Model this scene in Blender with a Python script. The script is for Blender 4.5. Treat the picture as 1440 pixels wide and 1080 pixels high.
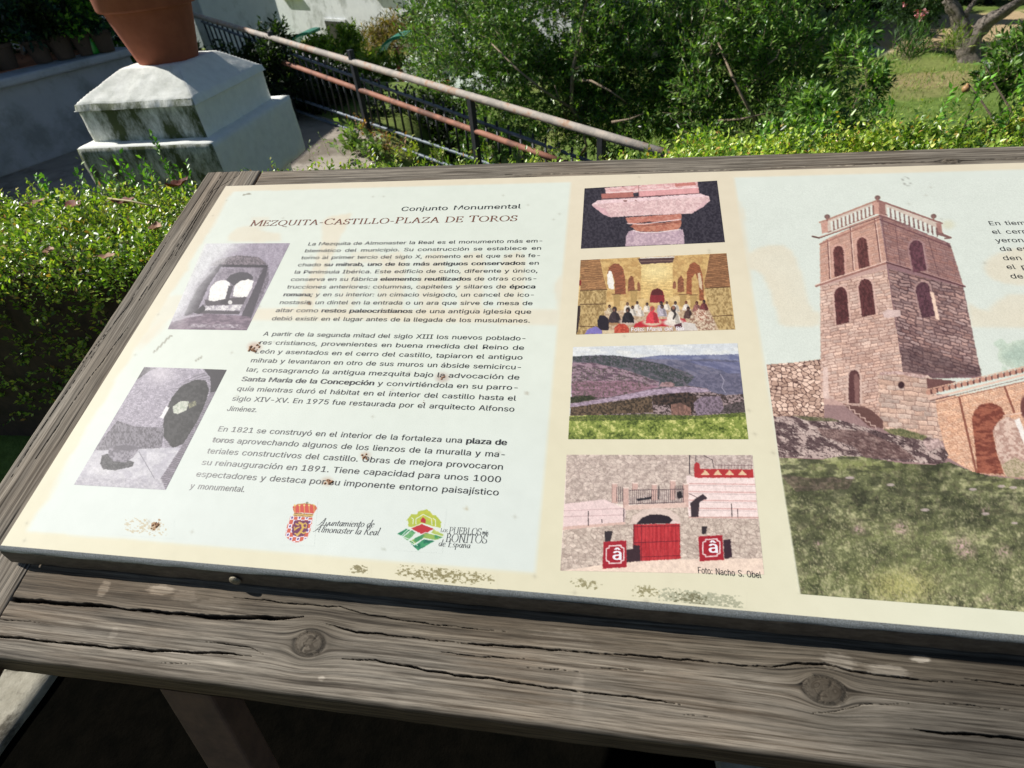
import bpy, math, random
import numpy as np
from mathutils import Matrix, Vector

scene = bpy.context.scene
for o in list(bpy.data.objects):
    bpy.data.objects.remove(o, do_unlink=True)
COL = scene.collection
RAD = math.radians

# ------------------------------------------------------------------ camera
F_PX = 808.627                      # focal length in pixels of a 1440 px wide frame
R_R = np.array([0.9865463, 0.1412013, -0.0823933]); R_U = np.array([-0.0288742, 0.6465621, 0.7623147]); R_F = np.array([-0.1609122, 0.7496797, -0.6419405])
EYE = np.array([0.0, 0.0, 1.55])
cam = bpy.data.cameras.new('camera'); cam_o = bpy.data.objects.new('camera', cam); COL.objects.link(cam_o)
m3 = Matrix((R_R, R_U, -R_F)).transposed()
cam_o.matrix_world = Matrix.Translation(EYE) @ m3.to_4x4()
cam.sensor_width = 36.0; cam.sensor_fit = 'HORIZONTAL'; cam.lens = 36.0 * F_PX / 1440
cam.clip_start = 0.05; cam.clip_end = 400
cam.dof.use_dof = True; cam.dof.focus_distance = 1.08; cam.dof.aperture_fstop = 7.0
scene.camera = cam_o

# ------------------------------------------------------------------ light
SUN = Vector((0.77, -0.17, -0.65)).normalized()      # direction the light travels
w = bpy.data.worlds.new('World'); scene.world = w; w.use_nodes = True
nt = w.node_tree; nt.nodes.clear()
sky = nt.nodes.new('ShaderNodeTexSky'); sky.sky_type = 'NISHITA'; sky.sun_disc = False
sky.sun_elevation = math.asin(-SUN.z); sky.sun_rotation = math.atan2(-SUN.x, -SUN.y)
sky.altitude = 500; sky.air_density = 1.0; sky.dust_density = 0.6; sky.ozone_density = 1.5
bg = nt.nodes.new('ShaderNodeBackground'); bg.inputs[1].default_value = 0.050
ow = nt.nodes.new('ShaderNodeOutputWorld')
nt.links.new(sky.outputs[0], bg.inputs[0]); nt.links.new(bg.outputs[0], ow.inputs[0])
sl = bpy.data.lights.new('sun', 'SUN'); sl.energy = 4.9; sl.angle = RAD(0.53); sl.color = (1.0, 0.965, 0.91)
so = bpy.data.objects.new('sun', sl); COL.objects.link(so)
so.rotation_euler = SUN.to_track_quat('-Z', 'Y').to_euler()
vs = scene.view_settings; vs.view_transform = 'Standard'; vs.look = 'None'; vs.exposure = 0.25; vs.gamma = 1
scene.render.engine = 'CYCLES'; scene.cycles.max_bounces = 6; scene.cycles.adaptive_threshold = 0.006

# ------------------------------------------------------------------ helpers
def lin(c):
    c = np.asarray(c, float) / 255.0
    return np.where(c <= 0.04045, c / 12.92, ((c + 0.055) / 1.055) ** 2.4)
def ray(x, y):
    d = R_R * (x - 720) / F_PX - R_U * (y - 540) / F_PX + R_F
    return d / np.linalg.norm(d)
def atz(x, y, z):
    d = ray(x, y); return EYE + d * (z - EYE[2]) / d[2]
def atd(x, y, D):
    d = ray(x, y); return EYE + d * D / math.hypot(d[0], d[1])
def proj(P):
    P = np.asarray(P, float) - EYE; d = P @ R_F
    return 720 + F_PX * (P @ R_R) / d, 540 - F_PX * (P @ R_U) / d
TILT = 0.2600638
O0 = np.array([-0.880354, 1.199932, 1.099559]); BU = np.array([1.0, 0, 0]); BV = np.array([0, -math.cos(TILT), -math.sin(TILT)]); BN = np.array([0, -math.sin(TILT), math.cos(TILT)])
def board(u, v, h=0.0):             # board coordinates: along, down the slope, above the sheet
    return O0 + np.multiply.outer(u, BU) + np.multiply.outer(v, BV) + np.multiply.outer(h, BN)
def trace(x, y, h=0.0):             # a measured point of the photograph -> board coordinates
    d = ray(x, y); o = O0 + h * BN; s = ((o - EYE) @ BN) / (d @ BN); q = EYE + s * d - o
    return float(q @ BU), float(q @ BV)

def tag(o, label=None, cat=None, group=None, kind=None):
    if label: o['label'] = label
    if cat: o['category'] = cat
    if group: o['group'] = group
    if kind: o['kind'] = kind
    return o
def empty(name, loc=(0, 0, 0), label=None, cat=None, group=None):
    o = bpy.data.objects.new(name, None); COL.objects.link(o); o.location = loc; o.empty_display_size = 0.1
    return tag(o, label, cat, group)
def link(name, me, parent=None, mat=None):
    o = bpy.data.objects.new(name, me); COL.objects.link(o)
    if mat is not None and len(me.materials) == 0: me.materials.append(mat)
    if parent is not None:
        o.parent = parent
        M = Matrix.Identity(4); p = parent
        while p is not None:
            M = Matrix.Translation(p.location) @ M; p = p.parent
        o.matrix_parent_inverse = Matrix.Identity(4)
        o.location = -M.translation
    return o
def mesh_np(name, V, Fq, colors=None, smooth=False, vec=None):
    """V (n,3); Fq (m,3|4) int; colors (n,3) linear."""
    V = np.asarray(V, np.float32).reshape(-1, 3); Fq = np.asarray(Fq, np.int32); k = Fq.shape[1]
    me = bpy.data.meshes.new(name)
    me.vertices.add(len(V)); me.vertices.foreach_set('co', V.ravel())
    me.loops.add(Fq.size); me.loops.foreach_set('vertex_index', Fq.ravel())
    me.polygons.add(len(Fq)); me.polygons.foreach_set('loop_start', np.arange(0, Fq.size, k, dtype=np.int32))
    me.polygons.foreach_set('loop_total', np.full(len(Fq), k, np.int32))
    if smooth: me.polygons.foreach_set('use_smooth', np.ones(len(Fq), bool))
    if colors is not None:
        a = me.color_attributes.new('Col', 'FLOAT_COLOR', 'POINT')
        c = np.ones((len(V), 4), np.float32); c[:, :3] = np.asarray(colors, np.float32).reshape(-1, 3)
        a.data.foreach_set('color', c.ravel())
    if vec is not None:
        a = me.attributes.new('grain', 'FLOAT_VECTOR', 'POINT'); a.data.foreach_set('vector', np.asarray(vec, np.float32).ravel())
    me.update(calc_edges=True); return me
def grid_faces(nx, ny):
    i = np.arange((ny - 1) * nx).reshape(ny - 1, nx)[:, :-1].ravel()
    return np.stack([i, i + nx, i + nx + 1, i + 1], 1)
class MB:                            # a small polygon collector for ordinary parts
    def __init__(s): s.v = []; s.f = []
    def add(s, vs, fs):
        b = len(s.v); s.v += [tuple(map(float, p)) for p in vs]; s.f += [tuple(b + i for i in f) for f in fs]
    def box(s, c, d, rot=None):      # centre, full size, optional 3x3 (rows = local axes)
        c = np.array(c, float); d = np.array(d, float) / 2
        A = np.eye(3) if rot is None else np.array(rot, float)
        P = [c + sx * d[0] * A[0] + sy * d[1] * A[1] + sz * d[2] * A[2] for sx in (-1, 1) for sy in (-1, 1) for sz in (-1, 1)]
        s.add(P, [(0, 1, 3, 2), (4, 6, 7, 5), (0, 4, 5, 1), (2, 3, 7, 6), (0, 2, 6, 4), (1, 5, 7, 3)])
    def tube(s, pts, rad, n=10, cap=True):
        pts = [np.array(p, float) for p in pts]; rad = rad if hasattr(rad, '__len__') else [rad] * len(pts)
        rings = []; up = None
        for i, p in enumerate(pts):
            t = pts[min(i + 1, len(pts) - 1)] - pts[max(i - 1, 0)]; t /= np.linalg.norm(t) + 1e-12
            if up is None:
                up = np.cross(t, [0, 0, 1.0]);
                if np.linalg.norm(up) < 0.1: up = np.cross(t, [1.0, 0, 0])
            up = up - t * (up @ t); up /= np.linalg.norm(up); q = np.cross(t, up)
            rings.append([p + rad[i] * (math.cos(a) * up + math.sin(a) * q) for a in np.arange(n) * 2 * math.pi / n])
        fs = []
        for i in range(len(pts) - 1):
            for j in range(n):
                k = (j + 1) % n; fs.append((i * n + j, i * n + k, (i + 1) * n + k, (i + 1) * n + j))
        if cap: fs.append(tuple(range(n))[::-1]); fs.append(tuple((len(pts) - 1) * n + j for j in range(n)))
        s.add([q for r in rings for q in r], fs)
    def lathe(s, c, prof, n=40):     # prof [(r,z)]
        c = np.array(c, float)
        P = [c + np.array([r * math.cos(a), r * math.sin(a), z]) for r, z in prof for a in np.arange(n) * 2 * math.pi / n]
        fs = [(i * n + j, i * n + (j + 1) % n, (i + 1) * n + (j + 1) % n, (i + 1) * n + j) for i in range(len(prof) - 1) for j in range(n)]
        s.add(P, fs)
    def build(s, name, mat, parent=None, smooth=False, bevel=0, fix=True):
        me = bpy.data.meshes.new(name); me.from_pydata(s.v, [], s.f)
        if fix:
            import bmesh
            b = bmesh.new(); b.from_mesh(me); bmesh.ops.recalc_face_normals(b, faces=b.faces); b.to_mesh(me); b.free()
        if smooth: me.polygons.foreach_set('use_smooth', np.ones(len(me.polygons), bool))
        me.update(); o = link(name, me, parent, mat)
        if bevel:
            md = o.modifiers.new('bevel', 'BEVEL'); md.width = bevel; md.segments = 2; md.limit_method = 'ANGLE'
        return o

# --- numpy noise
def _h(ix, iy, seed):
    n = (ix.astype(np.int64) * 374761393 + iy.astype(np.int64) * 668265263 + seed * 1442695041) & 0xFFFFFFFF
    n = ((n ^ (n >> 13)) * 1274126177) & 0xFFFFFFFF
    return ((n ^ (n >> 16)) & 0xFFFFFF) / float(0xFFFFFF)
def vnoise(x, y, seed=0):
    x, y = np.broadcast_arrays(x, y)
    ix = np.floor(x); iy = np.floor(y); fx = x - ix; fy = y - iy; fx = fx * fx * (3 - 2 * fx); fy = fy * fy * (3 - 2 * fy)
    a = _h(ix, iy, seed); b = _h(ix + 1, iy, seed); c = _h(ix, iy + 1, seed); d = _h(ix + 1, iy + 1, seed)
    return (a * (1 - fx) + b * fx) * (1 - fy) + (c * (1 - fx) + d * fx) * fy
def fbm(x, y, seed=0, o=4):
    s = 0; a = 0.5; t = 0
    for i in range(o): s = s + a * vnoise(x * 2 ** i, y * 2 ** i, seed + i * 17); t += a; a *= 0.55
    return s / t
def worley(x, y, seed=0):            # F1, F2, id
    ix = np.floor(x); iy = np.floor(y); f1 = np.full(x.shape, 9.0); f2 = f1.copy(); idn = np.zeros(x.shape)
    for a in (-1, 0, 1):
        for b in (-1, 0, 1):
            cx = ix + a; cy = iy + b
            d = np.hypot(cx + _h(cx, cy, seed) - x, cy + _h(cx, cy, seed + 5) - y)
            k = d < f1; f2 = np.where(k, f1, np.minimum(f2, d)); idn = np.where(k, _h(cx, cy, seed + 9), idn); f1 = np.where(k, d, f1)
    return f1, f2, idn
def sstep(a, b, x):
    t = np.clip((x - a) / (b - a), 0, 1); return t * t * (3 - 2 * t)
def inpoly(X, Y, pts):
    m = np.zeros(X.shape, bool); n = len(pts)
    for i in range(n):
        x0, y0 = pts[i]; x1, y1 = pts[(i + 1) % n]
        if y0 == y1: continue
        c = ((Y >= min(y0, y1)) & (Y < max(y0, y1))); m ^= c & (X < x0 + (Y - y0) * (x1 - x0) / (y1 - y0))
    return m
def segdist(X, Y, pts):
    D = np.full(X.shape, 1e9)
    for (x0, y0), (x1, y1) in zip(pts[:-1], pts[1:]):
        dx, dy = x1 - x0, y1 - y0; L = dx * dx + dy * dy + 1e-12
        t = np.clip(((X - x0) * dx + (Y - y0) * dy) / L, 0, 1)
        D = np.minimum(D, np.hypot(X - x0 - t * dx, Y - y0 - t * dy))
    return D
def blur(m):
    p = np.pad(m, 1, mode='edge'); return (4 * m + p[:-2, 1:-1] + p[2:, 1:-1] + p[1:-1, :-2] + p[1:-1, 2:]) / 8
def Z(ox, oy, s):
    return lambda *pts: [(ox + a / s, oy + b / s) for a, b in pts]

# --- shader helpers
def mat_new(name):
    m = bpy.data.materials.new(name); m.use_nodes = True; return m, m.node_tree, m.node_tree.nodes['Principled BSDF']
def bump_from(nt, src, bsdf, strength=0.3, dist=0.002, prev=None):
    b = nt.nodes.new('ShaderNodeBump'); b.inputs['Strength'].default_value = strength; b.inputs['Distance'].default_value = dist
    nt.links.new(src, b.inputs['Height'])
    if prev: nt.links.new(prev, b.inputs['Normal'])
    nt.links.new(b.outputs[0], bsdf.inputs['Normal']); return b.outputs[0]
def noise(nt, scale, detail=5, rough=0.6, vec=None, mapping=None):
    n = nt.nodes.new('ShaderNodeTexNoise'); n.inputs['Scale'].default_value = scale; n.inputs['Detail'].default_value = detail; n.inputs['Roughness'].default_value = rough
    if vec is None:
        g = nt.nodes.new('ShaderNodeNewGeometry'); vec = g.outputs['Position']
    if mapping:
        mp = nt.nodes.new('ShaderNodeMapping'); mp.inputs['Scale'].default_value = mapping; nt.links.new(vec, mp.inputs[0]); vec = mp.outputs[0]
    nt.links.new(vec, n.inputs['Vector']); return n.outputs[0]
def ramp(nt, src, stops):
    r = nt.nodes.new('ShaderNodeValToRGB'); e = r.color_ramp.elements
    while len(e) < len(stops): e.new(0.5)
    for k, (p, c) in zip(e, stops): k.position = p; k.color = (*c, 1) if len(c) == 3 else c
    nt.links.new(src, r.inputs[0]); return r.outputs[0]
def mix(nt, fac, a, b, mode='MIX'):
    m = nt.nodes.new('ShaderNodeMix'); m.data_type = 'RGBA'; m.blend_type = mode
    for s, x in ((m.inputs[0], fac), (m.inputs[6], a), (m.inputs[7], b)):
        if isinstance(x, bpy.types.NodeSocket): nt.links.new(x, s)
        elif isinstance(x, (int, float)): s.default_value = x
        else: s.default_value = (*x, 1)
    return m.outputs[2]
def simple(name, c1, c2=None, scale=8, rough=0.7, bump=0.0, bscale=60, metal=0, dist=0.003, spec=0.5, detail=6, c3=None, s3=2.0):
    m, nt, b = mat_new(name)
    c2 = c2 or tuple(x * 0.75 for x in c1)
    col = ramp(nt, noise(nt, scale, detail, 0.65), [(0.36, c1), (0.66, c2)])
    if c3: col = mix(nt, ramp(nt, noise(nt, s3, 7, 0.7), [(0.5, (0, 0, 0)), (0.62, (1, 1, 1))]), col, c3)
    nt.links.new(col, b.inputs['Base Color']); b.inputs['Roughness'].default_value = rough; b.inputs['Metallic'].default_value = metal
    b.inputs['Specular IOR Level'].default_value = spec
    if bump: bump_from(nt, noise(nt, bscale, 8, 0.7), b, bump, dist)
    return m
def colmat(name, rough=0.5, spec=0.5, fine=0.0, fscale=900, bump=0.0, bscale=500, trans=0.0, dist=0.0005):
    m, nt, b = mat_new(name)
    a = nt.nodes.new('ShaderNodeAttribute'); a.attribute_name = 'Col'; col = a.outputs[0]
    if fine:
        k = ramp(nt, noise(nt, fscale, 3, 0.6), [(0.3, (1 - fine,) * 3), (0.7, (1 + 0 * fine,) * 3)]); col = mix(nt, 1.0, col, k, 'MULTIPLY')
    nt.links.new(col, b.inputs['Base Color']); b.inputs['Roughness'].default_value = rough; b.inputs['Specular IOR Level'].default_value = spec
    if bump: bump_from(nt, noise(nt, bscale, 6, 0.6), b, bump, dist)
    if trans:
        t = nt.nodes.new('ShaderNodeBsdfTranslucent'); nt.links.new(mix(nt, 1.0, col, (1.6, 1.9, 0.5), 'MULTIPLY'), t.inputs[0])
        ms = nt.nodes.new('ShaderNodeMixShader'); ms.inputs[0].default_value = trans
        out = nt.nodes['Material Output']; nt.links.new(b.outputs[0], ms.inputs[1]); nt.links.new(t.outputs[0], ms.inputs[2]); nt.links.new(ms.outputs[0], out.inputs[0])
    return m
random.seed(7); RNG = np.random.default_rng(11)

# ================================================================== INFORMATION BOARD
PW, PH = 1.93, 0.85                 # sheet length and slope height, metres
RAILH = 0.036                       # the timber lies this far below the sheet
board_o = empty('information_board', (O0[0] + PW / 2, O0[1] - 0.42, 0), 'large slanted printed information board on a grey weathered timber frame in the foreground', 'information board')

class Canvas:
    """a flat print: a fine mesh on the sheet whose vertices carry the ink colours"""
    def __init__(s, quad, step, h=0.00014):
        q = np.array([trace(*p) for p in quad]); qp = np.array(quad, float)
        nx = int(max(np.linalg.norm(qp[1] - qp[0]), np.linalg.norm(qp[2] - qp[3])) / step) + 2
        ny = int(max(np.linalg.norm(qp[3] - qp[0]), np.linalg.norm(qp[2] - qp[1])) / step) + 2
        a = np.linspace(0, 1, nx)[None, :]; b = np.linspace(0, 1, ny)[:, None]
        uv = (q[0][None, None] * ((1 - a) * (1 - b))[..., None] + q[1] * (a * (1 - b))[..., None] + q[2] * (a * b)[..., None] + q[3] * ((1 - a) * b)[..., None])
        s._set(uv[..., 0], uv[..., 1], h); s.a = a + 0 * b; s.b = b + 0 * a
    def _set(s, u, v, h):
        s.u, s.v, s.h = u, v, h; s.P = board(u, v) + h * BN
        s.X, s.Y = proj(s.P); s.Xw = s.X + 1.5 * (fbm(s.X * .5, s.Y * .5, 201, 3) - .5); s.Yw = s.Y + 1.5 * (fbm(s.X * .5, s.Y * .5, 207, 3) - .5); s.ny, s.nx = u.shape; s.img = np.zeros((s.ny, s.nx, 3))
    def fill(s, c): s.img[:] = c
    def put(s, m, c, al=1.0):
        m = (m * al)[..., None]; c = np.asarray(c, float)
        s.img = s.img * (1 - m) + c * m
    def poly(s, pts, c, al=1.0, soft=1):
        m = inpoly(s.Xw, s.Yw, pts).astype(float)
        for _ in range(soft): m = blur(m)
        s.put(m, c, al); return m
    def tex(s, pts, c1, c2, sx=0.3, sy=0.3, seed=1, al=1.0, lo=0.35, hi=0.65, soft=1, skew=0.0):
        m = inpoly(s.Xw, s.Yw, pts).astype(float) if isinstance(pts, list) else pts
        if isinstance(pts, list):
            for _ in range(soft): m = blur(m)
        n = sstep(lo, hi, fbm(s.X * sx, (s.Y + skew * s.X) * sy, seed))[..., None]
        c = np.asarray(c1, float) * (1 - n) + np.asarray(c2, float) * n
        m3_ = (m * al)[..., None]; s.img = s.img * (1 - m3_) + c * m3_; return m
    def line(s, pts, wd, c, al=1.0):
        s.put(1 - sstep(wd * 0.5 - 0.35, wd * 0.5 + 0.45, segdist(s.Xw * .6 + s.X * .4, s.Yw * .6 + s.Y * .4, pts)), c, al * .9)
    def ell(s, x, y, rx, ry, c, al=1.0, soft=0.25):
        d = np.hypot((s.X - x) / rx, (s.Y - y) / ry); s.put(1 - sstep(1 - soft, 1 + soft, d), c, al)
    def mul(s, m, k): s.img = s.img * (1 + (k - 1) * m[..., None])
    def speck(s, amp=10, seed=3):
        n = _h((s.u * 2500), (s.v * 2500), seed) - 0.5; s.img = s.img + (n * amp * 2)[..., None]
    def stones(s, m, base, mortar, sx, sy, skew=0.0, seed=4, var=26, gap=0.09, al=1.0):
        f1, f2, idn = worley(s.X * sx + 0.3 * vnoise(s.X * 0.2, s.Y * 0.2, 8), (s.Y + skew * s.X) * sy, seed)
        g = 1 - sstep(gap * 0.4, gap * 1.6, f2 - f1)
        c = np.asarray(base, float) + ((idn - 0.5) * 2 * var)[..., None] + ((fbm(s.X * 0.9, s.Y * 0.9, seed + 3) - 0.5) * 40)[..., None]
        c = c * (1 - g[..., None]) + np.asarray(mortar, float) * g[..., None]
        mm = (m * al)[..., None]; s.img = s.img * (1 - mm) + c * mm
    def courses(s, m, base, joint, h, ln, skew=0.0, seed=4, var=30, al=1.0, jw=.16, warp=1.5, grad=.12, vert=0.0):
        x = s.X + warp * (fbm(s.X * .11, s.Y * .11, seed + 1, 3) - .5) * 2 + vert * s.Y; y = s.Y + skew * s.X + warp * 1.2 * (fbm(s.X * .09, s.Y * .09, seed + 2, 3) - .5) * 2
        r = np.floor(y / h); fy = y / h - r; big = _h(r, r * 0, seed + 11); xx = x / (ln * (.7 + .7 * big)) + _h(r, r * 0 + 1, seed) * 7; b = np.floor(xx + .35 * (_h(np.floor(xx), r, seed + 5) - .5)); fx = np.abs(xx - np.floor(xx) - .5) * 2
        n = _h(b, r, seed + 3); n2 = _h(b, r, seed + 4); jy = 1 - sstep(jw * .4, jw * 1.5, np.minimum(fy, 1 - fy) * 2 * (.7 + .6 * vnoise(x * .4, y * .4, seed))); jx = sstep(1 - jw * .9, 1 - jw * .2, fx) * .8
        j = np.clip(np.maximum(jy * (.45 + .9 * vnoise(x * .23, y * .23, seed + 8)), jx), 0, 1)
        c = np.asarray(base, float) + ((n - .5) * 2 * var)[..., None] * np.array([1, .95, .9]) + ((n2 - .5) * 14)[..., None] * np.array([1, 0, -.6]); c = c * (1 + grad * (.5 - fy) + .22 * (fbm(x * .5, y * .7, seed + 6, 3) - .5))[..., None]
        c = c * (1 - j[..., None]) + np.asarray(joint, float) * j[..., None]; mm = (m * al)[..., None]; s.img = s.img * (1 - mm) + c * mm
    def grass(s, m, dark, mid, light, sc0, sc1, y0, y1, seed=5, al=1.0, fl=(226, 216, 180), fd=.9):
        t = np.clip((s.Y - y0) / (y1 - y0), 0, 1); sc = sc0 + (sc1 - sc0) * t; q = 0; wsum = 0
        for k, w in ((.35, .30), (1.0, .34), (2.3, .24), (4.6, .16)):
            a = vnoise(s.X * sc0 * k, s.Y * sc0 * k * 1.25, seed + int(k * 10)); b = vnoise(s.X * sc1 * k, s.Y * sc1 * k * 1.1, seed + 50 + int(k * 10)); q = q + w * (a * (1 - t) + b * t); wsum += w
        q = q / wsum; up = sstep(.30, .5, q)[..., None]; hi = sstep(.52, .68, q)[..., None]
        c = np.asarray(dark, float) * (1 - up) + np.asarray(mid, float) * up; c = c * (1 - hi) + np.asarray(light, float) * hi; mm = (m * al)[..., None]; s.img = s.img * (1 - mm) + c * mm
        f = m * (_h(np.floor(s.X / 1.5), np.floor(s.Y / 1.5), seed + 99) > fd) * hi[..., 0] * (.35 + .65 * t); s.put(blur(f), fl, .9)
    def build(s, name, mat, parent, label=None, gain=0.97):
        C_ = lin(np.clip(s.img, 2, 250)) * gain
        o = link(name, mesh_np(name, s.P.reshape(-1, 3), grid_faces(s.nx, s.ny), C_.reshape(-1, 3)), parent, mat)
        if label: o['label'] = label
        return o

M_print = colmat('printed_sheet', rough=0.60, spec=0.28, fine=0.05, fscale=1500, bump=0.10, bscale=900)
M_ink = {}
def ink(c, name):
    m, nt, b = mat_new('ink_' + name); b.inputs['Base Color'].default_value = (*lin(c), 1); b.inputs['Roughness'].default_value = 0.42; return m
INK = ink((44, 44, 46), 'grey_black'); INKB = ink((36, 36, 38), 'black'); INKT = ink((118, 66, 44), 'brown')
INKW = ink((240, 232, 235), 'white')

# ---- the sheet itself: cream ground, white fields, tan ghost lettering, dirt
nx, ny = 560, 262
uu, vv = np.meshgrid(np.linspace(0, PW, nx), np.linspace(0, PH, ny))
B = Canvas.__new__(Canvas); B._set(uu, vv, 0.0)
n1 = fbm(uu * 6, vv * 6, 31); n2 = fbm(uu * 60, vv * 60, 37)
base_top = np.array([226, 214, 188.]); base_bot = np.array([226, 219, 189.])
t = sstep(0, PH, vv)[..., None]; B.img = base_top * (1 - t) + base_bot * t
rgt = sstep(0.9, 1.5, uu)[..., None] * sstep(0.5, 0.85, vv)[..., None]; B.img = B.img * (1 - rgt) + np.array([226, 226, 202.]) * rgt
zE = Z(300, 240, 2.88); zF = Z(220, 440, 2.5714); zG = Z(360, 680, 3.2727); zH = Z(60, 300, 2.572); zP = Z(780, 230, 4.153); zQ = Z(780, 470, 3.0); zT = Z(1040, 240, 3.375); zB = Z(1060, 480, 2.7)
def rag(al=0.012): return al * (fbm(uu * 22, vv * 22, 5) - 0.5)
uL, uW = 0.026, 0.797
du = uu + rag(0.02) * (uu < 0.2); dv = vv + rag(0.006) * (uu < 0.3)
field = sstep(uL - 0.006, uL + 0.008, du) * (1 - sstep(uW - 0.004, uW + 0.004, uu)) * sstep(0.017, 0.024, dv) * (1 - sstep(0.822, 0.829, dv))
B.put(field, (222, 227, 213)); low = sstep(0.45, 0.8, vv) * field; B.put(low, (221, 227, 219), 0.8)
f2 = sstep(1.116, 1.123, uu) * sstep(0.016, 0.024, vv) * (1 - sstep(0.820, 0.824, vv))
B.put(f2, (219, 224, 212))
GH = (226, 215, 190)
def ghost(pts, al=0.95):
    m = inpoly(B.X, B.Y, pts).astype(float)
    for _ in range(3): m = blur(m)
    B.put(m * (field + f2), GH, al * .8 * (.8 + .4 * fbm(B.u * 9, B.v * 9, 3)))
ghost(zE((60, 262), (95, 232), (150, 222), (205, 245), (270, 255), (275, 285), (190, 290), (110, 288), (60, 285)))
ghost(zE((150, 190), (230, 186), (215, 230), (170, 240)), .6)
ghost(zE((440, 205), (470, 185), (560, 172), (545, 215), (500, 300), (470, 370), (430, 480), (400, 570), (330, 590), (350, 520), (400, 400), (440, 290)))
ghost(zE((150, 560), (300, 555), (420, 560), (600, 566), (900, 560), (1200, 560), (1440, 565), (1440, 628), (1290, 625), (900, 612), (500, 606), (200, 608), (130, 605)))
for a in (690, 850, 1010, 1175):
    ghost(zE((a, 345), (a + 60, 325), (a + 90, 350), (a + 75, 600), (a - 5, 600), (a - 25, 470)), .75)
ghost(zE((560, 330), (640, 322), (700, 350), (700, 380), (600, 372), (560, 600), (500, 600), (520, 450)), .6)
ghost(zE((1380, 470), (1400, 430), (1440, 415), (1440, 570), (1395, 560)))
ghost(zH((440, 300), (520, 296), (535, 330), (500, 370), (450, 385), (380, 470), (345, 470), (400, 380)), .7)
ghost(zH((330, 450), (420, 400), (470, 360), (440, 420), (350, 500)), .5)
ghost(zT((0, 120), (20, 200), (42, 400), (90, 365), (150, 352), (210, 355), (245, 380), (275, 430), (300, 520), (325, 610), (345, 665), (385, 670), (385, 737), (280, 740), (190, 735), (165, 640), (140, 560), (105, 490), (75, 475), (48, 475), (60, 600), (0, 620)))
ghost(zT((1160, 470), (1170, 425), (1220, 395), (1300, 370), (1500, 350), (1500, 540), (1340, 545), (1250, 535), (1190, 510)))
ghost(zT((1085, 625), (1130, 655), (1180, 665), (1210, 630), (1270, 590), (1330, 585), (1500, 590), (1500, 745), (1090, 745)))
# blemishes
B.mul(np.ones_like(uu), 1.0); B.img += ((n1 - 0.5) * 7 + (n2 - 0.5) * 6)[..., None]
sp = (_h(np.floor(uu * 420), np.floor(vv * 420), 77) > 0.9990) & (fbm(uu * 9, vv * 9, 13) > 0.48)
B.put(blur(sp.astype(float)), (150, 142, 122), 0.6)
def moss(B, x0, x1, y0, y1, th, c, seed, sl=0.09):
    yc = (y0 + y1) / 2 + sl * (B.X - (x0 + x1) / 2)
    e = np.clip(1 - ((B.X - (x0 + x1) / 2) / ((x1 - x0) / 2)) ** 2, 0, 1) * np.clip(1 - ((B.Y - yc) / ((y1 - y0) / 2)) ** 2, 0, 1)
    m = sstep(th, th + 0.1, fbm(B.X * 0.30, B.Y * 0.45, seed, 5) * (0.55 + 0.6 * np.sqrt(e))) * (e > 0); B.put(m * (.55 + .6 * vnoise(B.X * 1.1, B.Y * 1.1, seed)).clip(0, 1), c, 0.9)
for x, y, r, c, al in ((358, 488, 9, (190, 150, 128), .6), (622, 531, 9, (170, 140, 125), .5), (460, 677, 8, (190, 165, 140), .6), (514, 640, 7, (190, 165, 140), .5), (219, 739, 4, (150, 105, 60), .7), (741, 553, 3, (170, 160, 140), .6), (1333, 316, 9, (214, 208, 176), .6),
                       (1350, 276, 0.1, (0, 0, 0), 0), (1358, 508, 3, (180, 190, 175), .6), (435, 426, 3, (80, 70, 60), .8), (540, 772, 3, (190, 195, 180), .8), (656, 715, 3, (190, 180, 150), .8)):
    B.ell(x, y, r, r * 0.7, c, al, 0.6)
for pts in (((217, 495), (232, 480)), ((233, 478), (241, 472)), ((342, 274), (352, 272)), ((276, 507), (284, 502))): B.line(list(pts), 2.0, (120, 112, 92), .7)
th = np.arange(0, 6.3, .5)
B.line([(1275 + 7 * math.cos(a) * .8 + 2 * math.sin(a), 255 + 6 * math.sin(a)) for a in th], .9, (110, 105, 95), .6)
# rim of the tray joined to the sheet: bullnose, face
P = board(uu, vv)
Cc = lin(np.clip(B.img, 2, 250)) * 0.97
sheet = link('printed_sheet', mesh_np('printed_sheet', P.reshape(-1, 3), grid_faces(nx, ny), Cc.reshape(-1, 3)), board_o, M_print)
m, nt, b = mat_new('tray_edge')
edge_c = ramp(nt, noise(nt, 140, 8, 0.75, mapping=(0.35, 1, 1)), [(0.35, (0.050, 0.037, 0.026)), (0.65, (0.14, 0.108, 0.080))])
nt.links.new(edge_c, b.inputs['Base Color']); b.inputs['Roughness'].default_value = 0.55; bump_from(nt, noise(nt, 500, 6), b, .4, .0006); M_rim = m
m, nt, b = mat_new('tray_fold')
fold_c = ramp(nt, noise(nt, 900, 8, 0.8), [(0.42, (0.11, 0.11, 0.10)), (0.62, (0.34, 0.37, 0.37))])  # pale grey: the fold's sky highlight is put into its colour
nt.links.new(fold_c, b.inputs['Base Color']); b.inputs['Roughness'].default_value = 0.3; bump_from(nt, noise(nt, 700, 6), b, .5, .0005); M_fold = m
def sweep(prof, u0, u1, nseg=160, seed=0, wob=0.0006):
    us = np.linspace(u0, u1, nseg); V = []
    for i, (v, h) in enumerate(prof):
        k = wob * (vnoise(us * 30, us * 0 + i * 3.0, seed) - 0.5) * 2 * (0 if i == 0 else 1)
        V.append(board(us, np.full(nseg, v) + k, np.full(nseg, h)))
    V = np.array(V).reshape(-1, 3); return V, grid_faces(nseg, len(prof))
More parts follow.
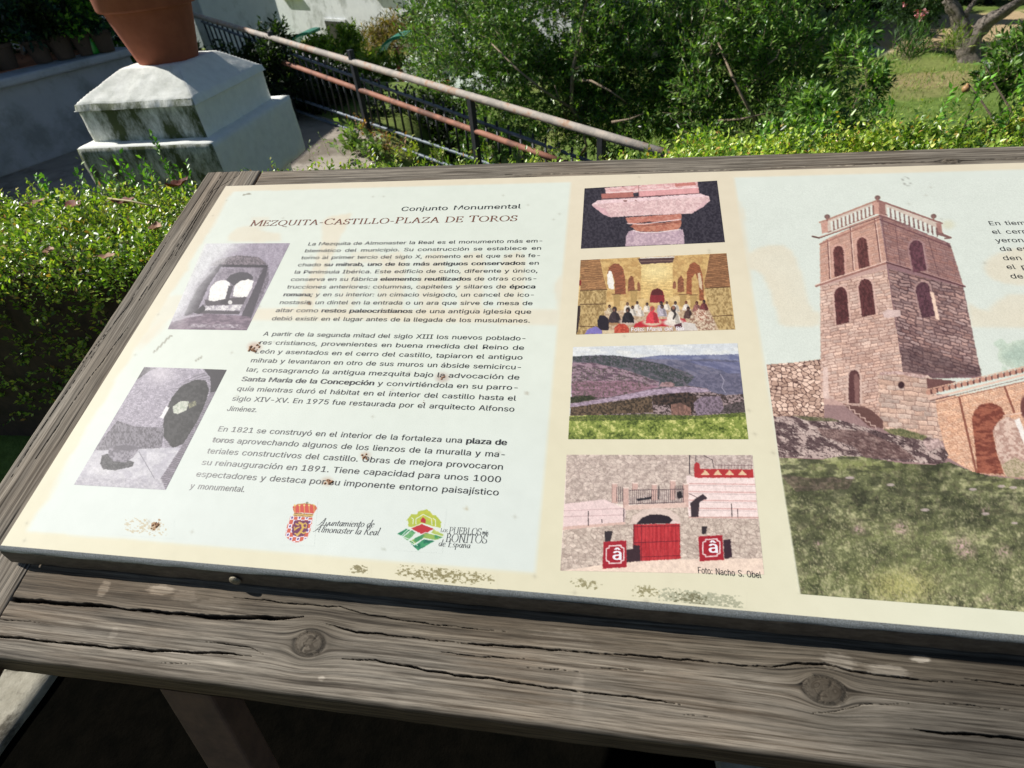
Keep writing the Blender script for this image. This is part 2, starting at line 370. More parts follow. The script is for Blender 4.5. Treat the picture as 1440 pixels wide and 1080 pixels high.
V, Fq = sweep([(PH, 0), (PH + .003, -.0006), (PH + .0058, -.0022), (PH + .0075, -.0050)], -.001, PW + .001)
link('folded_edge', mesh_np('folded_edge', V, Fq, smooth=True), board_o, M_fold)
V, Fq = sweep([(PH + .0075, -.0050), (PH + .0095, -.0085), (PH + .0150, -.031)], -.001, PW + .001, seed=3, wob=.0009)
link('tray_rim', mesh_np('tray_rim', V, Fq, smooth=True), board_o, M_rim)
V, Fq = sweep([(0, 0), (-.0015, -.001), (-.002, -.030)], -.001, PW + .001, seed=5, wob=.0002)
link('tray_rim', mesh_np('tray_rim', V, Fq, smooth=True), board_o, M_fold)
for u in (0.0, PW):
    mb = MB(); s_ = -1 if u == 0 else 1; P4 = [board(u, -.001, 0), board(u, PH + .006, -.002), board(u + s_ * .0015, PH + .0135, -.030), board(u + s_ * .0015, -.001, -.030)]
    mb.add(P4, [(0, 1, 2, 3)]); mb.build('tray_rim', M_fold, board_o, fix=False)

# ---- lettering
FONT = bpy.data.fonts.load('<builtin>')
try:                                 # Blender's own grotesque interface face, if this build carries it
    FONT = bpy.data.fonts.load(bpy.utils.system_resource('DATAFILES', path='fonts') + '/Inter.woff2')
except Exception:
    pass
_tc = bpy.data.curves.new('glyphs', 'FONT'); _to = bpy.data.objects.new('glyphs', _tc); COL.objects.link(_to)
_cache = {}
def word(wd, bold=0.0, res=2):
    k = (wd, bold, res)
    if k not in _cache:
        _tc.body = wd; _tc.size = 1; _tc.resolution_u = res; _tc.offset = bold; _tc.font = FONT
        bpy.context.view_layer.update(); dg = bpy.context.evaluated_depsgraph_get(); oe = _to.evaluated_get(dg); me = oe.to_mesh(); me.calc_loop_triangles()
        v = np.empty(len(me.vertices) * 3, np.float32); me.vertices.foreach_get('co', v)
        f = np.empty(len(me.loop_triangles) * 3, np.int32); me.loop_triangles.foreach_get('vertices', f)
        v = v.reshape(-1, 3)[:, :2].astype(float); adv = 0.0
        if len(v): adv = v[:, 0].max()
        oe.to_mesh_clear(); _cache[k] = (v, f.reshape(-1, 3), adv)
    return _cache[k]
class Text:
    def __init__(s): s.V = []; s.F = []; s.n = 0
    def put(s, v, f, ou, ov, sx, sy, shear=0.0, slope=0.0, dh=0.0):
        x = v[:, 0] + shear * v[:, 1]
        u = ou + x * sx; vv_ = ov - v[:, 1] * sy + slope * x * sx
        s.V.append(board(u, vv_, np.full(len(u), 0.00028 + dh))); s.F.append(f + s.n); s.n += len(v)
    def line(s, txt, u0, u1, v, size, just=True, bold=0.0, shear=0.0, slope=0.0, squeeze=1.0):
        """*word* is bold; words are spread between u0 and u1 when justified"""
        ws = []; bflag = False
        for tk in txt.split(' '):
            if tk.startswith('*'): bflag = True; tk = tk[1:]
            end = tk.endswith('*')
            if end: tk = tk[:-1]
            ws.append((tk, bflag))
            if end: bflag = False
        G = [word(t_, 0.0) for t_, bf in ws]
        wid = [g[2] * size * squeeze for g in G]; tot = sum(wid); gap = size * 0.34 * squeeze
        n = len(ws)
        if just is True and n > 1:
            k = (u1 - u0 - gap * (n - 1)) / tot
            k = min(k, 1.32); gap = (u1 - u0 - tot * k) / (n - 1)
        elif just == 'right': k = 1.0; u0 = u1 - tot - gap * (n - 1)
        elif just == 'fit': k = (u1 - u0) / (tot + gap * (n - 1)); gap *= k
        else: k = 1.0
        x = u0; st = u0
        for g, w_, (t_, bf) in zip(G, wid, ws):
            em = (-.032, -.016, 0, .016, .032) if bf else (-.007 - bold, .007 + bold)
            for j, e in enumerate(em):
                s.put(g[0], g[1], x + e * size, v + slope * (x - st), size * k * squeeze, size, shear, slope, j * 4e-6)
            x += w_ * k + gap
    def build(s, name, mat, parent=board_o, label=None):
        o = link(name, mesh_np(name, np.concatenate(s.V), np.concatenate(s.F)), parent, mat)
        if label: o['label'] = label
        return o
LS = 0.02008; UL, UR = 0.270, 0.7515
T1 = ["La Mezquita de Almonaster la Real es el monumento más em-", "blemático del municipio. Su construcción se establece en", "torno al primer tercio del siglo X, momento en el que se ha fe-",
      "chado *su mihrab, uno de los más antiguos conservados* en", "la Península Ibérica. Este edificio de culto, diferente y único,", "conserva en su fábrica *elementos reutilizados* de otras cons-",
      "trucciones anteriores: columnas, capiteles y sillares de *época*", "*romana;* y en su interior: un cimacio visigodo, un cancel de ico-", "nostasis, un dintel en la entrada o un ara que sirve de mesa de",
      "altar como *restos paleocristianos* de una antigua iglesia que", "debió existir en el lugar antes de la llegada de los musulmanes."]
T2 = ["A partir de la segunda mitad del siglo XIII los nuevos poblado-", "res cristianos, provenientes en buena medida del Reino de", "León y asentados en el cerro del castillo, tapiaron el antiguo",
      "mihrab y levantaron en otro de sus muros un ábside semicircu-", "lar, consagrando la antigua mezquita bajo la advocación de", "*Santa María de la Concepción* y convirtiéndola en su parro-",
      "quía mientras duró el hábitat en el interior del castillo hasta el", "siglo XIV-XV. En 1975 fue restaurada por el arquitecto Alfonso", "Jiménez."]
T3 = ["En 1821 se construyó en el interior de la fortaleza una *plaza de*", "*toros* aprovechando algunos de los lienzos de la muralla y ma-", "teriales constructivos del castillo. Obras de mejora provocaron",
      "su reinauguración en 1891. Tiene capacidad para unos 1000", "espectadores y destaca por su imponente entorno paisajístico", "y monumental."]
for Tn, v0, ur, ul in ((T1, 0.2046, 0.7525, 0.272), (T2, 0.4420, 0.745, 0.2655), (T3, 0.6415, 0.7375, 0.2625)):
    tx = Text()
    for i, l in enumerate(Tn):
        short = i == len(Tn) - 1 and Tn is not T1
        tx.line(l, ul - 0.0004 * i, ur - 0.0004 * i, v0 + i * LS, 0.0185, just=not short, squeeze=1.0, slope=-0.004 if Tn is T1 else 0.002)
    tx.build('paragraph', INK)
tx = Text()
tx.line("Conjunto Monumental", 0.4465, 0.700, 0.1022, 0.0265, just='fit', bold=0.0, slope=-0.004); tx.build('subtitle', INKB)
tx = Text()
for (x, y), l in zip(((1391, 317), (1395.6, 329), (1400.6, 341), (1406.5, 353), (1411, 366), (1416, 378.5), (1421.6, 391.7)), ("En tiem", "el cerr", "yeron", "da es", "den", "el p", "de")):
    u, v = trace(x, y); tx.line(l, u, u, v, 0.021, just=False, squeeze=1.08)
tx.build('paragraph', INK)
tx = Text(); u0, v0 = trace(981, 806); u1, _ = trace(1070, 809)
tx.line("Foto: Nacho S. Obel", u0, u1, v0, 0.0155, just='fit'); tx.build('photo_credit', INK)
tx = Text(); u0, v0 = trace(887, 466); u1, v1 = trace(962, 464.5)
tx.line("Foto: María del Río", u0, u1, v0, 0.0155, just='fit', slope=(v1 - v0) / (u1 - u0)); tx.build('photo_credit', INKW)

# pen lettering: a broad nib dragged along skeleton strokes (roman capitals, chancery hand)
def arc(cx, cy, rx, ry, a0, a1, n=10):
    return [(cx + rx * math.cos(RAD(a0 + (a1 - a0) * i / n)), cy + ry * math.sin(RAD(a0 + (a1 - a0) * i / n))) for i in range(n + 1)]
def sf(x, y, wd=.13): return [(x - wd, y), (x + wd, y)]
CAPS = {
 'M': (1.02, [[(.14, 0), (.18, 1)], [(.16, 1), (.50, .05)], [(.50, .05), (.86, 1)], [(.88, 1), (.92, 0)], sf(.14, 0, .1), sf(.92, 0, .11), sf(.12, 1, .07), sf(.92, 1, .07)]),
 'E': (.62, [[(.14, 0), (.14, 1)], [(.04, 1), (.54, 1), (.55, .82)], [(.14, .52), (.44, .52)], [(.04, 0), (.56, 0), (.59, .2)], [(.44, .62), (.44, .42)]]),
 'Z': (.70, [[(.08, .8), (.1, 1), (.62, 1)], [(.62, 1), (.07, 0)], [(.07, 0), (.62, 0), (.65, .22)]]),
 'Q': (.86, [arc(.42, .5, .36, .5, 0, 360, 20), [(.45, .02), (.65, -.18), (.95, -.24)]]),
 'U': (.82, [[(.16, 1), (.16, .35)] + arc(.42, .33, .26, .33, 180, 360, 10) + [(.68, 1)], sf(.16, 1), sf(.68, 1, .1)]),
 'I': (.38, [[(.19, 0), (.19, 1)], sf(.19, 0), sf(.19, 1)]),
 'T': (.70, [[(.35, 0), (.35, 1)], [(.04, .8), (.05, 1), (.65, 1), (.66, .8)], sf(.35, 0)]),
 'A': (.78, [[(.10, 0), (.38, 1)], [(.38, 1), (.68, 0)], [(.2, .35), (.58, .35)], sf(.1, 0, .1), sf(.68, 0, .12)]),
 '-': (.42, [[(.08, .36), (.34, .36)], [(.08, .39), (.34, .39)]]),
 'C': (.78, [arc(.44, .5, .38, .5, 48, 312, 16), [(.70, 1), (.70, .76)], [(.72, .22), (.69, .12)]]),
 'S': (.58, [arc(.29, .74, .19, .25, 30, 230, 9) + [(.35, .48)] + arc(.29, .26, .22, .26, 60, -150, 9), [(.48, .98), (.48, .76)], [(.06, .28), (.06, .03)]]),
 'L': (.64, [[(.16, 0), (.16, 1)], sf(.16, 1), [(.04, 0), (.56, 0), (.6, .24)]]),
 'O': (.86, [arc(.43, .5, .36, .5, 0, 360, 20)]),
 'P': (.64, [[(.16, 0), (.16, 1)], [(.04, 1), (.32, 1)] + arc(.33, .74, .24, .26, 90, -90, 9) + [(.16, .48)], sf(.16, 0)]),
 'D': (.84, [[(.16, 0), (.16, 1)], [(.04, 1), (.36, 1)] + arc(.36, .5, .40, .5, 90, -90, 12) + [(.04, 0)]]),
 'R': (.74, [[(.16, 0), (.16, 1)], [(.04, 1), (.32, 1)] + arc(.33, .76, .22, .24, 90, -90, 9) + [(.16, .52)], [(.34, .52), (.66, .02), (.76, 0)], sf(.16, 0)]),
 'B': (.66, [[(.16, 0), (.16, 1)], [(.04, 1), (.3, 1)] + arc(.31, .77, .2, .23, 90, -90, 9) + [(.16, .54)], [(.3, .54)] + arc(.33, .27, .24, .27, 90, -90, 9) + [(.04, 0)]]),
 'N': (.84, [[(.16, 0), (.16, 1)], [(.14, 1), (.68, 0)], [(.68, 0), (.68, 1)], sf(.16, 0, .1), sf(.68, 1, .1)]),
 ' ': (.34, []),
}
LOW = {   # chancery minuscules, x-height .5
 'a': (.44, [[(.36, .5), (.2, .5)] + arc(.2, .25, .14, .25, 90, 290, 8) + [(.36, .4)], [(.38, .5), (.34, .08), (.42, .02)]]),
 'y': (.42, [[(.06, .48), (.1, .12), (.2, .02), (.34, .3)], [(.38, .5), (.3, -.1), (.1, -.34), (.0, -.28)]]),
 'u': (.45, [[(.06, .48), (.08, .12), (.18, .02), (.34, .3)], [(.38, .5), (.35, .06), (.44, .04)]]),
 'n': (.45, [[(.06, .46), (.1, .5), (.08, 0)], [(.09, .3), (.24, .5), (.34, .46), (.34, .06), (.42, .03)]]),
 'm': (.68, [[(.06, .46), (.1, .5), (.08, 0)], [(.09, .3), (.22, .5), (.31, .46), (.31, 0)], [(.32, .3), (.46, .5), (.56, .46), (.56, .06), (.64, .03)]]),
 't': (.28, [[(.14, .7), (.1, .1), (.2, .02), (.28, .08)], [(.0, .5), (.28, .5)]]),
 'i': (.22, [[(.06, .46), (.11, .5), (.09, .06), (.18, .03)], [(.11, .68), (.13, .72)]]),
 'e': (.38, [[(.1, .24), (.3, .32), (.3, .46), (.2, .5)] + arc(.2, .25, .14, .25, 100, 290, 8) + [(.36, .1)]]),
 'o': (.42, [arc(.2, .25, .16, .25, 80, 440, 14)]),
 'd': (.46, [[(.36, .5), (.2, .5)] + arc(.2, .25, .14, .25, 90, 290, 8) + [(.36, .4)], [(.44, .98), (.40, .5), (.34, .08), (.44, .02)]]),
 'l': (.24, [[(.02, .9), (.14, 1), (.1, .08), (.22, .03)]]),
 's': (.34, [[(.3, .46), (.2, .5), (.1, .42), (.14, .3), (.28, .18), (.24, .04), (.1, 0), (.02, .06)]]),
 'r': (.32, [[(.06, .46), (.1, .5), (.08, 0)], [(.09, .3), (.22, .5), (.32, .48)]]),
 'A': (.74, [[(-.1, .02), (.1, .1), (.52, 1)], [(.52, 1), (.5, .06), (.64, .0)], [(.2, .36), (.56, .36)], [(.52, 1), (.38, .95)]]),
 'R': (.66, [[(.22, 1), (.14, 0)], [(.08, .9), (.4, 1), (.52, .84), (.42, .6), (.2, .52)], [(.28, .52), (.5, .06), (.68, .0)]]),
 'E': (.54, [[(.2, 1), (.14, 0)], [(.1, 1), (.48, 1)], [(.16, .52), (.4, .52)], [(.04, 0), (.46, 0)]]),
 'p': (.44, [[(.06, .46), (.1, .5), (.06, -.34)], [(.09, .36), (.24, .5), (.36, .38), (.3, .06), (.12, .02)]]),
 'ñ': (.45, [[(.06, .46), (.1, .5), (.08, 0)], [(.09, .3), (.24, .5), (.34, .46), (.34, .06), (.42, .03)], [(.1, .68), (.18, .74), (.26, .68), (.34, .74)]]),
 'á': (.44, [[(.36, .5), (.2, .5)] + arc(.2, .25, .14, .25, 90, 290, 8) + [(.36, .4)], [(.38, .5), (.34, .08), (.42, .02)], [(.24, .62), (.34, .76)]]),
 ' ': (.26, []),
}
class Pen(Text):
    def __init__(s): super().__init__(); s.k = 0
    def stroke(s, pts, fx, nib, tmin):
        for (x0, y0), (x1, y1) in zip(pts[:-1], pts[1:]):
            dx, dy = x1 - x0, y1 - y0; L = math.hypot(dx, dy) + 1e-9; px_, py_ = -dy / L, dx / L
            k = nib[0] * px_ + nib[1] * py_; sg = 1 if k >= 0 else -1
            ox, oy = nib[0] * sg + px_ * tmin, nib[1] * sg + py_ * tmin; ex, ey = dx / L * tmin * .4, dy / L * tmin * .4
            q = [(x0 - ox - ex, y0 - oy - ey), (x1 - ox + ex, y1 - oy + ey), (x1 + ox + ex, y1 + oy + ey), (x0 + ox - ex, y0 + oy - ey)]
            uv = [fx(a, b_) for a, b_ in q]; s.k += 1
            s.V.append(board(np.array([a for a, _ in uv]), np.array([b_ for _, b_ in uv]), np.full(4, 0.00028 + (s.k % 40) * 3e-6)))
            s.F.append(np.array([[0, 1, 2], [0, 2, 3]]) + s.n); s.n += 4
    def write(s, txt, u0, v0, u1, v1, cap, font, small=1.0, shear=0.0, nib=(.055, .012), tmin=.022, track=0.0, big=None):
        """baseline from (u0,v0) to (u1,v1); small caps: lower case letters drawn as capitals * small"""
        adv = 0; items = []
        for i, ch in enumerate(txt):
            k = 1.0; g = ch
            if font is CAPS and ch.islower(): g = ch.upper(); k = small
            if font is CAPS and ch == '-': k = small
            items.append((g, k, adv)); adv += (font[g][0] + track) * k
        sc = (u1 - u0) / adv; sl_ = (v1 - v0) / (u1 - u0)
        for g, k, a in items:
            for st in font[g][1]:
                s.stroke(st, lambda x, y: (u0 + (a + x * k) * sc + shear * y * k * cap, v0 + sl_ * (a + x * k) * sc - y * k * cap), nib, tmin)
pn = Pen()
pn.write("Mezquita-Castillo-Plaza de Toros", .1165, .1415, .6985, .1395, .0185, CAPS, small=.90, shear=.02, nib=(.040, .010), tmin=.014, track=.05)
pn.build('title', INKT)
pn = Pen()
a_ = [trace(*p) for p in ((447, 739), (525, 741.5), (441, 748), (532, 753))]
pn.write("Ayuntamiento de", *a_[0], *a_[1], .0112, LOW, shear=.18, nib=(.022, .014), tmin=.010)
pn.write("Almonaster la Real", *a_[2], *a_[3], .0112, LOW, shear=.18, nib=(.022, .014), tmin=.010)
pn.build('council_name', INKB)
pn = Pen()
a_ = [trace(*zG(p)[0]) for p in ((885, 232), (1035, 238), (870, 268), (1062, 276), (838, 288), (985, 298), (848, 222), (880, 224), (1040, 234), (1068, 236))]
pn.write("PUEBLOS", *a_[0], *a_[1], .0098, CAPS, nib=(.026, .005), tmin=.008)
pn.write("BONITOS", *a_[2], *a_[3], .0118, CAPS, nib=(.026, .005), tmin=.008)
pn.write("de España", *a_[4], *a_[5], .0098, LOW, nib=(.022, .006), tmin=.008)
pn.write("Los", *a_[6], *a_[7], .005, CAPS, small=.8, nib=(.03, .01), tmin=.012); pn.write("más", *a_[8], *a_[9], .008, LOW, nib=(.03, .01), tmin=.012)
pn.build('village_logo_lettering', INK)

# ---- printed photographs
def finish(c, sat=.86, amp=.17):
    c.img = c.img * np.array([1.035, 1.01, .97])
    g = c.img.mean(-1, keepdims=True); c.img = g + (c.img - g) * sat
    n = fbm(c.X * .8, c.Y * .8, 91, 3) - .5; n3 = fbm(c.X * .25, c.Y * .25, 93, 3) - .5
    c.img = c.img * (1 + amp * .9 * n + amp * .7 * n3)[..., None]
def photo(name, quad, step, paint, label, h=0.00014, tone=True):
    c = Canvas(quad, step, h); paint(c)
    if tone: finish(c)
    c.speck(4); return c.build(name, M_print, board_o, label)
def brickrows(c, m, base, dark, per, skew, seed, al=1.0, wob=0.6):
    y = c.Y + skew * c.X + wob * (vnoise(c.X * .12, c.Y * .12, seed) - .5) * 4
    r = np.floor(y / per); f = y / per - r
    g = sstep(.0, .25, f) * (1 - sstep(.8, 1, f)); n = _h(r, np.floor(c.X / (per * 3) + r * .37), seed)
    col = np.asarray(base, float) * (1 + .22 * (n - .5))[..., None] * (.9 + .2 * fbm(c.X * .6, c.Y * .6, seed + 2))[..., None]
    col = col * g[..., None] + np.asarray(dark, float) * (1 - g[..., None]); mm = (m * al)[..., None]; c.img = c.img * (1 - mm) + col * mm

def p_capital(c):
    c.tex(inv_all(c), (42, 38, 50), (62, 58, 70), .5, .5, 3)
    m = c.tex(zP((292, 142), (560, 120), (835, 104), (838, 150), (560, 165), (300, 178)), (214, 160, 162), (232, 196, 198), .25, .5, 5)
    c.poly(zP((270, 177), (458, 166), (462, 192), (440, 200), (275, 206)), (178, 108, 100)); c.poly(zP((490, 160), (842, 142), (843, 174), (495, 196)), (222, 158, 162))
    c.poly(zP((700, 118), (820, 108), (824, 126), (705, 134)), (196, 120, 112)); c.line(zP((300, 170), (560, 155), (840, 138)), 1.0, (235, 215, 215)); c.line(zP((275, 206), (560, 190), (842, 174)), .9, (120, 80, 84))
    c.line(zP((490, 130), (492, 192)), .8, (150, 100, 100))
    m = c.tex(zP((214, 243), (250, 216), (300, 210), (560, 196), (850, 176), (903, 192), (908, 215), (870, 250), (800, 292), (560, 302), (330, 313), (290, 300)), (230, 198, 200), (208, 172, 176), .35, .5, 9)
    c.tex(zP((214, 243), (250, 216), (560, 196), (850, 176), (903, 192), (560, 215), (250, 235)), (236, 208, 214), (224, 192, 200), .4, .6, 12)
    c.poly(zP((214, 243), (290, 262), (330, 313), (290, 300)), (206, 160, 172), .7); c.poly(zP((908, 205), (860, 235), (800, 292), (870, 250)), (212, 170, 180), .7)
    c.ell(*zP((412, 218))[0], 3, 1, (120, 70, 60)); c.line(zP((470, 214), (480, 218)), 1, (140, 90, 80))
    c.tex(zP((412, 316), (560, 305), (738, 294), (742, 318), (725, 335), (560, 340), (430, 352)), (188, 112, 96), (204, 136, 120), .3, .5, 15)
    c.tex(zP((445, 368), (460, 352), (640, 346), (738, 330), (740, 362), (720, 388), (590, 398), (480, 396)), (178, 104, 84), (200, 132, 108), .3, .5, 17)
    c.line(zP((425, 350), (520, 354), (600, 342), (735, 326)), 1.3, (232, 200, 200)); c.line(zP((440, 366), (560, 362), (735, 340)), .8, (120, 66, 58))
    c.tex(zP((414, 483), (416, 430), (430, 396), (460, 388), (500, 402), (600, 402), (720, 388), (748, 386), (756, 420), (757, 470)), (200, 174, 188), (176, 150, 168), .4, .5, 19)
    c.line(zP((460, 390), (500, 402), (600, 402), (735, 384)), 1.2, (238, 220, 224))
def sheet_colour(c):
    a = np.clip(c.u / PW * (nx - 1), 0, nx - 1.001); b = np.clip(c.v / PH * (ny - 1), 0, ny - 1.001); i = a.astype(int); j = b.astype(int); fa = (a - i)[..., None]; fb = (b - j)[..., None]
    return (B.img[j, i] * (1 - fa) + B.img[j, i + 1] * fa) * (1 - fb) + (B.img[j + 1, i] * (1 - fa) + B.img[j + 1, i + 1] * fa) * fb
def inv_all(c): return np.ones(c.X.shape)

def p_interior(c):
    c.tex(inv_all(c), (196, 160, 100), (222, 190, 128), .12, .15, 3)
    m = inpoly(c.X, c.Y, zP((490, 590), (560, 592), (690, 578), (692, 780), (505, 790))).astype(float); brickrows(c, m, (218, 186, 118), (196, 160, 96), 2.3, .03, 5)
    c.ell(*zP((590, 625))[0], 24, 14, (238, 222, 160), .75, .9)
    c.poly(zP((482, 555), (560, 548), (700, 540), (690, 578), (560, 585), (505, 590)), (86, 62, 62)); c.line(zP((500, 552), (700, 545)), 1.6, (236, 232, 224)); c.line(zP((495, 572), (690, 566)), .8, (140, 110, 96))
    # side walls, lighter voussoirs
    c.tex(zP((265, 560), (480, 552), (505, 600), (505, 790), (420, 800), (300, 810), (300, 700)), (214, 178, 112), (190, 150, 90), .2, .3, 8)
    c.tex(zP((700, 542), (905, 530), (880, 640), (870, 800), (760, 790), (690, 760), (690, 590)), (212, 176, 110), (188, 148, 90), .2, .3, 9)
    for pts, col in (((( 308, 640), (318, 605), (345, 584), (375, 586), (400, 615), (412, 680), (415, 762), (352, 765), (350, 680), (335, 640), (312, 650)), (142, 82, 56)),
                     (((428, 745), (430, 680), (446, 652), (462, 668), (468, 740)), (140, 84, 60)), (((482, 742), (484, 700), (492, 690), (500, 715), (500, 745)), (150, 95, 66)),
                     (((770, 760), (772, 640), (790, 590), (815, 576), (845, 595), (862, 650), (868, 700), (872, 800), (845, 800), (842, 690), (820, 640), (800, 670), (800, 765)), (150, 86, 56)),
                     (((718, 750), (720, 680), (738, 652), (752, 675), (756, 750)), (140, 86, 60)), (((690, 730), (692, 695), (702, 684), (708, 700), (708, 730)), (144, 90, 66))):
        m = c.poly(zP(*pts), col); brickrows(c, m, np.array(col) * 1.1, np.array(col) * .62, 1.6, 0, 3, .8)
    c.poly(zP((308, 650), (318, 628), (332, 630), (346, 690), (346, 735), (318, 730), (308, 700)), (232, 230, 226)); c.poly(zP((835, 640), (850, 640), (862, 700), (860, 740), (845, 720)), (214, 190, 160))
    m = inpoly(c.X, c.Y, zP((148, 562), (265, 558), (280, 640), (305, 735), (150, 742))).astype(float); brickrows(c, m, (168, 122, 78), (100, 62, 40), 2.4, -.02, 6)
    m = inpoly(c.X, c.Y, zP((905, 530), (1003, 523), (1020, 640), (1025, 720), (880, 728), (872, 700), (890, 620))).astype(float); brickrows(c, m, (160, 112, 74), (92, 56, 38), 2.4, .08, 7)
    c.tex(zP((148, 742), (305, 738), (300, 830), (290, 880), (280, 995), (124, 1000), (135, 850)), (196, 168, 112), (150, 122, 74), .45, .35, 8)
    c.tex(zP((875, 728), (1025, 720), (1040, 880), (1056, 972), (930, 972), (900, 850)), (198, 170, 114), (154, 126, 78), .45, .35, 9)
    for a in (((150, 742), (305, 736)), ((150, 822), (295, 820)), ((876, 728), (1025, 720)), ((905, 893), (1036, 886)), ((146, 950), (280, 955))): c.line(zP(*a), 1.1, (84, 58, 36))
    c.poly(zP((124, 830), (152, 830), (140, 960), (126, 1000)), (56, 44, 44)); c.poly(zP((142, 680), (156, 680), (152, 710), (142, 710)), (140, 40, 36))
    c.poly(zP((556, 812), (558, 770), (568, 740), (600, 728), (628, 740), (640, 772), (642, 812)), (142, 44, 50)); c.poly(zP((568, 740), (600, 728), (628, 740), (632, 768), (562, 768)), (96, 40, 42))
    for x, k in ((352, 764), (452, 742), (740, 765), (800, 768)): c.poly(zP((x - 10, k), (x + 30, k), (x + 28, k + 70), (x - 6, k + 70)), (178, 146, 88)); c.line(zP((x - 16, k), (x + 34, k - 2)), 1, (110, 76, 50))
    # floor, rug, seated crowd
    c.tex(zP((290, 860), (900, 850), (960, 975), (300, 998)), (204, 180, 150), (176, 146, 116), .4, .4, 6)
    c.poly(zP((470, 935), (520, 915), (700, 905), (770, 925), (720, 948), (460, 957)), (196, 40, 52)); c.poly(zP((640, 900), (760, 905), (770, 925), (700, 915)), (186, 60, 66))
    def person(x, y, s, body, head, skirt=None):
        X, Y = zP((x, y))[0]; s = s / 4.153
        if skirt is not None: c.ell(X, Y + s * 1.1, s * 1.35, s * .5, skirt)
        j_ = .8 + .4 * (((x * 7 + y * 3) % 10) / 10); bd = np.array(body, float)
        c.poly([(X - s * .95, Y + s * 1.25), (X - s * .8, Y + s * .35), (X - s * .55 * j_, Y - s * .25), (X - s * .15, Y - s * .42), (X + s * .2, Y - s * .40), (X + s * .55, Y - s * .18 * j_), (X + s * .85, Y + s * .45), (X + s * 1.0, Y + s * 1.25)], bd)
        c.poly([(X + s * .1, Y - s * .3), (X + s * .55, Y - s * .1), (X + s * .9, Y + s * 1.2), (X + s * .25, Y + s * 1.2)], bd * .72, .8); c.line([(X - s * .5, Y + s * .1), (X - s * .2, Y + s * .8), (X + s * .4, Y + s * .9)], .7, np.minimum(bd * 1.25 + 10, 250), .7)
        c.ell(X, Y - s * .70, s * .34, s * .42, head); c.ell(X - s * .08, Y - s * .60, s * .15, s * .2, (150, 104, 84), .7)
    LT = (228, 216, 200)
    for x, y, s, b_, h_ in ((482, 830, 24, (222, 214, 204), (60, 44, 40)), (540, 838, 24, LT, (52, 40, 40)), (622, 835, 28, (170, 160, 175), (48, 38, 44)), (655, 828, 22, LT, (90, 66, 56)), (705, 832, 26, (230, 222, 212), (50, 40, 42)),
                         (768, 828, 24, (224, 214, 204), (110, 60, 40)), (830, 832, 26, (150, 96, 90), (80, 40, 36)), (872, 825, 26, (120, 60, 60), (40, 30, 36)), (425, 838, 26, LT, (96, 72, 58)), (455, 858, 26, (214, 206, 196), (60, 46, 42)), (320, 850, 24, (200, 180, 150), (60, 40, 36)), (780, 868, 30, (86, 62, 58), (60, 40, 40)), (500, 862, 24, (220, 210, 200), (220, 210, 200))): person(x, y, s, b_, h_)
    person(350, 880, 40, (62, 50, 56), (58, 44, 46), (170, 130, 90)); person(428, 882, 38, (44, 40, 46), (50, 40, 42), (198, 176, 164)); person(628, 856, 30, (176, 168, 184), (60, 46, 48))
    person(570, 880, 42, (222, 58, 72), (214, 60, 70), (212, 186, 160)); c.ell(*zP((572, 845))[0], 2.2, 2.6, (150, 84, 70))
    person(694, 880, 44, (222, 214, 204), (54, 48, 48), (216, 204, 196)); c.line(zP((690, 850), (706, 880), (694, 905)), 3, (58, 52, 52)); c.ell(*zP((694, 842))[0], 2.2, 2.6, (150, 100, 80))
    c.tex(zP((800, 880), (840, 850), (890, 860), (930, 910), (940, 972), (760, 975), (740, 950), (780, 925)), (214, 196, 172), (150, 112, 92), .7, .7, 21); c.tex(zP((812, 876), (835, 848), (880, 858), (892, 900), (860, 925), (825, 912)), (226, 206, 184), (160, 104, 84), .9, .9, 22)
    c.poly(zP((700, 945), (760, 925), (820, 935), (835, 975), (720, 978)), (206, 200, 196)); c.poly(zP((698, 940), (740, 930), (745, 955), (705, 960)), (90, 50, 60))
    c.poly(zP((250, 915), (262, 888), (290, 885), (312, 905), (318, 960), (310, 980), (262, 970), (250, 945)), (40, 34, 44)); c.poly(zP((175, 996), (190, 970), (240, 950), (275, 975), (280, 994)), (122, 112, 190))
    c.tex(zP((345, 990), (350, 955), (375, 935), (415, 938), (434, 965), (434, 988)), (214, 92, 66), (180, 60, 44), .5, .5, 3); c.poly(zP((280, 975), (345, 975), (345, 992), (280, 994)), (216, 196, 160))

